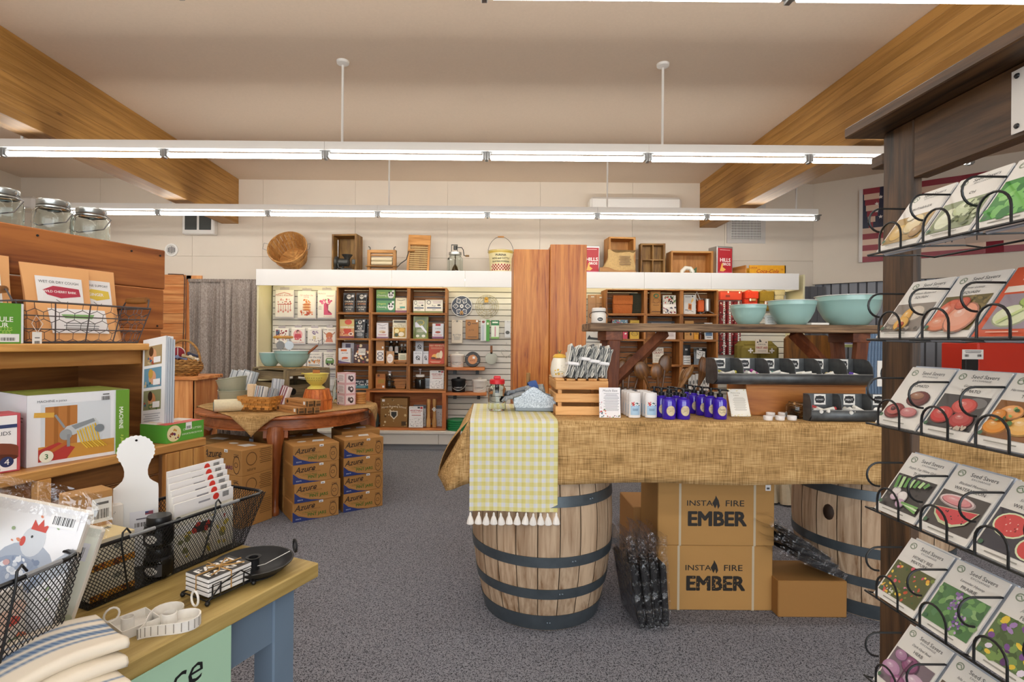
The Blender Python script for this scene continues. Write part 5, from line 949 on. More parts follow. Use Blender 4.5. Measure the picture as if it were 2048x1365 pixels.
def ftowel(label, loc, rz, w, d, h, col, stripes=None, rx=0, ry=0, group='folded towels on the round table'):
    t = thing('folded_towel', label, 'towel', loc, rz, group); t.rotation_euler = (rx, ry, rz); m = mat('towel_' + col, col, .95, noise=.05, nscale=80, bump=.2)
    for i in range(4): part('fold', MB().box(-w / 2 + .003 * (i % 2), w / 2 - .003 * ((i + 1) % 2), -d / 2 + d * i / 4 + .0005, -d / 2 + d * (i + 1) / 4 - .0005, 0, h - .004 * (i % 3), min(.006, d / 10)), m, t)
    if stripes:
        decal(t, w, h, [('r', q[0], 0, q[1], 1, q[2]) for q in stripes], (-w / 2, -d / 2 - .0005, 0)); decal(t, w, d, [('r', q[0], 0, q[1], 1, q[2]) for q in stripes], (-w / 2, -d / 2, h + .0005), V=(0, 1, 0), name='top_print')
    return t
st = [(.1, .2, '#8d97a3'), (.3, .36, '#7a2f40'), (.45, .6, '#9aa3ad'), (.75, .85, '#5a616c')]; st2 = [(.05, .2, '#7d2a3c'), (.35, .45, '#7d2a3c'), (.6, .75, '#8a4a58')]
for l_, dx, dy, w, h, col, s_, ry in (('peach folded towel at the basket corner', -.1, .02, .06, .2, '#e6cba8', None, -.1), ('white towel with maroon and grey stripes in the basket', -.025, -.04, .09, .19, '#e4e2de', st, .12), ('grey striped towel with a dark band in the basket', .045, -.0, .06, .17, '#b9bcbd', st, .2), ('maroon striped white towel at the basket end', .125, .03, .075, .19, '#e2dcdc', st2, .3), ('pale grey striped towel at the back of the basket', .06, .09, .09, .24, '#c9ccd2', [(.1, .2, '#9298a2'), (.5, .6, '#9298a2'), (.8, .9, '#9298a2')], .05)):
    ftowel(l_, BL + Vector((dx, dy, .012)), R(-12), w, .05, h, col, s_, rx=-.12, ry=ry)
p = G(460, 829, TT); t = thing('rolled_towel', 'cream towel rolled up beside the woven basket', 'towel', (-2.06, 4.26, TT), R(28))
part('roll', MB().at(0, 0, .05, ry=PI / 2).lathe([(.0, -.13), (.048, -.13), (.05, -.12), (.05, .13), (.04, .14), (0, .14)], 24), mat('towel_cream', '#e3d8b8', .95, noise=.05, nscale=60, bump=.2), t)
part('spiral_edge', MB().tube([(-.133, (.008 + .0015 * i) * math.cos(i * .5), .05 + (.008 + .0015 * i) * math.sin(i * .5)) for i in range(26)], .003, 5), mat('towel_edge', '#7d8a86', .9), t)
# tin buckets with towels
for i in range(2):
    t = thing('tin_bucket', 'pale green tin tub %s' % ('underneath in the nested pair', 'on top of the nested pair, holding towels')[i], 'bucket', (-2.27, 4.72, TT + i * .075)); 
    part('tub', MB().lathe([(0, 0), (.1, 0), (.103, .004), (.125, .12), (.131, .124), (.131, .13), (.121, .128), (.1, .008), (0, .008)], 30), mat('sage_tin', '#b4b6a0', .4, metal=.2), t)
    if i: t.rotation_euler = (R(-3), R(-10), 0); t.location.z += .03
for k_, (dx, c_) in enumerate(((-.03, '#c9ced2'), (.02, '#dcdfe2'), (.06, '#aeb6bd'))): ftowel('grey striped towel standing in the tin tub, %s' % ('first', 'middle', 'last')[k_], (-2.24 + dx, 4.72 + k_ * .02, TT + .13), R(10), .13, .03, .17, c_, [(.1, .14, '#6c747c'), (.4, .46, '#5c646c'), (.8, .84, '#6c747c')], rx=-.15, ry=.25)
# grey slatted crate with bowls
GW = lambda a: wood('weathered_grey', '#6d604a', '#968664', a, 14, .08, .7, rnd=.15)
CRZ = R(-36.9); CP = Vector((-1.985, 4.775, TT)); t = thing('grey_crate', 'weathered grey slatted crate on the round table', 'crate', CP, CRZ); w, d, h = .55, .46, .31
for sx in (-1, 1):
    for y_ in (.02, d - .02): part('corner_post', MB().box(-.02, .02, -.02, .02, 0, h, .003), GW('z'), t, (sx * (w / 2 - .02), y_, 0))
for z0, z1 in ((.0, .085), (.105, .19), (.215, .295)):
    part('slat', MB().box(-w / 2 + .04, w / 2 - .04, .008, .02, z0, z1, .002), GW('x'), t); part('slat', MB().box(-w / 2 + .04, w / 2 - .04, d - .02, d - .008, z0, z1, .002), GW('x'), t); part('slat', MB().box(-w / 2 + .01, -w / 2 + .022, .04, d - .04, z0, z1, .002), GW('y'), t)
part('frame_rail', MB().box(w / 2 - .03, w / 2 - .005, .04, d - .04, h - .05, h, .002), GW('y'), t); part('frame_rail', MB().box(w / 2 - .03, w / 2 - .005, .04, d - .04, 0, .04, .002), GW('y'), t)
part('hand_hole_board', MB().box(w / 2 - .12, w / 2 - .105, .04, d - .04, .04, .17), GW('y'), t); part('hand_hole', MB().at(w / 2 - .1, d * .3, .11, ry=PI / 2).cyl(.03, -.008, .001, 18), mDARK, t)
for i in range(5): part('top_slat', MB().box(-w / 2, w / 2, i * d / 5 + .004, (i + 1) * d / 5 - .004, h, h + .012, .002), GW('x'), t)
CT = TT + .324
mAQ = mat('aqua_enamel', '#9fc6c1', .3, coat=.3); mAQI = mat('white_glaze2', '#e9ece8', .3)
def bowl(label, x, y, z, r, h, foot=.45, group='aqua mixing bowls'):
    t = thing('mixing_bowl', label, 'bowl', (x, y, z), 0, group)
    pr = [(0, 0), (r * foot, 0), (r * (foot + .06), h * .03), (r * .74, h * .25), (r * .9, h * .55), (r * .955, h * .8), (r * .975, h * .82), (r * .985, h * .97)]
    part('shell', MB().lathe(pr, 44, False), mAQ, t); part('lining', MB().lathe([(r * .985, h * .97), (r * 1.03, h * .985), (r * 1.03, h), (r * .97, h), (r * .93, h * .8), (r * .86, h * .55), (r * .7, h * .27), (r * .4, h * .06), (0, h * .05)], 44, False), mAQI, t); return t
t = thing('cloth_napkin', 'tan burlap napkin under the bowls on the grey crate', 'napkin', (-1.86, 4.95, CT), CRZ); part('cloth', MB().box(-.24, .24, -.16, .16, 0, .003), mBUR, t); CT += .003
BB = bowl('large aqua bowl with egg beaters on the grey crate', xat(585, 4.9), 4.9, CT, .162, .155)
bowl('small aqua bowl at the corner of the grey crate', xat(541, 5.02), 5.02, CT, .1, .13)
for l_, x0, a, hc in (('hand egg beater with a wooden handle in the large bowl', -.02, .15, '#c08a45'), ('second egg beater lying across the large bowl rim', -.1, -.1, '#c9953f')):
    t = thing('egg_beater', l_, 'egg beater', (xat(585, 4.9) + x0 + .0, 4.88, CT + .03), a)
    part('shaft', MB().tube([(.02, 0, .0), (0, 0, .14), (-.02, 0, .24)], .005, 6), mALU, t); part('gear', MB().at(0, -.008, .17, rx=PI / 2).cyl(.04, -.003, .003, 18), mALU, t)
    part('handle', MB().at(-.07, 0, .245, ry=PI / 2).lathe([(0, 0), (.012, .003), (.015, .05), (.01, .1), (0, .105)], 12), mat('handle_' + hc, hc, .45), t); part('beaters', MB().tube([(.02 + .025 * math.cos(q), .0, .03 - .03 * math.sin(q)) for q in [2 * PI * i / 12 for i in range(12)]], .003, 5, True), mALU, t)
t = thing('whisk', 'wooden-handled whisk sticking out of the large bowl', 'whisk', (xat(610, 4.9), 4.88, CT + .1), 0); t.rotation_euler = (0, R(50), 0)
part('handle', MB().lathe([(0, 0), (.008, 0), (.012, .1), (.009, .16), (0, .165)], 12), mat('handle_brown', '#8a5230', .45), t); part('wires', MB().tube([(0, 0, .165), (.02, 0, .2), (.012, 0, .24), (-.012, 0, .24), (-.02, 0, .2), (0, 0, .165)], .003, 5), mALU, t)
# colander on an upturned orange basket
KX, KY = -1.44, 4.46; t = thing('orange_basket', 'orange splint basket turned upside down under the yellow colander', 'basket', (KX, KY, TT)); OS = wood('orange_splint', '#b85a22', '#de8038', 'z', 18, .15, .5, rnd=.2)
for i in range(22):
    a0, a1 = 2 * PI * i / 22 + .012, 2 * PI * (i + 1) / 22 - .012; part('stave', MB().lathe([(.12, 0), (.122, .08), (.098, .165), (.094, .165), (.118, .08), (.116, 0), (.12, 0)], 2, False, a0, a1), OS, t)
part('hoop', MB().lathe([(.121, .075), (.126, .075), (.126, .088), (.121, .088)], 30, False), OS, t); part('bottom', MB().cyl(.098, .16, .168, 24), OS, t)
t = thing('yellow_colander', 'yellow enamel colander on the upturned orange basket', 'colander', (KX - .01, KY, TT + .169)); mYE = mat('yellow_enamel', '#e0cf66', .3, coat=.3)
part('foot', MB().lathe([(.05, 0), (.075, .002), (.07, .012), (.045, .03)], 30, False), mYE, t)
part('shell', MB().lathe([(0, .03), (.045, .03), (.078, .06), (.095, .1), (.098, .122), (.104, .125), (.104, .13), (.094, .128), (.088, .1), (.07, .064), (.04, .036), (0, .036)], 36, False), mYE, t)
for i in range(16):
    a = -PI / 2 + (i % 8 - 3.5) * .22; z_ = .075 + .02 * (i // 8); r_ = .0835 + .009 * (i // 8); part('hole', MB().at(r_ * math.cos(a), r_ * math.sin(a), z_).blob(.003, .003, .003, 6, 4), mDARK, t)
part('tag', MB().box(-.03, .03, -.004, 0, .13, .16, .001), mat('kraft_tag', '#b5743c', .7), t)
part('handle', MB().tube([(-.1, 0, .125), (-.118, -.02, .128), (-.118, .02, .128), (-.1, .01, .125)], .005, 6), mYE, t)
# parchment paper boxes
PX, PY, PRZ = -1.605, 4.215, R(-37.5); mKB = mat('kraft_carton', '#b8844e', .75)
def pbox(label, k, up, sh):
    off = Vector((.61, .79, 0)) * (.054 * k) + Vector((.79, -.61, 0)) * sh
    carton('parchment_box', label, 'box', PX + off.x, PY + off.y, TT + up * .052, .33, .05, .05, mKB, [('e', .13, .55, .04, .28, '#4a3420'), ('t', 'Parchment Baking Paper', .5, .5, .3, '#6a4526', {'mw': .48}), ('r', .8, .3, .88, .8, '#eee'), ('r', .92, .1, .99, .9, '#5a4630')], right=[('r', .1, .1, .9, .5, '#5a4630'), ('r', .15, .6, .85, .9, '#8a6238')], rz=PRZ, group='kraft parchment paper boxes')
pbox('kraft parchment box in front on the table edge', 0, 0, 0); pbox('kraft parchment box in the middle of the lower row', 1, 0, .03); pbox('kraft parchment box at the back of the lower row', 2, 0, .05)
pbox('kraft parchment box on top, nearer one', 1.2, 1, .03); pbox('kraft parchment box on top, farther one', 2.2, 1, .05)
# pink boxes, discs, glass bottles
pf = [('r', 0, 0, 1, 1, '#e3bcc2'), ('r', .08, .1, .92, .9, '#efe6ea'), lines(.15, .25, .8, .8, 5, '#a8959c'), ('r', .1, .08, .25, .22, '#555')]; pr_ = [('r', 0, 0, 1, 1, '#e0b4bc'), ('r', .1, .1, .9, .9, '#f0e4e8'), ('e', .6, .45, .2, .28, '#4a3f44'), ('e', .38, .55, .12, .2, '#6a5a60'), ('e', .6, .5, .1, .12, '#e9e0e4')]
for i in range(3): carton('jar_set_box', 'pink and white jar set box, %s of the stack of three' % ('lowest', 'middle', 'top')[i], 'box', -1.318, 4.735, TT + i * .096, .125, .11, .0955, mat('pink_card', '#e0b8be', .5), pf, right=pr_, rz=R(-42) + i * .02, group='pink jar set boxes')
for i in range(5):
    t = thing('wooden_coaster', 'round wooden disc, %s in the small pile beside the pink boxes' % ('lowest', 'second', 'third', 'fourth', 'top')[i], 'coaster', (-1.17, 4.86, TT + i * .02), 0, 'wooden discs beside the pink boxes'); part('disc', MB().lathe([(0, 0), (.044, 0), (.047, .004), (.047, .015), (.044, .019), (0, .019)], 20), OW('x'), t)
for k_, (x, y) in enumerate(((-1.42, 4.93), (-1.36, 4.86), (-1.33, 5.0))):
    t = thing('glass_bottle', 'clear glass bottle behind the pink boxes, %s' % ('farthest from them', 'closest to them', 'at the back')[k_], 'bottle', (x, y, TT), 0, 'clear bottles on the round table'); part('glass', MB().lathe([(0, .002), (.03, .0), (.032, .01), (.03, .12), (.014, .17), (.013, .22), (.016, .225), (.01, .225), (.009, .17), (.026, .12), (.028, .012), (0, .01)], 18, False), glass(), t)
# ---- cartons of jars on the floor
mCB = mat('jar_carton', '#b08046', .75, noise=.03, nscale=8)
def azf(kind, col):
    return [('p', [(0, 0), (.62, 0), (.35, .1), (.12, .3), (0, .55)], '#2b3a78'), ('l', [(.02, .6), (.2, .3), (.5, .13), (.95, .05)], .012, '#c79b62'), ('t', 'Azure', .25, .74, .3, '#33241a', {'shear': .4, 'mw': .48, 'bold': .012, 'rot': .08}), ('l', [(.3, .66), (.46, .7), (.42, .66)], .02, '#3a2a1a'),
            ('t', 'CANNING CO.', .46, .58, .07, '#6a4a2a', {'mw': .32}), ('t', '12 ' + ('Regular Mouth' if kind == 'PINT' else 'Wide Mouth'), .36, .43, .08, col, {'mw': .38}), ('t', kind + ' JARS', .52, .27, .17, col, {'bold': .025, 'mw': .5}),
            ('ring', .87, .42, .085, .36, .1, '#4a3320'), ('ring', .86, .42, .045, .1, .2, '#4a3320'), ('r', .8, .72, .92, .75, '#4a3320'), ('r', .8, .8, .92, .82, '#4a3320'), ('r', .56, .86, .65, .98, '#eef0f2'), ('r', .58, .89, .63, .92, '#333'), ('t', 'azure', .12, .14, .07, '#c9d0e4', {'mw': .18})]
AZP, AZQ = azf('PINT', '#4a6e26'), azf('QUART', '#6a2f5a'); sideL = [lines(.1, .12, .9, .88, 9, '#8f6430')]; sideQ = [('ring', .3, .62, .17, .26, .12, '#6a4a2a'), ('t', 'azure', .3, .2, .1, '#5a3f22', {'mw': .3}), lines(.55, .35, .97, .95, 8, '#7a5730')]
topd = [('p', [(.5, .45), (.75, .4), (.82, .7), (.58, .74)], '#dfe0e0'), ('e', .3, .6, .1, .1, '#e6e2da')]
NPF = None
def jarbox(name, label, x, y, z, w, d, h, kind, rz, grp, show=True):
    return carton(name, label, 'box', x, y, z, w, d, h, mCB, (AZP if kind == 'P' else AZQ) if show else None, right=sideQ if kind == 'Q' else sideL, left=sideL, top=topd, rz=rz, group=grp, ch=.003)
lev = ('bottom', 'second from bottom', 'third from bottom', 'top')
rnd = random.Random(5)
for i in range(4):
    jarbox('jar_carton', 'pint jar carton, %s of the stack beside the table leg' % lev[i], -1.29 + (.012 if i < 3 else 0) * (i % 2), 3.99, i * .1405 + .0005, .345, .26, .14, 'P', R(35), 'pint jar cartons')
    jarbox('jar_carton', 'pint jar carton, %s of the stack nearest the open aisle' % lev[i], -.99, 4.225 + (.01 if i % 2 else 0), i * .1405 + .0005, .33, .26, .14, 'P', R(35.5), 'pint jar cartons')
    jarbox('jar_carton', 'jar carton, %s of the stack behind the aisle stack' % lev[i], -.99 - .574 * .29 + .075, 4.225 + .819 * .3 + .045, i * .145 + .0005, .34, .26, .1445, 'P', R(35.5), 'jar cartons farther back', False)
    jarbox('jar_carton', 'jar carton, %s of the stack hidden behind the front pint stack' % lev[i], -1.29 - .574 * .28, 3.99 + .819 * .28, i * .1405 + .0005, .345, .26, .14, 'P', R(35), 'jar cartons farther back', False)
for i in range(3):
    jarbox('jar_carton', 'quart jar carton, %s of the three by the pine shelf' % ('bottom', 'middle', 'top')[i], -1.93, 3.845, i * .1855 + .0005, .42, .27, .185, 'Q', R(-26.5), 'quart jar cartons')
    jarbox('jar_carton', 'dark-topped carton, %s of the stack under the table centre' % ('bottom', 'middle', 'top')[i], -1.83, 4.5, i * .196 + .0005, .42, .32, .195, 'Q', R(-20), 'cartons under the table centre', False)
    carton('plain_carton', 'plain brown carton, %s of the stack behind the right table leg' % ('bottom', 'middle', 'top')[i], 'box', -1.3, 5.08, i * .2 + .0005, .36, .3, .195, mat('cardboard_dull', '#8f6c3c', .8), rz=R(8), group='plain cartons at the back of the table', ch=.003)
for i in range(2): carton('plain_carton', 'plain carton with a shipping label, %s, behind the quart cartons' % ('lower', 'upper')[i], 'box', -2.28, 4.22, i * .27 + .0005, .36, .3, .265, mat('cardboard_dull', '#8f6c3c'), top=[('p', [(.4, .3), (.8, .35), (.75, .6), (.38, .55)], '#d8d8d6')], rz=R(-26), group='plain cartons behind the quart cartons', ch=.003)
# ---- pine cabinet with a wicker basket, left of the curtain
t = thing('pine_cabinet', 'pine counter cabinet holding the wicker basket', 'cabinet', (-3.35, 5.0, 0))
part('counter_top', MB().box(-.62, .62, -.03, .45, .955, .99, .006), PINE('x'), t)
for i in range(6): part('front_plank', MB().box(-.56 + i * .19, -.56 + (i + 1) * .19 - .003, 0, .02, .02, .955, .002), PINE('z'), t)
part('side_panel', MB().box(.56, .58, 0, .42, 0, .955, .002), PINE('z'), t); part('carcass', MB().box(-.58, .56, .02, .42, 0, .955), PINE('z'), t)
QX, QY = xat(365, 5.1), 5.12; t = thing('wicker_basket', 'round wicker basket with a hoop handle on the pine cabinet', 'basket', (QX, QY, .991)); mWK = wood('wicker', '#8a5a26', '#c69450', 'x', 40, .3, .6)
for i in range(9):
    r_ = .1 + .065 * math.sin(PI * (i + 1) / 11); part('wicker_coil', MB().tube([(r_ * 1.05 * math.cos(a), r_ * .8 * math.sin(a), .012 + i * .017 + .004 * math.sin(14 * a + i * PI)) for a in [2 * PI * j / 42 for j in range(42)]], .0095, 6, True), mWK, t)
part('bottom', MB().cyl(.1, 0, .01, 24), mWK, t); part('handle', MB().tube([(.16 * math.cos(a), 0, .14 + .2 * math.sin(a)) for a in [PI * i / 18 for i in range(19)]], .011, 8), mWK, t)
t = thing('toy_ball', 'dark red and white ball in the wicker basket', 'ball', (QX - .05, QY - .01, 1.2)); part('sphere', MB().blob(.07, .07, .065, 20, 12), mat('maroon_cloth', '#8a2430', .8), t)
for i in range(3): part('stripe', MB().at(rz=i * 1.05).tube([(.0715 * math.cos(a), .0, .067 * math.sin(a)) for a in [2 * PI * j / 30 for j in range(30)]], .004, 5, True), mat('cord_white', '#d8cfc8'), t)
for k_, (x, y, z_, rz_, m_) in enumerate(((.06, -.02, 1.17, .4, '#c9b28a'), (.1, .0, 1.16, -.3, '#e0d6c6'), (.02, -.07, 1.16, 1.2, '#7c86a8'), (.07, .05, 1.19, .9, '#4a4f66'))):
    t = thing('chew_toy', ('tan bone-shaped toy', 'cream bone-shaped toy', 'blue-grey rope toy', 'navy rope toy')[k_] + ' in the wicker basket', 'toy', (QX + x, QY + y, z_), rz_); t.rotation_euler = (0, .3, rz_)
    part('bone', MB().tube([(-.06, 0, 0), (-.045, 0, 0), (-.03, 0, 0), (.03, 0, 0), (.045, 0, 0), (.06, 0, 0)], [.014, .02, .011, .011, .02, .014], 10), mat('toy_' + m_, m_, .8), t)
# ================================================================== CENTRE TABLE ON BARRELS
OAK = lambda a: wood('barrel_oak', '#a3866a', '#cbb296', a, 18, .05, .7, dark='#876648', rnd=.14, bump=.4)
mHOOP = mat('barrel_hoop', '#5b646b', .45, metal=.6, noise=.12, nscale=14)
PANELS = (wood('knotty_fir_panel', '#b2611c', '#da9142', 'z', 13, .07, .4, dark='#8a4514', rnd=.03, knots=True), wood('straight_fir_panel', '#ae5b1a', '#d68a3e', 'z', 30, .03, .4, dark='#86400f', rnd=.03))
for l_, x0, x1, y_, zt in (('wide upright fir panel with knots, lower of two side by side', .19, .476, 4.2, 2.08), ('wide upright fir panel with straight grain, taller of two', .476, .765, 4.17, 2.115)):
    t = thing('fir_panel', l_, 'panel', ((x0 + x1) / 2, y_, 0)); w = x1 - x0 - .002; PANEL = PANELS[x0 > .3]
    part('face_board', MB().box(-w / 2, w / 2, 0, .025, 0, zt, .003), PANEL, t); part('return_board', MB().box(-w / 2, -w / 2 + .025, .025, .42, 0, zt - .01, .003), PANEL, t); part('back_frame', MB().box(-w / 2 + .025, w / 2, .38, .4, 0, zt - .02), PANEL, t)
    part('foot', MB().box(-w / 2 + .03, w / 2 - .03, .03, .37, 0, .05), PANEL, t)
def barrel(label, loc, rz=0, stain=False):
    t = thing('wine_barrel', label, 'barrel', loc, rz, 'oak barrels under the table'); H = .953; n = 22
    prof = [(z * H, .285 + .075 * math.sin(PI * z) ** .9) for z in [i / 12 for i in range(13)]]
    for i in range(n):
        a0, a1 = 2 * PI * i / n + .006, 2 * PI * (i + 1) / n - .006
        part('stave', MB().lathe([(r_, z) for z, r_ in prof] + [(prof[-1][1] - .025, H), (prof[0][1] - .025, 0), (prof[0][1], 0)], 3, False, a0, a1), OAK('z'), t)
    def rad(z): return .285 + .075 * math.sin(PI * min(max(z / H, 0), 1)) ** .9
    for z0, hh in ((.005, .075), (.165, .048), (.32, .048), (.595, .048), (.745, .048), (.873, .075)):
        h_ = part('hoop', MB().lathe([(rad(z0) + .001, z0), (rad(z0) + .005, z0), (rad(z0 + hh) + .005, z0 + hh), (rad(z0 + hh) + .001, z0 + hh)], 60, False), mHOOP, t)
        for k in range(2): part('rivet', MB().at(rad(z0 + hh / 2) * math.cos(-PI / 2 + .04 * k + z0) + 0, rad(z0 + hh / 2) * math.sin(-PI / 2 + .04 * k + z0) - .005, z0 + hh / 2).blob(.006, .004, .006, 8, 5), mHOOP, h_)
    part('head', MB().cyl(.27, H - .035, H - .015, 36), OAK('x'), t); part('core', MB().lathe([(.27, .02), (.27, .05), (0, .05)], 30, False), OAK('x'), t)
    if stain: part('bung', MB().at(0, 0, 0).at(*((rad(.5) - .022) * math.cos(R(190)), (rad(.5) - .022) * math.sin(R(190)), .5)).blob(.035, .035, .05, 14, 10), mat('burnt_bung', '#2c1a0e', .7), t)
    return t
barrel('oak barrel under the gingham runner', (.28, 2.76, 0)); barrel('oak barrel with a dark bung hole beside the seed rack post', (2.04, 2.84, 0), .3, True)
TZ2 = .985; t = thing('plank_table', 'long plank tabletop resting on two oak barrels', 'table', (0, 0, 0))
for i in range(3): part('plank', MB().box(-.07, 2.62, 2.455 + i * .2, 2.652 + i * .2, .954, TZ2 - .001, .003), OW('x'), t)
t = thing('burlap_cover', 'tan burlap cloth hanging over the front of the long table', 'tablecloth', (0, 0, 0))
def bfront(u, v):
    x = -.09 + 2.73 * u
    if v < .5: return (x, 3.07 - (v / .5) * .63, TZ2 + .001)
    q = (v - .5) / .5; return (x, 2.44 - .012 * math.sin(min(1, q * 8) * PI / 2) - .008 * math.sin(x * 5) * q - .01 * math.sin(x * 2 + 1) * q, TZ2 + .001 - .283 * q - .006 * math.sin(x * 7) * q)
solid(part('cloth', MB().grid(bfront, 60, 20), mBUR, t), .003)
def bleft(u, v):
    a = Vector((-.09, 2.428 + .64 * u, TZ2 + .001)); b = Vector((-.235 + .08 * u, 2.5 + .55 * u, .715 - .01 * math.sin(u * 3))); k = v; p = a.lerp(b, k); p.x -= .03 * math.sin(PI * k) + .012 * math.sin(u * 9) * k; return p
solid(part('end_fall', MB().grid(bleft, 16, 10), mBUR, t), .003)
solid(part('corner_fold', MB().grid(lambda u, v: Vector((-.088, 2.428, TZ2)).lerp((Vector((-.07, 2.415, .702)).lerp(Vector((-.19, 2.42, .665)), u * 1.5) if u < .667 else Vector((-.19, 2.42, .665)).lerp(Vector((-.237, 2.5, .715)), (u - .667) * 3)) + Vector((0, .012 * math.sin(u * 9), 0)), v), 12, 8), mBUR, t), .003)
TS = TZ2 + .0035
def tp(px, py): return G(px, py, TS)
# gingham runner with tassels
rn = thing('gingham_runner', 'yellow and white gingham runner with tassels hanging over the table front', 'table runner', (.117, 0, 0)); vs = []; fs = []; cs = []; NC, NR = 44, 104; Lt = .99; cw = .4 / NC
def rpath(s):
    if s < .575: return (3.03 - s, TS + .003)
    q = s - .575; return (2.418 - .012 * min(1, q / .05), TS + .003 - q)
cA, cB, cC = hx('#dddfe2'), hx('#d9d083'), hx('#dfdaaa')
for j in range(NR):
    y0, z0 = rpath(Lt * j / NR); y1, z1 = rpath(Lt * (j + 1) / NR)
    for i in range(NC):
        n = len(vs); x0 = -.2 + cw * i; x1 = x0 + cw; wv = lambda x, z: .006 * math.sin(x * 14) * max(0, (TS - z)) / .3
        vs += [(x0, y0 - wv(x0, z0), z0), (x1, y0 - wv(x1, z0), z0), (x1, y1 - wv(x1, z1), z1), (x0, y1 - wv(x0, z1), z1)]; fs.append((n, n + 1, n + 2, n + 3))
        a, b = (i // 2) % 2, (j // 2) % 2; k = cB if a and b else cC if a or b else cA; q = 1 - .03 * ((i * 7 + j * 3) % 3); cs += [tuple(c_ * q for c_ in k)] * 4
me = bpy.data.meshes.new('cloth'); me.from_pydata(vs, [], fs); ca = me.color_attributes.new('Col', 'FLOAT_COLOR', 'POINT'); ca.data.foreach_set('color', [q for c_ in cs for q in (*c_, 1)]); me.materials.append(printmat('gingham_cotton', .9)); link('cloth', me, rn)
tas = MB().lathe([(0, .006), (.011, .0), (.017, .004), (.0155, .016), (.011, .03), (.006, .04), (.0052, .043), (.0056, .047), (.003, .055), (0, .056)], 9).mesh('tassel', mat('white_tassel', '#efece8', .9))
for i in range(12): o = link('tassel', tas, rn, (-.195 + .39 * i / 11, 2.4, TS - .47), (0, .15 * math.sin(i * 2.1), i))
# jar with red lid
p = tp(994, 824); t = jar('mason_jar', 'glass mason jar with a red pour-spout lid', p.x, p.y + .03, TS + .0035, .047, .142, None); mRED = mat('red_plastic', '#c8242e', .35)
l_ = part('lid', MB().lathe([(.034, .136), (.039, .138), (.039, .158), (.034, .162), (0, .162)], 22), mRED, t); part('spout', MB().box(-.018, .018, -.012, .012, .16, .178, .004), mRED, l_); part('straw', MB().cyl(.011, .09, .13, 12), mat('grey_plug', '#8a9096', .5), t)
# galvanised scoop with gloves
def galv():
    m, nt, b, N, L = nodes('galvanised'); tc = N('TexCoord'); v = N('TexVoronoi'); v.inputs['Scale'].default_value = 210; L(tc.outputs['Object'], v.inputs['Vector']); r = N('ValToRGB'); e = r.color_ramp.elements; e[0].color = (*hx('#7f868c'), 1); e[1].color = (*hx('#c3c9ce'), 1)
    L(v.outputs['Color'], r.inputs['Fac']); L(r.outputs['Color'], b.inputs['Base Color']); b.inputs['Metallic'].default_value = .55; b.inputs['Roughness'].default_value = .38; return m
mGALV = galv(); p = tp(1070, 826); t = thing('galvanised_scoop', 'mottled galvanised metal caddy with a sloping side', 'caddy', (p.x, p.y + .02, TS + .0035)); k = 2.6 / F / 6.02
pts = [((u - 620) * k, (840 - v) * k) for u, v in ((372, 790), (357, 740), (362, 662), (430, 634), (500, 592), (560, 548), (606, 530), (650, 548), (710, 590), (770, 630), (872, 662), (886, 740), (862, 786), (700, 795))]
part('front_side', MB().prism(pts, -.004, .0), mGALV, t); part('back_side', MB().prism(pts, .126, .13), mGALV, t); part('tray', MB().box(-.1, .105, 0, .126, .0, .03, .003), mat('galvanised_dark', '#7d848a', .4, metal=.6), t); part('grip', MB().at(-.025, .12, .1).box(-.01, .01, -.01, .01, 0, .09, .003), AW('z'), t)
for k_, (dx, dz, rz_, c_) in enumerate(((-.085, .085, .35, '#8f9498'), (-.06, .11, .1, '#777d84'), (-.02, .09, -.2, '#a3a6a4'))):
    t = thing('work_glove', ('striped grey work glove hanging over the caddy edge', 'blue-cuffed grey work glove lying on top', 'pale work glove inside the caddy')[k_], 'glove', (p.x + dx, p.y + .05 + k_ * .03, TS + dz), PI + rz_); t.rotation_euler = (.1, .25, PI + rz_); m_ = mat('glove_' + c_, c_, .9, noise=.25, nscale=120)
    part('palm', MB().at(0, 0, 0).blob(.06, .04, .014, 16, 8), m_, t)
    for j in range(4): part('finger', MB().tube([(.045, -.03 + .02 * j, 0), (.075, -.034 + .022 * j, .004), (.1 - .008 * abs(j - 1.5), -.036 + .024 * j, -.008)], [.0105, .01, .007], 8), m_, t)
    part('thumb', MB().tube([(.0, -.035, 0), (.03, -.055, .0), (.05, -.06, -.005)], [.011, .01, .007], 8), m_, t); part('cuff', MB().at(-.055, 0, 0, ry=PI / 2).lathe([(.03, -.025), (.033, 0), (.028, .02)], 14, False), mat('blue_cuff', '#3f5a94', .85) if k_ == 1 else m_, t)
# slatted crate with honey pot and cloth bundles
p = tp(1113, 832); t = thing('slatted_crate', 'pale pine slatted crate standing upside down on the table', 'crate', (p.x + .127, p.y + .02, TS)); w, d, h = .258, .3, .172; PW = lambda a: wood('pale_pine', '#cf8f4c', '#e8b474', a, 12, .08, .5, rnd=.12)
for z0 in (0, .063, .126):
    for y_ in (0, d - .012): part('side_slat', MB().box(-w / 2, w / 2, y_, y_ + .012, z0, z0 + .043, .002), PW('x'), t)
    for s in (-1, 1): part('end_slat', MB().box(s * w / 2 - (.012 if s > 0 else 0), s * w / 2 + (.012 if s < 0 else 0), .012, d - .012, z0, z0 + .043, .002), PW('y'), t)
for sx in (-1, 1):
    for y_ in (.012, d - .03): part('corner_cleat', MB().box(-.009, .009, 0, .018, 0, .168), PW('z'), t, (sx * (w / 2 - .022), y_, 0))
for i in range(5): part('top_slat', MB().box(-w / 2 + i * .0535, -w / 2 + i * .0535 + .042, 0, d, h - .002, h + .008, .002), PW('y'), t)
CX, CYY, CZZ = p.x + .127, p.y + .02, TS + .181
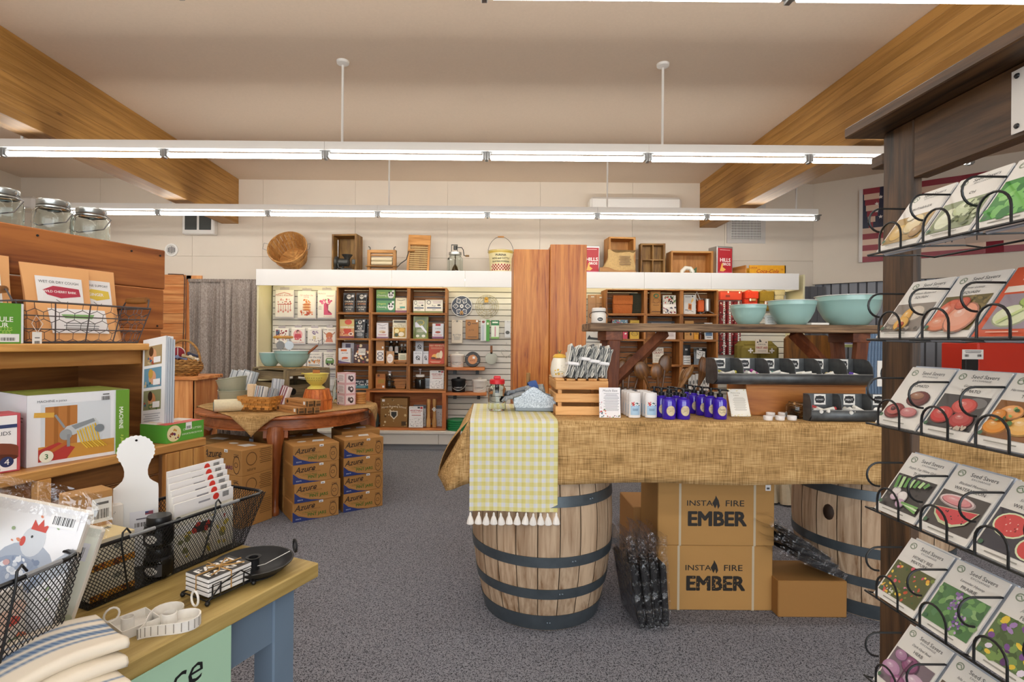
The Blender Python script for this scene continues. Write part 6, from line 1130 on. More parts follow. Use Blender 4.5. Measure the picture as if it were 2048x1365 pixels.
t = thing('honey_pot', 'white ceramic honey pot with a yellow lid and bee finial', 'pot', (xat(1118, 2.72) - .0, 2.7, CZZ)); mCER = mat('white_ceramic', '#ece7da', .25)
part('body', MB().lathe([(0, 0), (.036, 0), (.042, .01), (.045, .04), (.04, .075), (.031, .1), (0, .1)], 26), mCER, t); part('lid', MB().lathe([(.033, .098), (.034, .104), (.024, .116), (.008, .119), (0, .12)], 24), mat('yellow_glaze', '#e3b64a', .3), t)
part('bee', MB().at(0, 0, .124).blob(.006, .004, .005).at(-.006, 0, .132, ry=-.6).blob(.003, .002, .007).at(.006, 0, .132, ry=.6).blob(.003, .002, .007), mat('bee_gold', '#8a7a4a', .4), t)
decal(t, .11, .09, [('sc', 90, 5, .2, .05, .6, .35, .04, .06, ['#e2bd3a', '#d0a82a']), ('sc', 91, 7, .15, .1, .9, .6, .012, .02, ['#4a4a3a', '#8a9a6a']), ('l', [(.3, .1), (.5, .25), (.7, .15)], .02, '#7a8a5a')], warp=lambda u, v, l: tuple(Vector((0, 0, .01 + v)) + Vector((math.cos(-PI / 2 - 1.2 + u / .045), math.sin(-PI / 2 - 1.2 + u / .045), 0)) * (.0455 - .11 * max(0, v - .04) ** 1.4 * 1.6 + l)))
carton('info_card', 'pale grey card standing behind the honey pot', 'card', xat(1147, 2.76), 2.78, CZZ, .075, .002, .125, mWHITE, [('r', 0, 0, 1, 1, '#d6d4d8'), ('e', .3, .86, .06, .04, '#666'), lines(.15, .4, .85, .8, 5, '#b0aeb4'), ('e', .55, .15, .16, .1, '#77706a')])
for b_ in range(4):
    t = thing('cloth_bundle', 'grey and white striped cloth bundle with a paper band, %s from the honey pot' % ('first', 'second', 'third', 'fourth')[b_], 'cloth bundle', (CX - .06 + b_ * .052, CYY + .04 + b_ * .012, CZZ), 0, 'striped cloth bundles on the crate'); t.rotation_euler = (-.1, .22, 0)
    for i in range(6):
        x0 = (i - 2.5) * .0095; sq = lambda v: .55 + .45 * abs(2 * v - .85); a_ = MB()
        a_.grid(lambda u, v: (x0 * sq(v) * 1.25 + .004 * math.sin(9 * v + i * 1.3 + b_) + (.0042 if u > .5 else -.0042) * (1 if .08 < v < .94 else .2), (-.055 if u < .999 else -.055) + .0 + (.11 * (1 - abs(2 * u - 1)) if u not in (0, 1) else 0), v * (.165 - .008 * ((i + b_) % 3))), 8, 12)
        solid(part('cloth_layer', a_, mat('bundle_%d' % (i % 3), ('#e4e2da', '#66696b', '#b5b6b2')[i % 3], .95, noise=.06, nscale=90), t), .003)
    part('paper_band', MB().at(0, 0, .062 + .012 * ((b_ * 2) % 3), ry=-.1).box(-.029, .029, -.06, .062, 0, .016, .004), mat('band_paper', '#f0f0f2', .8), t)
# cards, sticks and bottles
p = tp(1220, 836); t = carton('muscle_ease_sign', 'white card sign with flowers and handwritten heading', 'sign', p.x, p.y, TS, .101, .003, .143, mWHITE, [('r', 0, 0, 1, 1, '#efeef2'), ('t', 'Muscle Ease', .52, .9, .07, '#3a3a42', {'shear': .2, 'mw': .7}), ('tl', .2, .22, .95, .82, 15, '#8d8d96'), ('sc', 92, 16, .02, .02, .3, .3, .02, .045, ['#c23a3a', '#3f5a7a', '#4a7a5a', '#d97a6a']), ('sc', 93, 12, .3, .01, .95, .08, .02, .04, ['#c23a3a', '#34506e', '#6a8a5a']), ('sc', 94, 6, .02, .3, .12, .75, .015, .025, ['#b04a5a', '#556'])], lean=R(-6))
mSTK = mat('white_stick', '#eceaea', .4); stl = [('r', .12, .12, .88, .62, '#a9cbe6'), ('r', .12, .5, .88, .64, '#e8ecef'), ('sc', 95, 14, .14, .5, .86, .64, .03, .07, ['#c9302f', '#3f7a64', '#2f4a5a']), ('p', [(.22, .46), (.28, .54), (.2, .58), (.3, .58), (.34, .66), (.38, .57), (.46, .57), (.4, .52), (.42, .45), (.33, .5)], '#c9302f'), lines(.25, .28, .75, .38, 2, '#3f5f86')]
proto = None
for c_ in range(2):
    for r_ in range(4):
        q = tp(1271 + c_ * 33, 837); lb_ = 'white balm stick in the %s column, %s' % (('sign-side', 'bottle-side')[c_], ('front', 'second', 'third', 'back')[r_]); loc = (q.x, q.y + .02 + r_ * .048, TS)
        if proto is None:
            t = proto = thing('balm_stick', lb_, 'balm stick', loc, 0, 'white balm sticks'); part('tube', MB().lathe([(.024, 0), (.0285, .002), (.0285, .078), (.0275, .079), (.0275, .08), (.0285, .081), (.0285, .116), (.026, .12), (0, .12)], 24), mSTK, t); t.children[0].scale = (1, .6, 1); decal(t, .057, .12, stl, warp=lambda u, v, l: ((u - .0285), -.6 * math.sqrt(max(.0002 ** 2, .0285 ** 2 - (u - .0285) ** 2)) - l - .0006, v))
        else: copy_tree(proto, loc, 0, lb_)
mPUR = mat('cobalt_purple', '#3a1fb0', .12, coat=.6); mPUMP = mat('black_pump', '#141417', .3); proto = None
def oval(kind): return [('e', .5, .5, .46, .48, '#d9c9a6', 26), ('ring', .5, .5, .46, .48, .05, '#b9a67c')] + ([('t', 'Tester', .5, .62, .16, '#2d2a26', {'shear': .3, 'mw': .7}), ('l', [(.2, .4), (.4, .3), (.6, .42), (.8, .3)], .03, '#3a4a3a')] if kind else [('t', 'Jasmine Bliss', .5, .68, .1, '#9a5a4a', {'mw': .7}), ('l', [(.25, .35), (.45, .45), (.75, .32)], .03, '#7a8a5a'), lines(.3, .45, .7, .58, 2, '#a07a5a')])
spots = [(1342, 840, 0, 'front bottle nearest the balm sticks'), (1371, 840, 0, 'front bottle beside the open gap'), (1338, 840, .07, 'second-row bottle nearest the balm sticks'), (1369, 840, .07, 'second-row bottle behind the front pair'), (1334, 840, .14, 'back-row bottle nearest the balm sticks'), (1366, 840, .14, 'back-row bottle behind the pair')] + [(1445 - i * 1.5, 840, i * .066, '%s bottle of the receding single file' % ('front tester', 'second', 'third', 'fourth', 'last')[i]) for i in range(5)]
for px, py, dy, lb_ in spots:
    q = tp(px, py); loc = (q.x - (.012 * dy / .066 if px > 1400 else .004 * dy / .07), q.y + .03 + dy, TS)
    if proto is None or lb_.startswith('front tester'):
        t = thing('pump_bottle', 'purple pump bottle, ' + lb_, 'bottle', loc, 0, 'purple pump bottles'); part('bottle', MB().lathe([(0, 0), (.029, 0), (.0315, .004), (.0315, .08), (.028, .093), (.015, .1), (.013, .108), (0, .108)], 26), mPUR, t)
        q_ = part('pump', MB().lathe([(.014, .104), (.0145, .106), (.0145, .12), (.006, .122), (.006, .132), (.011, .133), (.011, .142), (0, .143)], 16), mPUMP, t); part('nozzle', MB().tube([(0, 0, .138), (.025, -.012, .138), (.034, -.016, .133)], .0045, 7), mPUMP, q_)
        decal(t, .046, .05, oval(lb_.startswith('front tester')), warp=cyl_warp(.0317, .016, -PI / 2 - .73), name='label')
        if proto is None: proto = t
    else: copy_tree(proto, loc, 0, 'purple pump bottle, ' + lb_)
p = tp(1478, 835); t = carton('lotion_sign', 'cream lotion info card leaning against the wooden box', 'sign', p.x + .02, p.y + .02, TS, .095, .003, .14, mWHITE, [('r', 0, 0, 1, 1, '#efece2'), ('r', .02, .02, .98, .98, '#f3f0e8'), ('t', 'Moisturizing', .4, .85, .05, '#7a6a4a', {'shear': .2, 'mw': .5}), ('t', 'Lotion', .42, .77, .05, '#7a6a4a', {'shear': .2}), ('tl', .2, .2, .88, .7, 14, '#b0aca4'), ('sc', 96, 10, .0, .0, 1, .06, .02, .04, ['#d9c66a', '#e6d88a']), ('sc', 97, 8, .0, .92, 1, 1, .02, .04, ['#d9c66a'])], lean=R(-22))
# wooden box, galvanised bins
p = tp(1499, 833); BX0, BY0 = p.x, p.y + .035; t = thing('cedar_box', 'long cedar box under the galvanised bins', 'box', (BX0, BY0, TS)); CD = lambda a: wood('cedar', '#9a5a28', '#c4803f', a, 9, .08, .45, rnd=.08)
part('front_board', MB().box(0, .6, 0, .018, 0, .148, .002), CD('x'), t); part('back_board', MB().box(0, .6, .202, .22, 0, .148, .002), CD('x'), t)
for x_ in (0, .582): part('end_board', MB().box(x_, x_ + .018, .018, .202, 0, .148, .002), CD('y'), t)
part('lid', MB().box(-.004, .604, -.004, .224, .148, .156, .002), CD('x'), t)
mZ = mat('dark_zinc', '#5f6264', .5, metal=.6, noise=.25, nscale=25)
def bins(label, loc, L_, n, d, h, names, cols, grp):
    t = thing('galvanised_bin', label, 'bin', loc); lip = h * .42
    arc = [(d - d * .9 * math.sin(a) - .0, lip - lip * 1.0 * math.cos(a) * 0) for a in (0,)]
    prof = [(d, 0)] + [(d * .12 + d * .3 * (1 - math.sin(a)), lip * .5 * (1 - math.cos(a))) for a in [PI / 2 * i / 5 for i in range(6)]] + [(d * .1, lip)]
    m = MB(); vs = [(x_, y_, z_) for x_ in (0, L_) for y_, z_ in prof]; k = len(prof); m.add(vs, [(i, i + 1, k + i + 1, k + i) for i in range(k - 1)]); solid(part('trough', m, mZ, t), .002); part('back_plate', MB().box(0, L_, d, d + .003, 0, h), mZ, t)
    part('front_bead', MB().at(0, d * .1, lip, ry=PI / 2).cyl(.003, 0, L_, 8), mALU, t)
    dv = [(d, 0), (d * .42, 0), (d * .12, lip * .5), (d * .1, lip), (d * .14, lip + (h - lip) * .5), (d * .3, h * .93), (d * .5, h), (d, h)]
    for i in range(n + 1):
        o = part('divider', MB().prism([(y_, z_) for y_, z_ in dv], -.0015, .0015), mZ, t, (L_ * i / n, 0, 0), (0, 0, PI / 2))
    for i in range(n):
        w_ = L_ / n; decal(t, .055, .05, [('r', 0, 0, 1, 1, '#e9e8e4'), ('e', .5, .5, .44, .36, '#1d1d1f'), ('r', .14, .18, .86, .82, '#1d1d1f'), ('t', names[i], .5, .48, .2, '#efefef', {'mw': .66})], (L_ * i / n + w_ * .5 - .02, d - .001, h - .053), name='label_card')
        pr = None
        for j in range(7):
            rr = random.Random(i * 17 + j); lo = (loc[0] + L_ * i / n + w_ * (.22 + .085 * j), loc[1] + d * (.35 + .25 * rr.random()), loc[2] + lip * (.75 + .3 * rr.random()))
            if pr is None:
                pr = tt = thing('lip_balm', 'lip balm tube with %s cap in the %s bin' % (cols[i][1], names[i].title()), 'lip balm', lo, rr.random() * 3, grp + ' ' + names[i].title()); part('tube', MB().at(ry=PI / 2).cyl(.0085, -.03, .012, 10), mat('balm_white', '#efeee8', .4), tt); part('cap', MB().at(ry=PI / 2).cyl(.009, .012, .03, 10), mat('cap_' + cols[i][0], cols[i][0], .4), tt)
            else: tt = copy_tree(pr, lo)
            tt.rotation_euler = (rr.random(), rr.uniform(-.4, .4), rr.random() * 3)
    return t
UB = (xat(1442, 2.56), 2.575, TS + .157)
bins('long dark galvanised bin with six compartments on the cedar box', UB, .76, 6, .16, .128, ['COLADA', 'SWEET', 'TITLE', 'BEAR', 'CREAM', 'GRAPE'], [('#d9cf5a', 'yellow'), ('#b5489a', 'pink'), ('#3f9a84', 'teal'), ('#d9d7cc', 'ivory'), ('#d9c890', 'straw'), ('#5a3aa0', 'violet')], 'lip balms in')
part('end_bracket', MB().box(0, .12, 0, .2, 0, .157), CD('x'), tag(thing('cedar_block', 'x x x x', 'block', (UB[0] + .01, BY0 + .0, TS)), 'cedar block propping the overhanging end of the long bin', 'block')) if False else None
LB_ = (xat(1614, 2.5), 2.475, TS); BY0
bins('shorter dark galvanised bin with three compartments on the burlap', LB_, .42, 3, .05 + .0, .128, ['HONEY', 'MINT', 'ROSE'], [('#b53a3a', 'red'), ('#d9d7cc', 'ivory'), ('#c9c4b8', 'grey')], 'lip balms in') if False else bins('shorter dark galvanised bin with three compartments in front of the cedar box', (LB_[0], 2.36 + .09, TS), .42, 3, .075, .125, ['HONEY', 'MINT', 'ROSE'], [('#b53a3a', 'red'), ('#e3e1d8', 'ivory'), ('#c9c4b8', 'grey')], 'lip balms in')
t = thing('flavour_sign', 'white card with a black oval label at the end of the long bin', 'sign', (UB[0] + .765, UB[1] - .0, UB[2] - .0)); part('card', MB().box(0, .1, -.004, -.001, .0, .125), mWHITE, t); decal(t, .1, .125, [('e', .55, .5, .42, .4, '#1d1d1f'), ('t', 'LIP', .55, .58, .14, '#eee'), ('t', 'STICK', .55, .4, .14, '#eee')], (0, -.0042, 0))
for i in range(6):
    p = tp(1537 + (i % 3) * 24 + (i // 3) * 5, 841 - (i // 3) * 7); t = thing('balm_tin', 'tiny white screw-lid pot, %s %s' % (('front row', 'back row')[i // 3], ('by the lotion card', 'middle', 'by the chip jar')[i % 3]), 'pot', (p.x, p.y + .005, TS), 0, 'tiny white pots'); part('pot', MB().lathe([(0, 0), (.019, 0), (.02, .002), (.02, .009), (.0205, .0095), (.0205, .019), (.019, .021), (0, .021)], 20), mSTK, t)
p = tp(1605, 838); t = jar('chip_jar', 'low glass jar of wooden test spoons', p.x - .01, p.y + .035, TS, .046, .078, None)
for i in range(14): r_ = random.Random(i); part('test_spoon', MB().at(r_.uniform(-.014, .014), r_.uniform(-.014, .014), .01 + i * .0038, rz=r_.random() * 6, ry=r_.uniform(-.3, .3)).box(-.026, .026, -.005, .005, 0, .0025, .001), PW('x'), t)
# buckets of wooden spoons
def spoon(label, loc, rx, ry, rz, L_=.24, bw=.034, mt=None, grp='wooden spoons in the buckets'):
    t = thing('wooden_spoon', label, 'spoon', loc, 0, grp); t.rotation_euler = (rx, ry, rz); m_ = mt or wood('dark_olivewood', '#4f3015', '#8d5c2c', 'z', 16, .12, .35, rnd=.3)
    part('handle', MB().tube([(0, 0, 0), (0, 0, L_ * .45), (0, 0, L_ * .72)], [.007, .006, .009], 8), m_, t); part('bowl', MB().at(0, .004, L_ * .84).blob(bw, .012, L_ * .2, 18, 12), m_, t)
def bucket(label, px, Y, r=.05, h=.085):
    t = thing('zinc_bucket', label, 'bucket', (xat(px, Y), Y, TS)); part('pail', MB().lathe([(0, 0), (r * .8, 0), (r, h), (r * 1.05, h + .002), (r * 1.05, h + .006), (r * .96, h + .004), (r * .76, .004), (0, .004)], 26), mGALV, t); part('bead', MB().at(r, 0, h).blob(.006, .006, .006), mALU, t); return xat(px, Y)
bx = bucket('galvanised bucket of dark spoons behind the balm sticks', 1256, 2.85, .056, .1); b2 = bucket('galvanised bucket of spoons behind the purple bottles', 1392, 2.86, .06, .1); b3 = bucket('galvanised bucket hidden behind the bottle file', 1318, 2.84, .05, .08)
for k_, (bx_, y_, rx, ry, L_, bw, l_) in enumerate(((b3 - .01, 2.84, .1, -.42, .25, .042, 'big dark wooden ladle tipping toward the brace'), (b3 + .0, 2.83, .05, -.08, .22, .036, 'dark wooden spoon in the middle, bowl forward'), (b3 + .01, 2.85, .0, .12, .27, .036, 'tall olive wood spoon beside the bushcraft book'), (bx, 2.88, -.1, .12, .27, .03, 'dark spoon behind the sloping brace'), (bx + .02, 2.88, -.1, .3, .27, .03, 'second dark spoon behind the brace'), (bx - .02, 2.87, -.05, .0, .24, .034, 'reddish spoon low behind the brace'))):
    spoon('%s' % l_, (bx_, y_, TS + .02), rx, ry, 0, L_, bw)
for i in range(6): spoon('olive wood server in the slanting bunch, number %s from the bottles' % ('one', 'two', 'three', 'four', 'five', 'six')[i], (b3 + .07 + i * .004, 2.84 + i * .006, TS + .03), .02 * i, .5 + .04 * i, .2 * i, .23, .018, wood('olive_light', '#8a5c2e', '#b98a50', 'z', 18, .1, .35))
for i in range(6): spoon('dark server curving up beside the long bin, number %s from the bin' % ('one', 'two', 'three', 'four', 'five', 'six')[i], (b2 + .0 - i * .006, 2.85 + i * .004, TS + .03), .03 * i, .12 + .06 * i, 0, .25, .014)
# trestle bench with bowls
BW2 = lambda a: wood('weathered_plank', '#57412e', '#a08262', a, 26, .05, .7, dark='#33241a', rnd=.05); RB = lambda a: wood('red_brown_leg', '#5a2c16', '#81492a', a, 12, .1, .55, rnd=.12)
t = thing('trestle_bench', 'weathered wooden trestle bench standing on the table under three bowls', 'bench', (0, 2.75, TS)); PT = 1.449
part('seat_plank', MB().box(.524, 2.12, 0, .25, PT - .041 - TS, PT - TS, .004), BW2('x'), t); HB = PT - .041 - TS
for x_, sx in ((.655, 1), (1.95, -1)):
    part('cleat', MB().box(x_ - .045, x_ + .045, .02, .23, HB - .05, HB, .003), RB('y'), t)
    for s in (-1, 1): part('leg', MB().at(x_, .125 + s * .05, 0, rx=s * -.12).box(-.03, .03, -.02, .02, .004, HB - .045, .003), RB('z'), t)
    part('brace', MB().tube([(x_ + sx * .02, .125, .14), (x_ + sx * .3, .125, HB)], .033, 4), RB('z'), t, ang=30)
for l_, px, r_, h_ in (('small aqua bowl on the trestle bench', 1496, .091, .108), ('medium aqua bowl on the trestle bench', 1583, .119, .132), ('large aqua bowl beside the seed rack post', 1696, .157, .16)): bowl(l_, xat(px, 2.87), 2.87, PT, r_, h_, .5)
t = thing('milk_jar', 'small white jar with a wire bail and black oval label on the bench', 'jar', (xat(1197, 2.86), 2.86, PT)); part('body', MB().lathe([(0, 0), (.037, 0), (.039, .004), (.039, .05), (.033, .062), (.033, .066), (0, .066)], 26), mIVORY, t); part('lid', MB().lathe([(.036, .064), (.037, .068), (.037, .08), (.033, .084), (0, .084)], 26), mIVORY, t)
part('bail', MB().tube([(.04 * math.cos(a), -.04 * abs(math.sin(a)), .058 + .006 * math.sin(a)) for a in [PI * i / 12 for i in range(13)]], .002, 5).tube([(.04, 0, .058), (.05, 0, .05), (.05, 0, .035), (.041, 0, .03)], .002, 5).tube([(-.04, 0, .058), (-.05, 0, .05), (-.05, 0, .035), (-.041, 0, .03)], .002, 5), mLID, t)
decal(t, .03, .02, [('e', .5, .5, .5, .5, '#222'), ('t', 'MILK', .5, .5, .3, '#eee', {'mw': .6})], warp=cyl_warp(.0392, .012, -PI / 2 - .38), name='label')
carton('bowl_card', 'small white card between the small and medium bowls', 'card', xat(1541, 2.93), 2.93, PT, .06, .003, .06, mWHITE, [('r', .1, .1, .9, .9, '#f4f4f4'), lines(.2, .2, .8, .8, 4, '#bbb')], lean=R(-8)); t = thing('flat_card', 'white card lying flat beside the medium bowl', 'card', (xat(1630, 2.83), 2.83, PT), .1); part('sheet', MB().box(-.05, .05, -.04, .04, 0, .012, .002), mWHITE, t)
# ---- under the table
mEB = mat('ember_carton', '#b3884f', .75, noise=.02, nscale=6); EMB = [('r', .18, 0, .2, 1, '#c3b49a'), ('r', .82, 0, .84, 1, '#c3b49a'), ('t', 'INSTA', .36, .66, .09, '#231d17', {'bold': .01, 'mw': .22, 'wide': 1.25}), ('t', 'FIRE', .66, .66, .09, '#231d17', {'bold': .01, 'mw': .22, 'wide': 1.25}), ('p', [(.49, .58), (.465, .66), (.49, .74), (.495, .78), (.52, .7), (.53, .62), (.515, .57), (.505, .64)], '#231d17'), ('t', 'EMBER', .51, .42, .21, '#231d17', {'bold': .045, 'mw': .58})]
for i in range(2): carton('ember_carton', 'large brown carton lettered in black, %s of two' % ('lower', 'upper')[i], 'box', 1.147 + i * .004, 2.672 - i * .004, i * .327 + .0005, .587, .3, .326, mEB, EMB + ([('r', .92, .86, .965, .95, '#eee'), ('r', .93, .88, .955, .91, '#444')] if i else [('sc', 98, 40, .3, .33, .72, .52, .003, .006, ['#b3884f'])]), group='large ember cartons', ch=.004)
carton('brown_carton', 'brown carton edge showing behind the lower lettered carton', 'box', 1.1, 2.99, .0005, .56, .3, .42, mat('cardboard_tan', '#b98c56'), ch=.004)
mBLK = mat('black_fabric', '#101114', .6, noise=.2, nscale=60); mWR = plastic_wrap()
def blackpack(label, loc, rot, w=.03, d=.3, h=.43):
    t = thing('wrapped_pack', label, 'wrapped pack', loc, 0, 'black packs in clear plastic'); t.rotation_euler = rot; part('black_panel', MB().box(-w / 2, w / 2, -d / 2, d / 2, .003, h * .68, .006), mBLK, t)
    def s_(u, v): return ((-.5 + u) * (w + .012) * (1 - .5 * max(0, v - .68)) + .01 * math.sin(v * 17 + u * 5) * max(0, v - .6), (-d / 2 - .006) + .004 * math.sin(v * 30 + u * 9), v * h)
    for q in (0, 1):
        m = MB(); m.grid(lambda u, v: (((-1) ** q) * (w / 2 + .005) + .012 * math.sin(v * 21 + u * 7 + q) * (.3 + max(0, v - .6)), -d / 2 + d * u, v * h), 14, 16); part('plastic_sleeve', m, mWR, t)
    part('sleeve_end', MB().grid(s_, 4, 16), mWR, t)
for i in range(4): blackpack('plastic-wrapped black pack leaning by the barrel, %s from the barrel' % ('first', 'second', 'third', 'fourth')[i], (.72 + i * .036, 2.6 - .01 * (i % 2), .004 + .005 * i), (0, -.17 + i * .035, .12), .028, .24, .45 - .02 * (i % 2))
carton('small_carton', 'small plain brown carton under the plastic-wrapped packs', 'box', 1.605, 2.61, .0005, .34, .25, .18, mat('cardboard_brown', '#a0743f', .8), ch=.004)
for i in range(3): blackpack('plastic-wrapped black pack lying on the small carton, %s' % ('bottom', 'middle', 'top')[i], (1.74 - i * .035, 2.72, .215 + i * .035), (0, -1.18 + .09 * i, .1), .028, .26, .38)
t = thing('draped_cloth', 'beige cloth gathered to the floor behind the cartons', 'cloth', (2.62, 4.75, 0)); mB_ = mat('beige_cloth', '#cfc0a4', .9, noise=.05, nscale=40)
part('cloth', MB().lathe([(.34, .012), (.33, .4), (.31, .75), (.3, .78), (0, .79)], 48), mB_, t)
for i in range(22): a = 2 * PI * i / 22; part('fold', MB().tube([(.31 * math.cos(a), .31 * math.sin(a), .76), (.34 * math.cos(a), .34 * math.sin(a), .3), (.37 * math.cos(a + .05), .37 * math.sin(a + .05), .012)], [.012, .03, .045], 8), mB_, t)
# ================================================================== SEED PACKET RACK
DW = lambda a: wood('dark_walnut_stain', '#3a2717', '#725234', a, 16, .07, .5, dark='#241a12', rnd=.08)
t = thing('seed_rack', 'dark stained wooden seed packet rack with black wire shelves', 'display rack', (0, 0, 0))
part('post', MB().box(.757, .775, .95, 1.022, 0, 1.755, .002), DW('z'), t)
part('header_board', MB().box(.757, .783, .1, .949, 1.648, 1.755, .002), DW('y'), t); part('cap_board', MB().box(.7, 1.0, .1, 1.05, 1.756, 1.776, .002), DW('y'), t)
part('cross_stub', MB().box(.757, .9, 1.023, 1.055, 1.697, 1.72, .002), DW('y'), t); part('base_rail', MB().box(.757, .783, .1, .949, .05, .14), DW('y'), t)
pl = part('name_plate', MB().box(.7545, .7568, .35, .7686, 1.655, 1.746), mWHITE, t)
for z_ in (1.665, 1.737): part('screw', MB().at(.754, .76, z_, ry=-PI / 2).lathe([(.0, 0), (.004, 0), (.003, .002), (0, .0025)], 10), mLID, pl)
mBW = mat('black_wire', '#17181a', .4); ZR = [1.503, 1.36, 1.2185, 1.076, .934, .79]; YS = .888; PT_ = .0875; XF = .645; LN = R(34)
arch = [(0, 0, 0), (0, 0, .022)] + [(0, -.0225 - .0225 * math.cos(PI - a) * -1 * -1 if False else -.0225 + .0225 * math.cos(a), .022 + .0225 * math.sin(a)) for a in [PI * i / 10 for i in range(11)]] + [(0, -.045, .022), (0, -.045, 0)]
am = MB().tube(arch, .0017, 6).mesh('wire_arch', mBW)
loop = [(.052, 0, .075), (.012, 0, .075)] + [(.012 + .0198 * math.cos(a), 0, .0552 + .0198 * math.sin(a)) for a in [PI / 2 + PI * i / 10 for i in range(11)]] + [(.014, 0, .0355)]
lm = MB().tube(loop, .0017, 6).mesh('wire_loop', mBW)
for r_, z_ in enumerate(ZR):
    part('wire_shelf', MB().tube([(XF - .003, .9, z_ - .002), (XF - .003, .35, z_ - .002)], .0018, 6), mBW, t); part('wire_shelf', MB().tube([(.755, .9, z_ - .004), (.755, .35, z_ - .004)], .0018, 6), mBW, t)
    for k in range(7): part('cross_wire', MB().tube([(XF - .003, .9 - k * .09, z_ - .003), (.7, .87 - k * .09, z_ - .006), (.755, .9 - k * .09, z_ - .004)], .0015, 5), mBW, t)
    for k in range(5):
        link('wire_arch', am, t, (XF - .004, YS - .016 - k * PT_, z_ - .002)); link('wire_loop', lm, t, (XF, YS + .003 - k * PT_, z_))
U_ = Vector((0, -1, 0)); V_ = Vector((math.sin(LN), 0, math.cos(LN))); N_ = U_.cross(V_)
EUL = Matrix((U_, -N_, V_)).transposed().to_euler()
mPK = mat('packet_paper', '#e9e7e2', .5); mPE = mat('packet_edge', '#b9c3d2', .5); PWD, PHT = .081, .112
pk_me = MB().box(0, PWD, 0, .0022, 0, PHT).mesh('paper', mPK); pe_me = MB().box(0, PWD, 0, .0035, 0, PHT).mesh('paper', mPE)
def mixc(c, k):
    v = [int(c[i:i + 2], 16) for i in (1, 3, 5)]; return '#%02x%02x%02x' % tuple(int(q * (1 + k)) if k < 0 else int(q + (255 - q) * k) for q in v)
def blobs(*b):
    o = []
    for x, y, rx, ry, c in b: o += [('e', x, y, rx, ry, mixc(c, -.28)), ('e', x - .01, y + .008, rx * .92, ry * .9, c), ('e', x - .02, y + .02, rx * .68, ry * .62, mixc(c, .1)), ('e', x - rx * .25, y + ry * .3, rx * .34, ry * .26, mixc(c, .28)), ('e', x - rx * .3, y + ry * .38, rx * .14, ry * .1, mixc(c, .6))]
    return o
GRN = ['#4f7a3a', '#6f9a4a', '#87b060', '#2f5a2a']
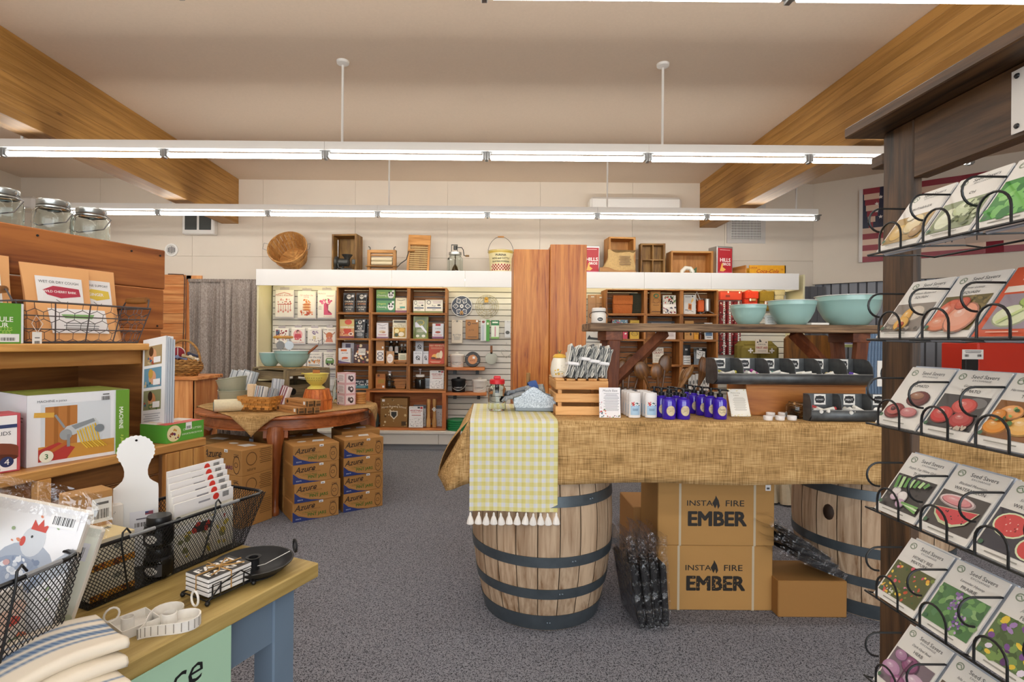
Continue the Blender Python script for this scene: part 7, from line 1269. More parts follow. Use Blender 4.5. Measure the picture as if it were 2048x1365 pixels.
ART = [
 [('RUTABAGA', '', '#e9e2cf', [('r', .04, .1, .96, .56, '#b89a62')] + blobs((.3, .28, .2, .15, '#d9b566'), (.6, .38, .22, .17, '#e6d3a2'), (.8, .22, .14, .1, '#a8834a'), (.45, .5, .1, .05, '#f2ead2'))), ('CH', '', '', [('r', .04, .1, .96, .58, '#8f9a78')] + blobs((.32, .3, .22, .18, '#dfe6c8'), (.62, .42, .25, .14, '#c5d3a8')) + [('sc', 101, 20, .5, .15, .94, .55, .04, .09, ['#5f6a48', '#c9d4b0', '#7d8a5c'])]), ('SPINACH', '', '', [('r', .04, .1, .96, .68, '#3f8a3c'), ('sc', 102, 30, .08, .14, .92, .64, .08, .16, ['#58a84c', '#79c063', '#2f7a34', '#94d07a'])])],
 [('SQUASH', 'Waltham Butternut', '', [('r', .04, .1, .96, .58, '#8a7f76')] + blobs((.6, .4, .25, .14, '#cfc3b4'), (.25, .3, .2, .1, '#b5a89c'), (.48, .34, .12, .16, '#e2a83f'), (.48, .22, .17, .12, '#e6b04a'), (.5, .2, .07, .05, '#b8502a')) + [('sc', 103, 14, .05, .1, .95, .17, .02, .05, ['#5c544c', '#ada294'])]), ('SQUASH', 'Winter Luxury', '', [('r', .04, .1, .96, .64, '#6d6238'), ('sc', 104, 30, .5, .3, .95, .62, .03, .07, ['#8a7a4a', '#544c28'])] + blobs((.3, .34, .26, .26, '#d9694a'), (.28, .2, .26, .12, '#e08a66'), (.66, .28, .3, .24, '#eba285'), (.52, .5, .14, .1, '#c9563a'))), ('THE COLLECTION', '', 'O', [('r', 0, 0, 1, 1, '#d0542c'), ('r', .06, .63, 1, .72, '#f0e6da'), ('t', 'THE CO', .45, .83, .07, '#f4e4d4', {'mw': .8}), ('r', .1, .1, .96, .6, '#9a8f9a')] + blobs((.45, .28, .3, .16, '#dfe8c0'), (.7, .48, .26, .1, '#a9c46a'), (.75, .4, .2, .06, '#8db04e')) + [('l', [(.3, .18), (.6, .36), (.9, .56)], .04, '#c9dc96')])],
 [('TOMATO', 'Black Krim', '', blobs((.64, .48, .26, .13, '#6a2a26'), (.6, .52, .16, .06, '#9a6a50'), (.3, .24, .24, .13, '#8a2f2f'), (.66, .24, .2, .08, '#c9787a'), (.3, .24, .17, .08, '#c0605a'), (.28, .26, .06, .03, '#5a1f1f'))), ('TOMATO', 'German Pink', '', [('r', .04, .12, .96, .62, '#4a4646'), ('e', .75, .52, .2, .08, '#7a7878')] + blobs((.58, .46, .24, .12, '#d25048'), (.27, .3, .22, .13, '#cf3c38'), (.7, .26, .22, .12, '#b83a38'), (.25, .34, .07, .03, '#eaa09a')) + [('sc', 105, 8, .5, .12, .9, .17, .02, .04, ['#c9b8a8'])]), ('TOMATO', "Hartman's Yellow Gooseberry", '', [('r', .04, .12, .96, .62, '#8a5a2c')] + blobs((.22, .26, .2, .11, '#e9962a'), (.62, .3, .22, .13, '#f0b860'), (.35, .46, .2, .1, '#f0a860'), (.78, .48, .2, .12, '#e88a3a'), (.2, .4, .12, .08, '#d9862a')) + [('sc', 106, 10, .1, .3, .9, .6, .03, .06, GRN)])],
 [('TURNIP', 'Purple Top White Globe', '', [('r', .04, .1, .96, .64, '#3c3634'), ('sc', 107, 24, .06, .12, .94, .62, .02, .04, ['#5a5450', '#2a2624'])] + blobs((.25, .36, .1, .07, '#e6dfe0'), (.45, .3, .12, .09, '#efeaea'), (.5, .2, .1, .07, '#c9a8c4'), (.3, .26, .09, .05, '#d9c0d4')) + [('l', [(.2 + .1 * i, .4 + .02 * i), (.14 + .12 * i, .6)], .05, ('#5f9a4a', '#b5d89a')[i % 2]) for i in range(7)] + [('l', [(.55, .22), (.95, .14 + .04 * i)], .03, ('#7ab060', '#d5e8c0')[i % 2]) for i in range(3)]), ('WATERMELON', 'Blacktail Mountain', '', [('r', .04, .1, .96, .62, '#4e4642')] + blobs((.42, .5, .36, .09, '#e9d5d4'), (.42, .5, .3, .065, '#dd8f93')) + [('p', [(.1, .36), (.92, .44), (.8, .24), (.6, .15), (.35, .16), (.18, .25)], '#cfd8b0'), ('p', [(.13, .355), (.9, .43), (.78, .26), (.6, .19), (.36, .2), (.2, .27)], '#d4454c'), ('sc', 108, 12, .3, .24, .75, .36, .012, .018, ['#2a1a1a'])]), ('WATERMELON', 'Small Shining Light', '', [('r', .04, .1, .96, .62, '#3f3c44'), ('e', .36, .44, .28, .16, '#dfe6c0'), ('e', .36, .44, .25, .14, '#d64a48'), ('sc', 109, 12, .2, .36, .52, .52, .012, .02, ['#f0b0a8', '#8a2020']), ('e', .8, .25, .2, .14, '#dfe6c0'), ('e', .8, .25, .17, .12, '#d64a48')])],
 [('MIXTURE', 'HONEY BEE', 'B', [('r', .04, .1, .96, .62, '#565a2a'), ('sc', 110, 60, .06, .12, .94, .6, .02, .05, ['#e9b83a', '#d9586a', '#e38ab0', '#7a8a3a', '#c9542a', '#f0d24a', '#3f5a2a']), ('sc', 111, 14, .05, .1, .4, .2, .012, .02, ['#efece6'])]), ('PRAIRIE', 'Lavender Hyssop', '', [('r', .04, .1, .96, .64, '#4f7d48'), ('sc', 112, 34, .06, .12, .94, .62, .05, .11, ['#6fa05a', '#3f6a3c', '#88b070', '#5a8a5a']), ('sc', 113, 26, .36, .36, .5, .62, .02, .04, ['#8a6aa8', '#6a4a8a', '#b59ac4']), ('sc', 114, 26, .56, .12, .74, .36, .02, .04, ['#9a7ab8', '#6f4f94', '#c0a8d0'])]), ('FLOWER', 'Johnny Jump-Up', '', [('r', .04, .1, .96, .64, '#5a7442'), ('sc', 115, 30, .06, .12, .94, .62, .04, .09, ['#7a9a52', '#485f30']), ('sc', 116, 26, .06, .14, .94, .6, .04, .08, ['#7a4a94', '#e8dff0', '#e9c93a', '#a888c0', '#5a2f6a'])])],
 [('HERB', 'Dark Opal Basil', '', [('r', .04, .1, .96, .62, '#7a6a74')] + blobs((.2, .3, .22, .12, '#b98ab0'), (.75, .32, .26, .13, '#c9a8c0'), (.5, .5, .18, .12, '#8a4a74'), (.25, .54, .14, .08, '#a87aa0'), (.5, .2, .16, .1, '#9a5a88')) + [('l', [(.5, .2), (.48, .4), (.52, .58)], .02, '#5a2a4a')]), ('HERB', 'Isle of Naxos Basil', '', [('r', .04, .1, .96, .62, '#6f5f50'), ('sc', 117, 26, .06, .12, .94, .58, .06, .13, ['#5aa84a', '#7cc862', '#3f8a3a'])]), ('HERB', 'Basil', '', [('r', .04, .1, .96, .62, '#6a8a4a')])]]
WHAT = [['pale root', 'pale green leaf', 'bright green spinach'], ['butternut squash', 'pink pumpkin squash', 'orange-framed bean'], ['dark tomato', 'red tomato', 'orange tomato'], ['purple turnip', 'watermelon slice', 'halved small watermelon'], ['mixed meadow flowers', 'lavender flower spike', 'violet and yellow pansy'], ['purple basil', 'green basil', 'hidden herb']]
rw = ('top wire row', 'second wire row', 'third wire row', 'fourth wire row', 'fifth wire row', 'lowest wire row'); rr = random.Random(3)
for r_ in range(6):
    for s in range(3):
        if r_ == 5 and s == 2: continue
        nm, var, md, art = ART[r_][s]; B0 = Vector((XF, YS - s * PT_ - .004, ZR[r_] + .001))
        sh = [('r', 0, 0, 1, 1, '#eceae5')]
        if md != 'O':
            sh += [('ring', .16, .9, .075, .052, .3, '#8f9a86'), ('l', [(.11, .9), (.16, .92), (.2, .88)], .012, '#6f8a6a'), ('t', 'Seed Savers', .6, .91, .055, '#4a4c50', {'mw': .62}), ('t', 'EXCHANGE', .58, .85, .026, '#77797c', {'mw': .44, 'wide': 1.3})]
            sh += ([('t', var, .52, .76, .045, '#3f3f42', {'mw': .7})] if md == 'B' else [('t', var, .5, .765, .036, '#5a5a5e', {'shear': .3, 'mw': .85})] if var else []) + [('t', nm, .5, .69, .045, '#2f2f33', {'mw': .8})]
        sh += art + ([('tl', .2, .03, .8, .07, 1, '#9a9890'), ('e', .1, .14, .04, .03, '#3f6a4a')] if md != 'O' else [('tl', .2, .03, .8, .07, 1, '#eeb8a0')])
        t = thing('seed_packet', '%s seed packet at the front of the %s' % (WHAT[r_][s], rw[r_]), 'seed packet', B0, 0, 'front seed packets'); t.rotation_euler = EUL
        link('paper', pk_me, t); decal(t, PWD, PHT, sh, lift=.0002)
        for k in range(3 + (2 if r_ == 4 and s == 0 else 0)):
            o = thing('seed_packet', 'plain-backed seed packet tucked behind the %s packet' % WHAT[r_][s], 'seed packet', B0 - N_ * (.0045 + k * .0045) + V_ * rr.uniform(0, .006) + U_ * rr.uniform(-.002, .005), 0, 'packets behind the %s packet' % WHAT[r_][s]); o.rotation_euler = EUL; link('paper', pe_me if k % 2 == 0 else pk_me, o)
        if r_ in (1, 2) and s < 3: o = thing('index_card', 'grey-white divider card above the %s packet' % WHAT[r_][s], 'card', B0 - N_ * .021 + V_ * .014, 0); o.rotation_euler = EUL; link('card', MB().box(0, PWD, 0, .001, 0, PHT).mesh('card', mat('divider_card', '#d9dadb', .6)), o)
# ================================================================== LEFT SHELF UNIT
UX, UB_ = Vector((.350, .937, 0)), Vector((-.937, .350, 0)); UO = Vector((-1.243, 1.35, 0)); URZ = R(69.5)
def LU(u, d, z): return UO + UX * u + UB_ * d + Vector((0, 0, z))
RW = lambda a: wood('rustic_plank', '#8a4a1e', '#b87034', a, 11, .06, .6, dark='#5c3315', rnd=.12, knots=True, bump=.4); GP = lambda a: wood('golden_pine', '#b0763a', '#d8a25c', a, 10, .07, .5, rnd=.12); BP = lambda a: wood('brown_pine', '#74481f', '#9c6a34', a, 10, .07, .55, rnd=.12)
t = thing('shelf_unit', 'rustic wooden display shelf with a tall plank backboard', 'shelf', UO, URZ)
part('lower_shelf', MB().box(-.6, .62, 0, .62, .962, .99, .003), GP('x'), t); part('upper_shelf', MB().box(-.6, .58, .2, .62, 1.306, 1.33, .003), GP('x'), t)
part('under_rail', MB().box(-.6, .555, .25, .272, 1.255, 1.305, .002), GP('x'), t); part('side_board', MB().box(.555, .58, .21, .62, .99, 1.305, .003), BP('y'), t); part('cubby_back', MB().box(-.6, .555, .6, .62, .99, 1.305), BP('x'), t)
for z0, z1, x1 in ((1.331, 1.383, .75), (1.387, 1.549, .76), (1.553, 1.715, .765)): part('backboard_plank', MB().box(-.6, x1, .4, .424, z0, z1, .004), RW('x'), t)
part('backboard_plank', MB().box(.585, .76, .4, .424, 1.17, 1.327, .003), RW('x'), t)
for i, (u, z) in enumerate(((.74, 1.69), (.62, 1.69), (.3, 1.69), (.73, 1.4))): part('nail', MB().at(u, .399, z, rx=PI / 2).cyl(.004, 0, .002, 8), mLID, t)
part('top_ledge', MB().box(-.6, .7, .425, .62, 1.68, 1.7), RW('x'), t)
part('front_post', MB().box(.085, .118, .0, .03, 0, .962, .002), GP('z'), t); part('front_post', MB().box(-.6, -.57, 0, .03, 0, .962), GP('z'), t)
for i in range(3): part('front_panel', MB().box(.46 + i * .054, .46 + (i + 1) * .054 - .002, .0, .02, 0, .96, .002), GP('z'), t)
for i in range(13): part('drawer_slat', MB().box(-.57, .46, .03, .048, .03 + i * .072, .03 + i * .072 + .066, .003), BP('x') if i > 8 else GP('x'), t)
part('end_panel', MB().box(.6, .62, .02, .62, 0, .96, .002), GP('z'), t)
# items on the lower shelf
carton('pasta_machine_box', 'white and green pasta machine box on the lower shelf', 'box', *(LU(.214, .034, .9905)), .255, .2, .198, mat('white_card', '#e9ebee', .4), [('r', 0, 0, 1, 1, '#e8eaf0'), ('r', .12, .06, .8, .86, '#d5dbe2'), ('r', .1, .05, .84, .26, '#c9923f'), ('r', .16, .26, .46, .82, '#b8783c'), ('r', .24, .27, .28, .82, '#a0642c'), ('r', .36, .27, .39, .82, '#a0642c'), ('p', [(.1, .05), (.36, .05), (.44, .2), (.28, .3), (.1, .22)], '#b43a36'), ('l', [(.12, .12), (.36, .28)], .05, '#b8682c'), ('l', [(.06, .72), (.24, .7)], .07, '#d9a94a'), ('l', [(.25, .7), (.34, .5)], .03, '#8d9296'), ('p', [(.3, .42), (.36, .52), (.64, .6), (.68, .5), (.42, .38)], '#c3c8cc'), ('p', [(.4, .52), (.62, .6), (.64, .55), (.44, .46)], '#8d9499'), ('e', .35, .4, .06, .08, '#9aa0a4'), ('r', .36, .22, .39, .4, '#8a9094')] + [('l', [(.46 + .025 * i, .44 + .012 * i), (.5 + .026 * i, .26), (.56 + .028 * i, .16)], .018, ('#e6c24a', '#d9ae34')[i % 2]) for i in range(8)] + [('e', .68, .44, .05, .06, '#7d858c'), ('r', .85, 0, 1, 1, '#6a9a34'), ('t', 'MACHINE', .91, .56, .055, '#f2f5ea', {'rot': -PI / 2, 'mw': .4, 'bold': .02}), ('t', 'a pates', .92, .2, .05, '#d9e86a', {'rot': -PI / 2, 'shear': .3, 'mw': .3}), ('t', 'MACHINE a pates', .22, .9, .035, '#4a5560', {'mw': .3}), ('e', .17, .12, .065, .085, '#e9ead9'), ('t', '3', .17, .12, .07, '#3f6a3f', {'bold': .02}), ('bc', .7, .86, .79, .92), ('tl', .71, .93, .78, .97, 1, '#555')], left=[('r', 0, 0, 1, 1, '#d9dee6'), ('tl', .4, .6, .9, .7, 2, '#777')], top=[('r', 0, 0, 1, 1, '#7d8a3c')], rz=R(59))
p = G(20, 945, .99); carton('jar_lid_box', 'red gingham box of jar lids at the picture edge', 'box', p.x - .03, p.y - .05, .9905, .16, .08, .155, mat('red_gingham_card', '#c2525c', .5), [('r', .02, .03, .95, .97, '#f1eef0'), ('e', .55, .42, .42, .1, '#7a3f2a'), ('r', .13, .25, .97, .42, '#7a3f2a'), ('e', .55, .25, .42, .08, '#5a2c1c'), ('e', .82, .18, .09, .09, '#2b3560'), ('t', '4', .82, .18, .1, '#eee'), ('t', 'JAR LIDS', .7, .66, .07, '#3a3a44', {'mw': .5}), ('t', 'Mason Jars', .6, .06, .05, '#3a3a44', {'shear': .3, 'mw': .6}), ('r', .5, .76, .95, .82, '#33406a')], rz=R(59))
t = carton('wall_calendar', 'stack of long photo calendars leaning against the shelf side', 'calendar', -1.185, 1.87, .9905, .13, .028, .35, mat('calendar_paper', '#e9e9ec', .5), [('r', 0, 0, 1, 1, '#eef0f2')] + [('r', .08, .72 - .23 * i, .84, .92 - .23 * i, c) for i, c in enumerate(('#a8926a', '#6d9ab0', '#8a8f6a'))] + [('e', .45, .82 - .23 * i, .16, .07, ('#d9a27a', '#e0a884', '#c98a5c')[i]) for i in range(3)] + [('e', .38, .86 - .23 * i, .1, .05, ('#5a3a22', '#c9a04a', '#3a2a20')[i]) for i in range(3)] + [('sc', 120 + i, 10, .12, .73 - .23 * i, .8, .8 - .23 * i, .03, .06, ['#5a7a4a', '#c9b48a', '#3f6a8a', '#b04a3a']) for i in range(3)] + [('r', .5, .74 - .23 * i, .8, .8 - .23 * i, '#f2f2f4') for i in range(3)] + [('tl', .1, .14, .85, .23, 4, '#b5b8c0'), ('bc', .55, .03, .85, .08)], rz=R(-25)); t.rotation_euler = (R(-6), R(-8), R(-25)); t.location.z += .014
for i in range(4): part('page_edge', MB().box(-.065 + .002 * i, .068 + .003 * i, -.0135 + i * .007, -.009 + i * .007, .002, .349 - .004 * i), mat('calendar_edge', '#b9c0c9', .6), t)
carton('crust_cutter_box', 'green and red pie crust cutter box at the shelf end', 'box', *(LU(.55, .02, .9905)), .155, .12, .062, mat('green_card', '#4f9a35', .4), [('r', 0, 0, 1, 1, '#56a038'), ('e', .2, .5, .18, .45, '#e9dcae'), ('sc', 125, 9, .06, .2, .34, .8, .02, .04, ['#8a3a2a', '#c9923a', '#5a2a5a']), ('t', 'CRUST CUTTERS', .68, .62, .17, '#eef4e0', {'mw': .5}), ('t', 'EMPORTE-PIECES POUR', .68, .36, .14, '#eef4e0', {'mw': .55}), ('r', .5, .6, .66, 1.0, '#f2f2f2'), ('bc', .52, .64, .64, .8)], top=[('r', 0, 0, 1, 1, '#e3ddd6'), ('r', 0, 0, 1, .4, '#c8442e'), ('sc', 126, 10, .1, .45, .9, .95, .05, .1, ['#d98a6a', '#e9d8b0'])], rz=R(72))
# upper shelf: green box, wire basket with pouches, jars
p = LU(.09, .215, 1.3305); carton('mould_box', 'green box of ice pop moulds beside the wire basket', 'box', p.x, p.y, p.z, .15, .05, .118, mat('white_card', '#e9ebee'), [('r', 0, 0, .95, 1, '#5f9e35'), ('t', 'MOULE', .6, .6, .12, '#f2f6ea', {'bold': .02, 'mw': .6}), ('t', 'POUR', .58, .46, .11, '#f2f6ea', {'bold': .02, 'mw': .5}), ('t', 'SUCETTES', .58, .36, .09, '#b5d86a', {'mw': .66}), ('t', 'GLACEES', .58, .28, .09, '#b5d86a', {'mw': .6}), ('r', .56, .04, .92, .24, '#eef0f0'), ('bc', .62, .07, .86, .15)], rz=URZ)
t = thing('wire_basket', 'grey chicken-wire basket with wooden grips on the upper shelf', 'basket', LU(.36, .31, 1.331), URZ); mGW = mat('grey_wire', '#5f5a5c', .45, metal=.6); L1, D1, L2, D2, HB_ = .36, .12, .42, .17, .125
def ring4(L_, D_, z, r): return MB().tube([(-L_ / 2, -D_ / 2, z), (L_ / 2, -D_ / 2, z), (L_ / 2, D_ / 2, z), (-L_ / 2, D_ / 2, z)], r, 6, True)
for k, r in ((0, .003), (.33, .002), (.66, .002), (1, .0032)): part('wire_hoop', ring4(L1 + (L2 - L1) * k, D1 + (D2 - D1) * k, .003 + HB_ * k, r), mGW, t)
for i in range(5):
    for s in (-1, 1): f = -.5 + i / 4; part('wire_rib', MB().tube([(f * L1, s * D1 / 2, .003), (f * L2, s * D2 / 2, HB_)], .002, 5), mGW, t)
m = MB(); hw, hh = .042, .0315
def hexwall(fn, Lw, n):
    for r in range(4):
        for c in range(n + 1):
            x0 = (c + .5 * (r % 2)) / n; z0 = r / 4; q = [(x0 - .5 / n, z0 + .08), (x0, z0), (x0, z0), (x0 + .5 / n, z0 + .08)]
            P = [(x0, z0 - .0), (x0 - .5 / n, z0 + .085), (x0 - .5 / n, z0 + .25)]; P2 = [(x0, z0), (x0 + .5 / n, z0 + .085)]
            for pp_ in (P, P2): m.tube([fn(min(max(a, 0), 1), min(b, 1)) for a, b in pp_], .0011, 4)
for s in (-1, 1): hexwall(lambda a, b: ((a - .5) * (L1 + (L2 - L1) * b), s * (D1 + (D2 - D1) * b) / 2, .003 + HB_ * b), L2, 9); hexwall(lambda a, b: (s * (L1 + (L2 - L1) * b) / 2, (a - .5) * (D1 + (D2 - D1) * b), .003 + HB_ * b), D2, 4)
part('chicken_wire', m, mGW, t)['kind'] = 'stuff'
for s in (-1, 1): part('wooden_grip', MB().at(s * (L2 / 2 + .012), 0, HB_ + .035, rx=PI / 2).lathe([(0, -.055), (.011, -.052), (.013, 0), (.011, .052), (0, .055)], 12), BP('y'), t); part('handle_wire', MB().tube([(s * L2 / 2, -.07, HB_), (s * (L2 / 2 + .012), -.06, HB_ + .035), (s * (L2 / 2 + .012), .06, HB_ + .035), (s * L2 / 2, .07, HB_)], .0028, 5), mGW, t)
tg = part('hang_tag', MB().box(-.17, -.145, -.09, -.0885, -.02, .035), mWHITE, t); decal(t, .025, .055, [('tl', .2, .6, .8, .75, 1, '#777'), ('bc', .2, .2, .8, .5)], (-.17, -.09, -.02)); part('string', MB().tube([(-.157, -.09, .033), (-.17, -.086, .06), (-.155, -.08, .085), (-.14, -.086, .06), (-.157, -.09, .033)], .001, 4), mat('cord_white', '#d8cfc8'), t)
mKP = mat('peach_kraft', '#eaaf74', .6)
def tea(label, u, d, z, w, h, lab_, lean=-.16, roll=0):
    p = LU(u, d, z); t = pouch('tea_pouch', label, 'pouch', p.x, p.y, p.z, w, .03, h, mKP, lab_, rz=URZ); t.location = p; t.rotation_euler = (lean, roll, URZ)
lb1 = lambda a, b, c: [('r', .16, .34, .86, .84, '#f1eff0'), ('t', a, .5, .77, .045, '#333', {'mw': .6}), ('p', [(.24, .66), (.4, .72), (.8, .7), (.82, .6), (.5, .56), (.3, .6)], c), ('t', b, .5, .645, .04, '#f6f0f0', {'mw': .5, 'bold': .02}), ('l', [(.5, .38), (.5, .5), (.42, .54)], .008, '#555'), ('l', [(.5, .44), (.6, .52)], .008, '#555')]
tea('peach kraft pouch at the picture edge behind the basket', .11, .345, 1.335, .21, .275, lb1('RESPIRATORY SUPPORT', 'MULLEIN', '#e9c46a')); tea('peach kraft pouch with a crimson wild cherry label', .335, .325, 1.335, .21, .26, lb1('WET OR DRY COUGH', 'WILD CHERRY BARK', '#b8304a')); tea('peach kraft pouch with a yellow-smear label', .47, .355, 1.335, .16, .265, lb1('IMMUNE SUPPORT', 'GINGER', '#e3c64a'))
tea('peach kraft pouch with a green label lying low in the wire basket', .37, .285, 1.335, .25, .13, [('r', .12, .2, .86, .86, '#f1eff0'), ('p', [(.26, .7), (.7, .72), (.66, .6), (.3, .6)], '#7fb06a'), ('tl', .25, .3, .75, .5, 3, '#888')], -.25)
for k_, (u, l_) in enumerate(((.25, 'at the picture edge'), (.405, 'in the middle of the three'), (.535, 'nearest the back wall'))):
    p = LU(u, .5, 1.7); t = jar('clamp_jar', 'squat glass clamp jar on the backboard ledge, %s' % l_, p.x, p.y, p.z, .06, .125, mTIN, .012, group='glass clamp jars')
    part('bail_wire', MB().tube([(-.05, 0, .12), (-.068, 0, .1), (-.062, -.02, .06), (0, -.062, .04), (.062, -.02, .06), (.075, 0, .1), (.05, 0, .12)], .0022, 5).tube([(.05 + .008 * math.cos(a), 0, .128 + .008 * math.sin(a)) for a in [2 * PI * i / 10 for i in range(10)]], .002, 5, True), mALU, t); part('band', MB().lathe([(.0485, .108), (.051, .11), (.051, .114), (.0485, .116)], 24, False), mTIN, t)
# ================================================================== BLUE CONSOLE TABLE
BX_, BB_ = Vector((.4226, .906, 0)), Vector((-.906, .4226, 0)); BC = Vector((-.452, 1.425, 0)); BRZ = R(65)
def LT(x, y, z): return BC + BX_ * x + BB_ * y + Vector((0, 0, z))
t = thing('blue_table', 'narrow table with a worn wooden top and blue painted legs', 'table', BC, BRZ); mBLU = mat('blue_paint', '#6d8196', .5, noise=.04, nscale=8)
YW = lambda a: wood('worn_top', '#9a8044', '#bfa566', a, 10, .09, .6, dark='#7a6438', rnd=.05)
for i in range(3): part('top_plank', MB().box(-1.25, 0, i * .142, (i + 1) * .142 - .0012, .712, .75, .003), YW('x'), t)
part('apron', MB().box(-1.2, -.12, .035, .055, .59, .712), mBLU, t); part('apron', MB().box(-.085, -.065, .1, .34, .59, .712), mBLU, t); part('apron', MB().box(-1.2, -.12, .37, .39, .59, .712), mBLU, t)
for x in (-.125, -1.2):
    for y in (.03, .325): part('leg', MB().box(x, x + .07, y, y + .07, 0, .712, .004), mBLU, t)
t = thing('clearance_sign', 'mint green paper sign lettered in black, taped to the table front', 'sign', LT(-.276, 0, 0), BRZ); part('sheet', MB().box(-.46, 0, -.004, -.002, .4, .716), mat('mint_paper', '#a9cfb4', .7), t); decal(t, .46, .316, [('t', 'Clearance', .5, .85, .18, '#16181a', {'shear': .22, 'mw': .9}), ('r', .36, .86, .5, .9, '#b9dcc4')], (-.46, -.004, .4), name='lettering')
# black mesh baskets
def meshbasket(label, loc, rz, L1, D1, L2, D2, h):
    t = thing('mesh_basket', label, 'basket', loc, rz, 'black wire mesh baskets'); m = MB()
    def wall(fn, Lw):
        n = int((Lw + h) / .0095)
        for sg in (1, -1):
            for i in range(-int(h / .0095) - 1, int(Lw / .0095) + int(h / .0095) + 2):
                x0 = i * .0095; pts = []
                for k in range(4):
                    f = k / 3; x = (x0 + sg * f * h * .8) / Lw; pts.append((x, f))
                a, b = pts[0], pts[-1]
                lo, hi = 0, 1
                for lim, sgn in ((0, 1), (1, -1)):
                    da = b[0] - a[0]; tt_ = (lim - a[0]) / da
                    if (sgn * da) > 0: lo = max(lo, tt_)
                    else: hi = min(hi, tt_)
                if lo >= hi - .01: continue
                m.tube([fn(a[0] + (b[0] - a[0]) * f, f) for f in (lo, (lo + hi) / 2, hi)], .0009, 3)
    for s in (-1, 1): wall(lambda a, b: ((a - .5) * (L1 + (L2 - L1) * b), s * (D1 + (D2 - D1) * b) / 2, .002 + (h - .002) * b), L2); wall(lambda a, b: (s * (L1 + (L2 - L1) * b) / 2, (a - .5) * (D1 + (D2 - D1) * b), .002 + (h - .002) * b), D2)
    part('wire_mesh', m, mBW, t)['kind'] = 'stuff'
    part('bottom', MB().box(-L1 / 2, L1 / 2, -D1 / 2, D1 / 2, 0, .003), mBW, t)
    c = .03; part('rim', MB().tube([(-L2 / 2 + c, -D2 / 2, h), (L2 / 2 - c, -D2 / 2, h), (L2 / 2 - .008, -D2 / 2 + .008, h), (L2 / 2, -D2 / 2 + c, h), (L2 / 2, D2 / 2 - c, h), (L2 / 2 - .008, D2 / 2 - .008, h), (L2 / 2 - c, D2 / 2, h), (-L2 / 2 + c, D2 / 2, h), (-L2 / 2 + .008, D2 / 2 - .008, h), (-L2 / 2, D2 / 2 - c, h), (-L2 / 2, -D2 / 2 + c, h), (-L2 / 2 + .008, -D2 / 2 + .008, h)], .0045, 8, True), mat('black_gloss', '#15161a', .2), t)
    for x in (-.3, .16): part('hook_wire', MB().tube([(x * L1, -D1 / 2 - .004, .01), (x * L2, -D2 / 2 - .006, h - .01), (x * L2 + .004, -D2 / 2 - .004, h + .016), (x * L2 + .018, -D2 / 2 + .004, h + .02), (x * L2 + .028, -D2 / 2 + .006, h + .006)], .0022, 6), mBW, t); part('bail_grip', MB().at(x * L2 + .05, -D2 / 2 - .002, h + .002, ry=PI / 2).cyl(.0045, -.03, .03, 10), mat('grey_grip', '#8f9296', .35, metal=.4), t)
    return t
K1 = Vector((-.865, 1.385, .751)); meshbasket('black mesh basket of cards, jars and soap on the blue table', K1, R(67), .42, .16, .53, .21, .142)
ca_, sa_ = math.cos(R(67)), math.sin(R(67))
def LK(x, y, z): return K1 + Vector((ca_, sa_, 0)) * x + Vector((-sa_, ca_, 0)) * y + Vector((0, 0, z))
for i in range(2): p = LK(-.145, -.06, .004 + i * .068); carton('soap_block', 'wrapped cream soap block with an orange band, %s of two' % ('lower', 'upper')[i], 'soap', p.x, p.y, p.z, .1, .11, .066, mat('cream_paper', '#dfd9c4', .7), [('r', 0, 0, 1, .22, '#c8862c'), ('sc', 130 + i, 16, 0, .02, 1, .2, .02, .05, ['#8a3a1a', '#e6b44a', '#5a2a12']), ('e', .6, .65, .1, .1, '#8a8a80')], top=[('r', 0, 0, 1, 1, '#dcc894'), ('e', .4, .5, .1, .03, '#5a4a2a'), ('bc', .6, .6, .9, .75)], rz=R(67))
for i in range(2): p = LK(-.035, -.06, .004 + i * .078); jar('lotion_jar', 'dark jar with a black lid and labels, %s of two' % ('lower', 'upper')[i], p.x, p.y + .0, p.z, .034, .058, mLID, .012, content=(.9, mat('dark_lotion', '#26262a', .4)), print_=[('r', 0, 0, 1, 1, '#2a2a2e'), ('e', .5, .5, .3, .36, '#d8d6d0'), ('t', 'BALM', .5, .5, .14, '#333')])
for i in range(6):
    p = LK(.1 + .012 * i, -.055 + .022 * i, .004); carton('kit_card', 'white hanging card with a red dot, %s in the mesh basket' % ('frontmost', 'second', 'third', 'fourth', 'fifth', 'rearmost')[i], 'card', p.x, p.y, p.z, .19, .006, .165 + .012 * i, mWHITE, [('r', 0, 0, 1, .8, '#e9e6d8'), ('sc', 140, 26, .05, .08, .95, .6, .03, .07, ['#d9c44a', '#c9b43a', '#eeeae0', '#8a8a5a']), ('r', 0, .5, 1, .62, '#f0f0ee'), ('e', .45, .5, .18, .08, '#26282a'), ('sc', 141, 6, .1, .45, .9, .6, .03, .05, ['#c8382c']), ('r', 0, .8, 1, 1, '#f3f2f4'), ('e', .06, .74, .05, .05, '#3a3f3a'), ('r', .38, .9, .58, .93, '#9a9aa2'), ('e', .68, .93, .055, .055, '#d8392e'), ('bc', .8, .88, .92, .97)], rz=R(70), group='white cards in the mesh basket')
p = LK(-.1, .065, .004); carton('punched_tin', 'white punched-tin box behind the jars in the mesh basket', 'box', p.x, p.y, p.z, .1, .035, .17, mWHITE, [('sc', 145, 22, .1, .6, .9, .95, .008, .012, ['#888']), ('ring', .6, .78, .16, .1, .2, '#aaa')], rz=R(50))
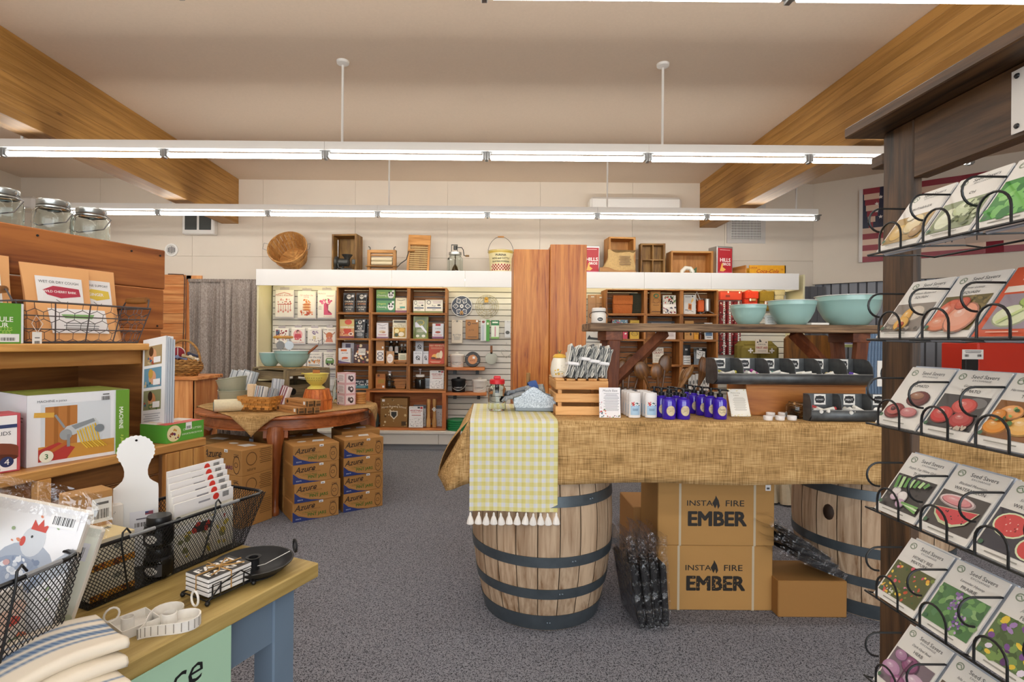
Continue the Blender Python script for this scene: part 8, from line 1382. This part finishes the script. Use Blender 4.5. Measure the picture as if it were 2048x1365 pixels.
p = LT(-.345, .395, .7505); carton('small_box', 'small brown box with a price sticker behind the mesh basket', 'box', p.x, p.y, p.z, .09, .06, .225, mat('cardboard_tan', '#b98c56'), [('r', .5, .66, .98, .92, '#eef0f0'), ('bc', .56, .7, .92, .8), ('tl', .6, .83, .9, .9, 1, '#666')], rz=R(58))
t = thing('scallop_board', 'white paddle-shaped wooden plaque with a scalloped top', 'plaque', LT(-.235, .4, .7505), R(40)); t.rotation_euler = (R(-4), 0, R(40)); cx_ = []
for i in range(37): a = R(-42) + R(264) * i / 36; cx_.append((.043 * math.cos(a) * (1 - .05 * (i % 2)), .3 + .043 * math.sin(a) * (1 - .05 * (i % 2))))
part('board', MB().prism([(-.048, 0), (.048, 0), (.05, .198), (.049, .21), (.038, .218), (.03, .226), (.026, .237), (.0255, .25), (.028, .262)] + cx_ + [(-.028, .262), (-.0255, .25), (-.026, .237), (-.03, .226), (-.038, .218), (-.049, .21), (-.05, .198)], 0, .012), mat('chalk_white', '#eef0f2', .6), t)
part('hole', MB().at(0, -.001, .33, rx=PI / 2).cyl(.003, -.001, .001, 8), mDARK, t); decal(t, .055, .055, [('r', 0, 0, 1, 1, '#e3e6f0'), ('bc', .2, .25, .8, .45), ('tl', .25, .55, .8, .7, 1, '#667'), ('r', .62, .78, .95, .94, '#8a4a5a'), ('r', .62, .86, .76, .94, '#3a4a7a')], (-.015, -.001, .09), name='price_tag')
# second basket with packaged towels
K2 = Vector((-.895, .825, .751)); meshbasket('black mesh basket of packaged towels at the picture edge', K2, R(80), .3, .17, .36, .23, .2)
def flatpack(label, c, w, h, rz, roll, art, lean=-.12):
    t = thing('towel_pack', label, 'towel pack', c, rz); t.rotation_euler = (lean, roll, rz); part('towel', MB().box(-w / 2, w / 2, -.012, .012, 0, h, .006), mat('white_cotton', '#f1ede6'), t); decal(t, w, h, art, (-w / 2, -.0123, 0), lift=.0006)
    part('plastic_sleeve', MB().grid(lambda u, v: ((u - .5) * (w + .03), -.017 + .004 * math.sin(u * 11 + v * 7), h * .93 + v * (h * .07 + .04)), 10, 4), plastic_wrap('thin_clear_sleeve', .05), t)
flatpack('plastic-wrapped towel printed with a grey hen', Vector((-.905, .96, .795)), .2, .255, R(8), .24, [('r', 0, 0, 1, 1, '#eeeff4'), ('e', .6, .56, .25, .17, '#a9b2c2'), ('e', .55, .5, .22, .13, '#8f9cb4'), ('sc', 155, 26, .4, .4, .75, .62, .015, .035, ['#c3cad6', '#7d8ba6', '#dfe3ea']), ('e', .62, .74, .1, .11, '#cdd2da'), ('p', [(.57, .82), (.58, .89), (.62, .85), (.65, .9), (.67, .85), (.71, .87), (.7, .81)], '#c8483c'), ('e', .535, .73, .022, .035, '#c8483c'), ('e', .6, .77, .01, .01, '#222'), ('p', [(.8, .6), (.97, .74), (.96, .66), (.98, .58), (.82, .48)], '#b5bcc8'), ('l', [(.55, .4), (.53, .3), (.46, .27)], .012, '#d9a05a'), ('l', [(.66, .4), (.66, .3), (.6, .27)], .012, '#d9a05a'), ('sc', 150, 14, .05, .05, .95, .95, .012, .03, ['#d98a6a', '#9ab08a', '#c9a0a0']), ('r', .7, .86, .95, .97, '#f2f2f4'), ('bc', .73, .88, .92, .94)])
flatpack('plastic-wrapped towel with green leaves behind the hen towel', Vector((-.925, 1.03, .78)), .2, .215, R(10), .26, [('r', 0, 0, 1, 1, '#e6ece4'), ('sc', 151, 16, .3, .1, .98, .9, .05, .1, ['#9cc08a', '#b8d0a8', '#d9e4d0']), ('r', .72, .7, .95, .86, '#dfe3f0'), ('bc', .75, .73, .92, .82)])
flatpack('plastic-wrapped towel with red flowers low in the basket', Vector((-.85, .83, .757)), .24, .15, R(80), .02, [('r', 0, 0, 1, 1, '#e9e2da'), ('sc', 152, 24, .02, .1, .98, .9, .04, .12, ['#d9584a', '#e98a6a', '#8aa07a', '#f0d0c0'])])
t = thing('fringed_cloth', 'cream woven cloth with a ragged fringe on top of the towel pack', 'cloth', (-.9, .9, .985), R(12)); mFR = mat('cream_weave', '#e6dfc6', .95, noise=.1, nscale=200)
solid(part('cloth', MB().grid(lambda u, v: (-.16 + .2 * u, -.02 - .02 * v, .075 - .09 * v + .05 * u), 10, 6), mFR, t), .006)
for i in range(16): part('fringe', MB().tube([(-.13 + .011 * i, -.02, .082 + .0028 * i), (-.128 + .011 * i, -.025, .098 + .0028 * i), (-.122 + .011 * i, -.03, .102 + .0028 * i)], .0028, 5), mFR, t)
# candle plate, coasters, heart holder, tin holder
t = thing('candle_plate', 'black metal chamberstick plate with a candle cup and ring handle', 'candle holder', LT(-.118, .11, .7505), 0); mBP = mat('black_matte_metal', '#26272a', .45, metal=.3)
part('plate', MB().lathe([(0, .003), (.062, .003), (.066, .006), (.08, .012), (.084, .016), (.096, .026), (.098, .03), (.094, .03), (.08, .018), (.064, .009), (0, .007)], 48), mBP, t); part('plate_base', MB().cyl(.064, 0, .003, 40), mBP, t); part('cup', MB().lathe([(.016, .006), (.014, .012), (.014, .034), (.019, .037), (.019, .039), (.012, .038), (.012, .012)], 22), mBP, t)
part('ring_handle', MB().at(.085, .06, .045, rz=.6).tube([(.0, .016 * math.cos(a), .016 * math.sin(a)) for a in [2 * PI * i / 16 for i in range(16)]], .003, 6, True), mBP, t); part('tag', MB().at(-.03, -.02, .01, rz=.5).box(-.016, .016, -.008, .008, 0, .001), mWHITE, t); part('tag_string', MB().tube([(-.02, -.015, .012), (.03, 0, .02), (.075, .05, .034)], .001, 4), mWHITE, t)
p = G(425, 1195, .75); t = thing('coaster_rack', 'black wire rack with ball feet holding farm coasters', 'coaster rack', (p.x, p.y + .03, .7505), R(62))
part('wire_base', MB().tube([(-.062, -.045, .012), (.062, -.045, .012), (.062, .045, .012), (-.062, .045, .012)], .0018, 6, True), mBW, t)
for sx in (-1, 1):
    for sy in (-1, 1): part('ball_foot', MB().at(sx * .06, sy * .045, .006).blob(.006, .006, .006, 10, 6), mBW, t)
    part('wire_guard', MB().tube([(sx * .03, -.047, .012), (sx * .03, -.049, .045), (sx * .05, -.049, .045), (sx * .05, -.047, .012)], .0018, 6), mBW, t)
part('wire_arc', MB().tube([(-.06, -.05, .012), (-.03, -.051, .04), (.02, -.051, .052), (.06, -.05, .02)], .0018, 6), mBW, t)
for i in range(4):
    tt = thing('farm_coaster', 'black and white slab coaster, %s of the four in the rack' % ('bottom', 'second', 'third', 'top')[i], 'coaster', (p.x, p.y + .03, .7655 + i * .0105), R(62), 'farm coasters'); part('slab', MB().box(-.056, .056, -.042, .042, .0015, .0095, .001), mat('white_tile', '#ecebea', .5), tt); part('felt', MB().box(-.055, .055, -.041, .041, 0, .0015), mLID, tt)
    if i == 3: decal(tt, .112, .084, [('r', 0, 0, 1, 1, '#2c2a29'), ('t', 'FARM', .5, .28, .26, '#f0efec', {'bold': .03, 'wide': 1.2}), ('t', 'FARM', .5, .72, .26, '#f0efec', {'bold': .03, 'wide': 1.2})], (-.056, -.042, .0095), V=(0, 1, 0), lift=.0006); mTW = mat('jute_twine', '#b58d55', .9); part('twine', MB().tube([(0, -.044, -.028), (0, -.044, .0115), (0, .044, .0115), (0, .044, -.028)], .0016, 5).tube([(-.058, 0, -.028), (-.058, 0, .0115), (.058, 0, .0115), (.058, 0, -.028)], .0016, 5), mTW, tt); part('bow', MB().tube([(0, 0, .013), (.025, .012, .02), (.03, -.004, .016), (0, 0, .014), (-.025, .012, .02), (-.03, -.004, .016), (0, 0, .013)], .0016, 5).tube([(0, 0, .013), (.02, -.02, .014), (.045, -.03, .013)], .0016, 5).tube([(0, 0, .013), (-.015, -.022, .014), (-.04, -.03, .013)], .0016, 5), mTW, tt)
def hp(k): return [(k * 16 * math.sin(a) ** 3 / 16, k * (13 * math.cos(a) - 5 * math.cos(2 * a) - 2 * math.cos(3 * a) - math.cos(4 * a)) / 16) for a in [2 * PI * i / 40 for i in range(40)]]
p = G(332, 1258, .75); t = thing('heart_candle_holder', 'white heart-shaped tin candle holder with a ring handle', 'candle holder', (p.x, p.y + .012, .7505), R(-28)); mWT = mat('chippy_white', '#e9e6e0', .55, noise=.06, nscale=50)
part('base', MB().prismz(hp(.058), 0, .002), mWT, t); part('rim', MB().add([(x, y, z) for z in (0, .022) for x, y in hp(.06)] + [(x, y, .022) for x, y in hp(.057)] + [(x, y, .002) for x, y in hp(.057)], [(r * 40 + i, r * 40 + (i + 1) % 40, (r + 1) * 40 + (i + 1) % 40, (r + 1) * 40 + i) for r in range(3) for i in range(40)]), mWT, t)
part('cup', MB().lathe([(.014, .002), (.014, .026), (.0125, .027), (.0125, .004)], 20), mWT, t); part('ring_handle', MB().at(.0, .055, .032).tube([(.0, .003, .014 * math.sin(a) + .002) if False else (.012 * math.cos(a), .0, .016 * math.sin(a)) for a in [2 * PI * i / 14 for i in range(14)]], .0025, 6, True), mWT, t)
for i in range(22): x, y = hp(.0606)[(i + 9) % 40]; part('flute', MB().at(x, y, 0).box(-.0006, .0006, -.0006, .0006, .003, .021), mat('grey_flute', '#9a948c', .6), t)
p = G(262, 1262, .75); t = thing('tin_candle_holder', 'square pale tin candle holder half under the striped towel', 'candle holder', (p.x, p.y + .01, .7505), R(55)); part('tray', MB().box(-.035, .035, -.035, .035, 0, .002).box(-.035, .035, -.036, -.034, 0, .018).box(-.035, .035, .034, .036, 0, .018).box(.034, .036, -.035, .035, 0, .018).box(-.036, -.034, -.035, .035, 0, .018), mWT, t); part('cup', MB().at(-.012, 0, 0).lathe([(.012, .002), (.012, .028), (.0105, .028), (.0105, .004)], 18), mWT, t); part('ring_handle', MB().at(-.03, .03, .03).tube([(.014 * math.cos(a), 0, .014 * math.sin(a)) for a in [2 * PI * i / 14 for i in range(14)]], .0022, 6, True), mWT, t)
# striped grain-sack towels
def stripe(label, x, y, z, rz, L_, D_, th, pat):
    vs, fs, cs = [], [], []; NU, NV = 60, 40; t = thing('striped_towel', label, 'towel', (x, y, z), rz, 'grain-sack striped towels')
    for j in range(NV + 1):
        a = j / NV; s_ = a * 2
        yy, zz = (D_ * (a / .46), th) if a < .46 else (D_ + th / 2 * math.sin(PI * (a - .46) / .08), th / 2 + th / 2 * math.cos(PI * (a - .46) / .08)) if a < .54 else (D_ * (1 - (a - .54) / .46), 0)
        for i in range(NU + 1):
            xx = L_ * (i / NU - .5); vs.append((xx, -yy + .012 * math.sin(xx * 16 + 1), max(zz + (.007 * math.sin(xx * 21) + .004 * math.sin(yy * 40 + xx * 9)) * (1 if zz > 0 else 0), 0)))
            q = abs(yy / D_); c = '#e6dccb'
            for a0, a1, k in pat:
                if a0 <= q <= a1: c = k if (i + j) % 2 else ('#8496ac' if k != '#e6dccb' else k)
            cs.append(hx(c))
    k = NU + 1; fs = [(j * k + i, j * k + i + 1, (j + 1) * k + i + 1, (j + 1) * k + i) for j in range(NV) for i in range(NU)]; me = bpy.data.meshes.new('cloth'); me.from_pydata(vs, [], fs); ca = me.color_attributes.new('Col', 'FLOAT_COLOR', 'POINT'); ca.data.foreach_set('color', [q for c_ in cs for q in (*c_, 1)])
    me.polygons.foreach_set('use_smooth', [True] * len(me.polygons)); me.materials.append(printmat('gingham_cotton', .9)); solid(link('cloth', me, t), .003)
pat = [(.2, .24, '#5f7a9c'), (.34, .44, '#4f6d94'), (.5, .6, '#4f6d94'), (.7, .74, '#5f7a9c')]
zt = .7525
stripe('cream towel with a blue stripe, lowest of the folded pile', -.755, .835, zt, R(60), .26, .1, .018, [(.8, .84, '#5f7a9c')]); stripe('cream towel with fine blue lines, middle of the folded pile', -.785, .86, zt + .023, R(61), .27, .1, .018, [(.72, .75, '#5f7a9c'), (.84, .86, '#5f7a9c')]); stripe('cream towel with broad blue stripes, top of the folded pile', -.828, .885, zt + .046, R(58), .3, .125, .018, pat)
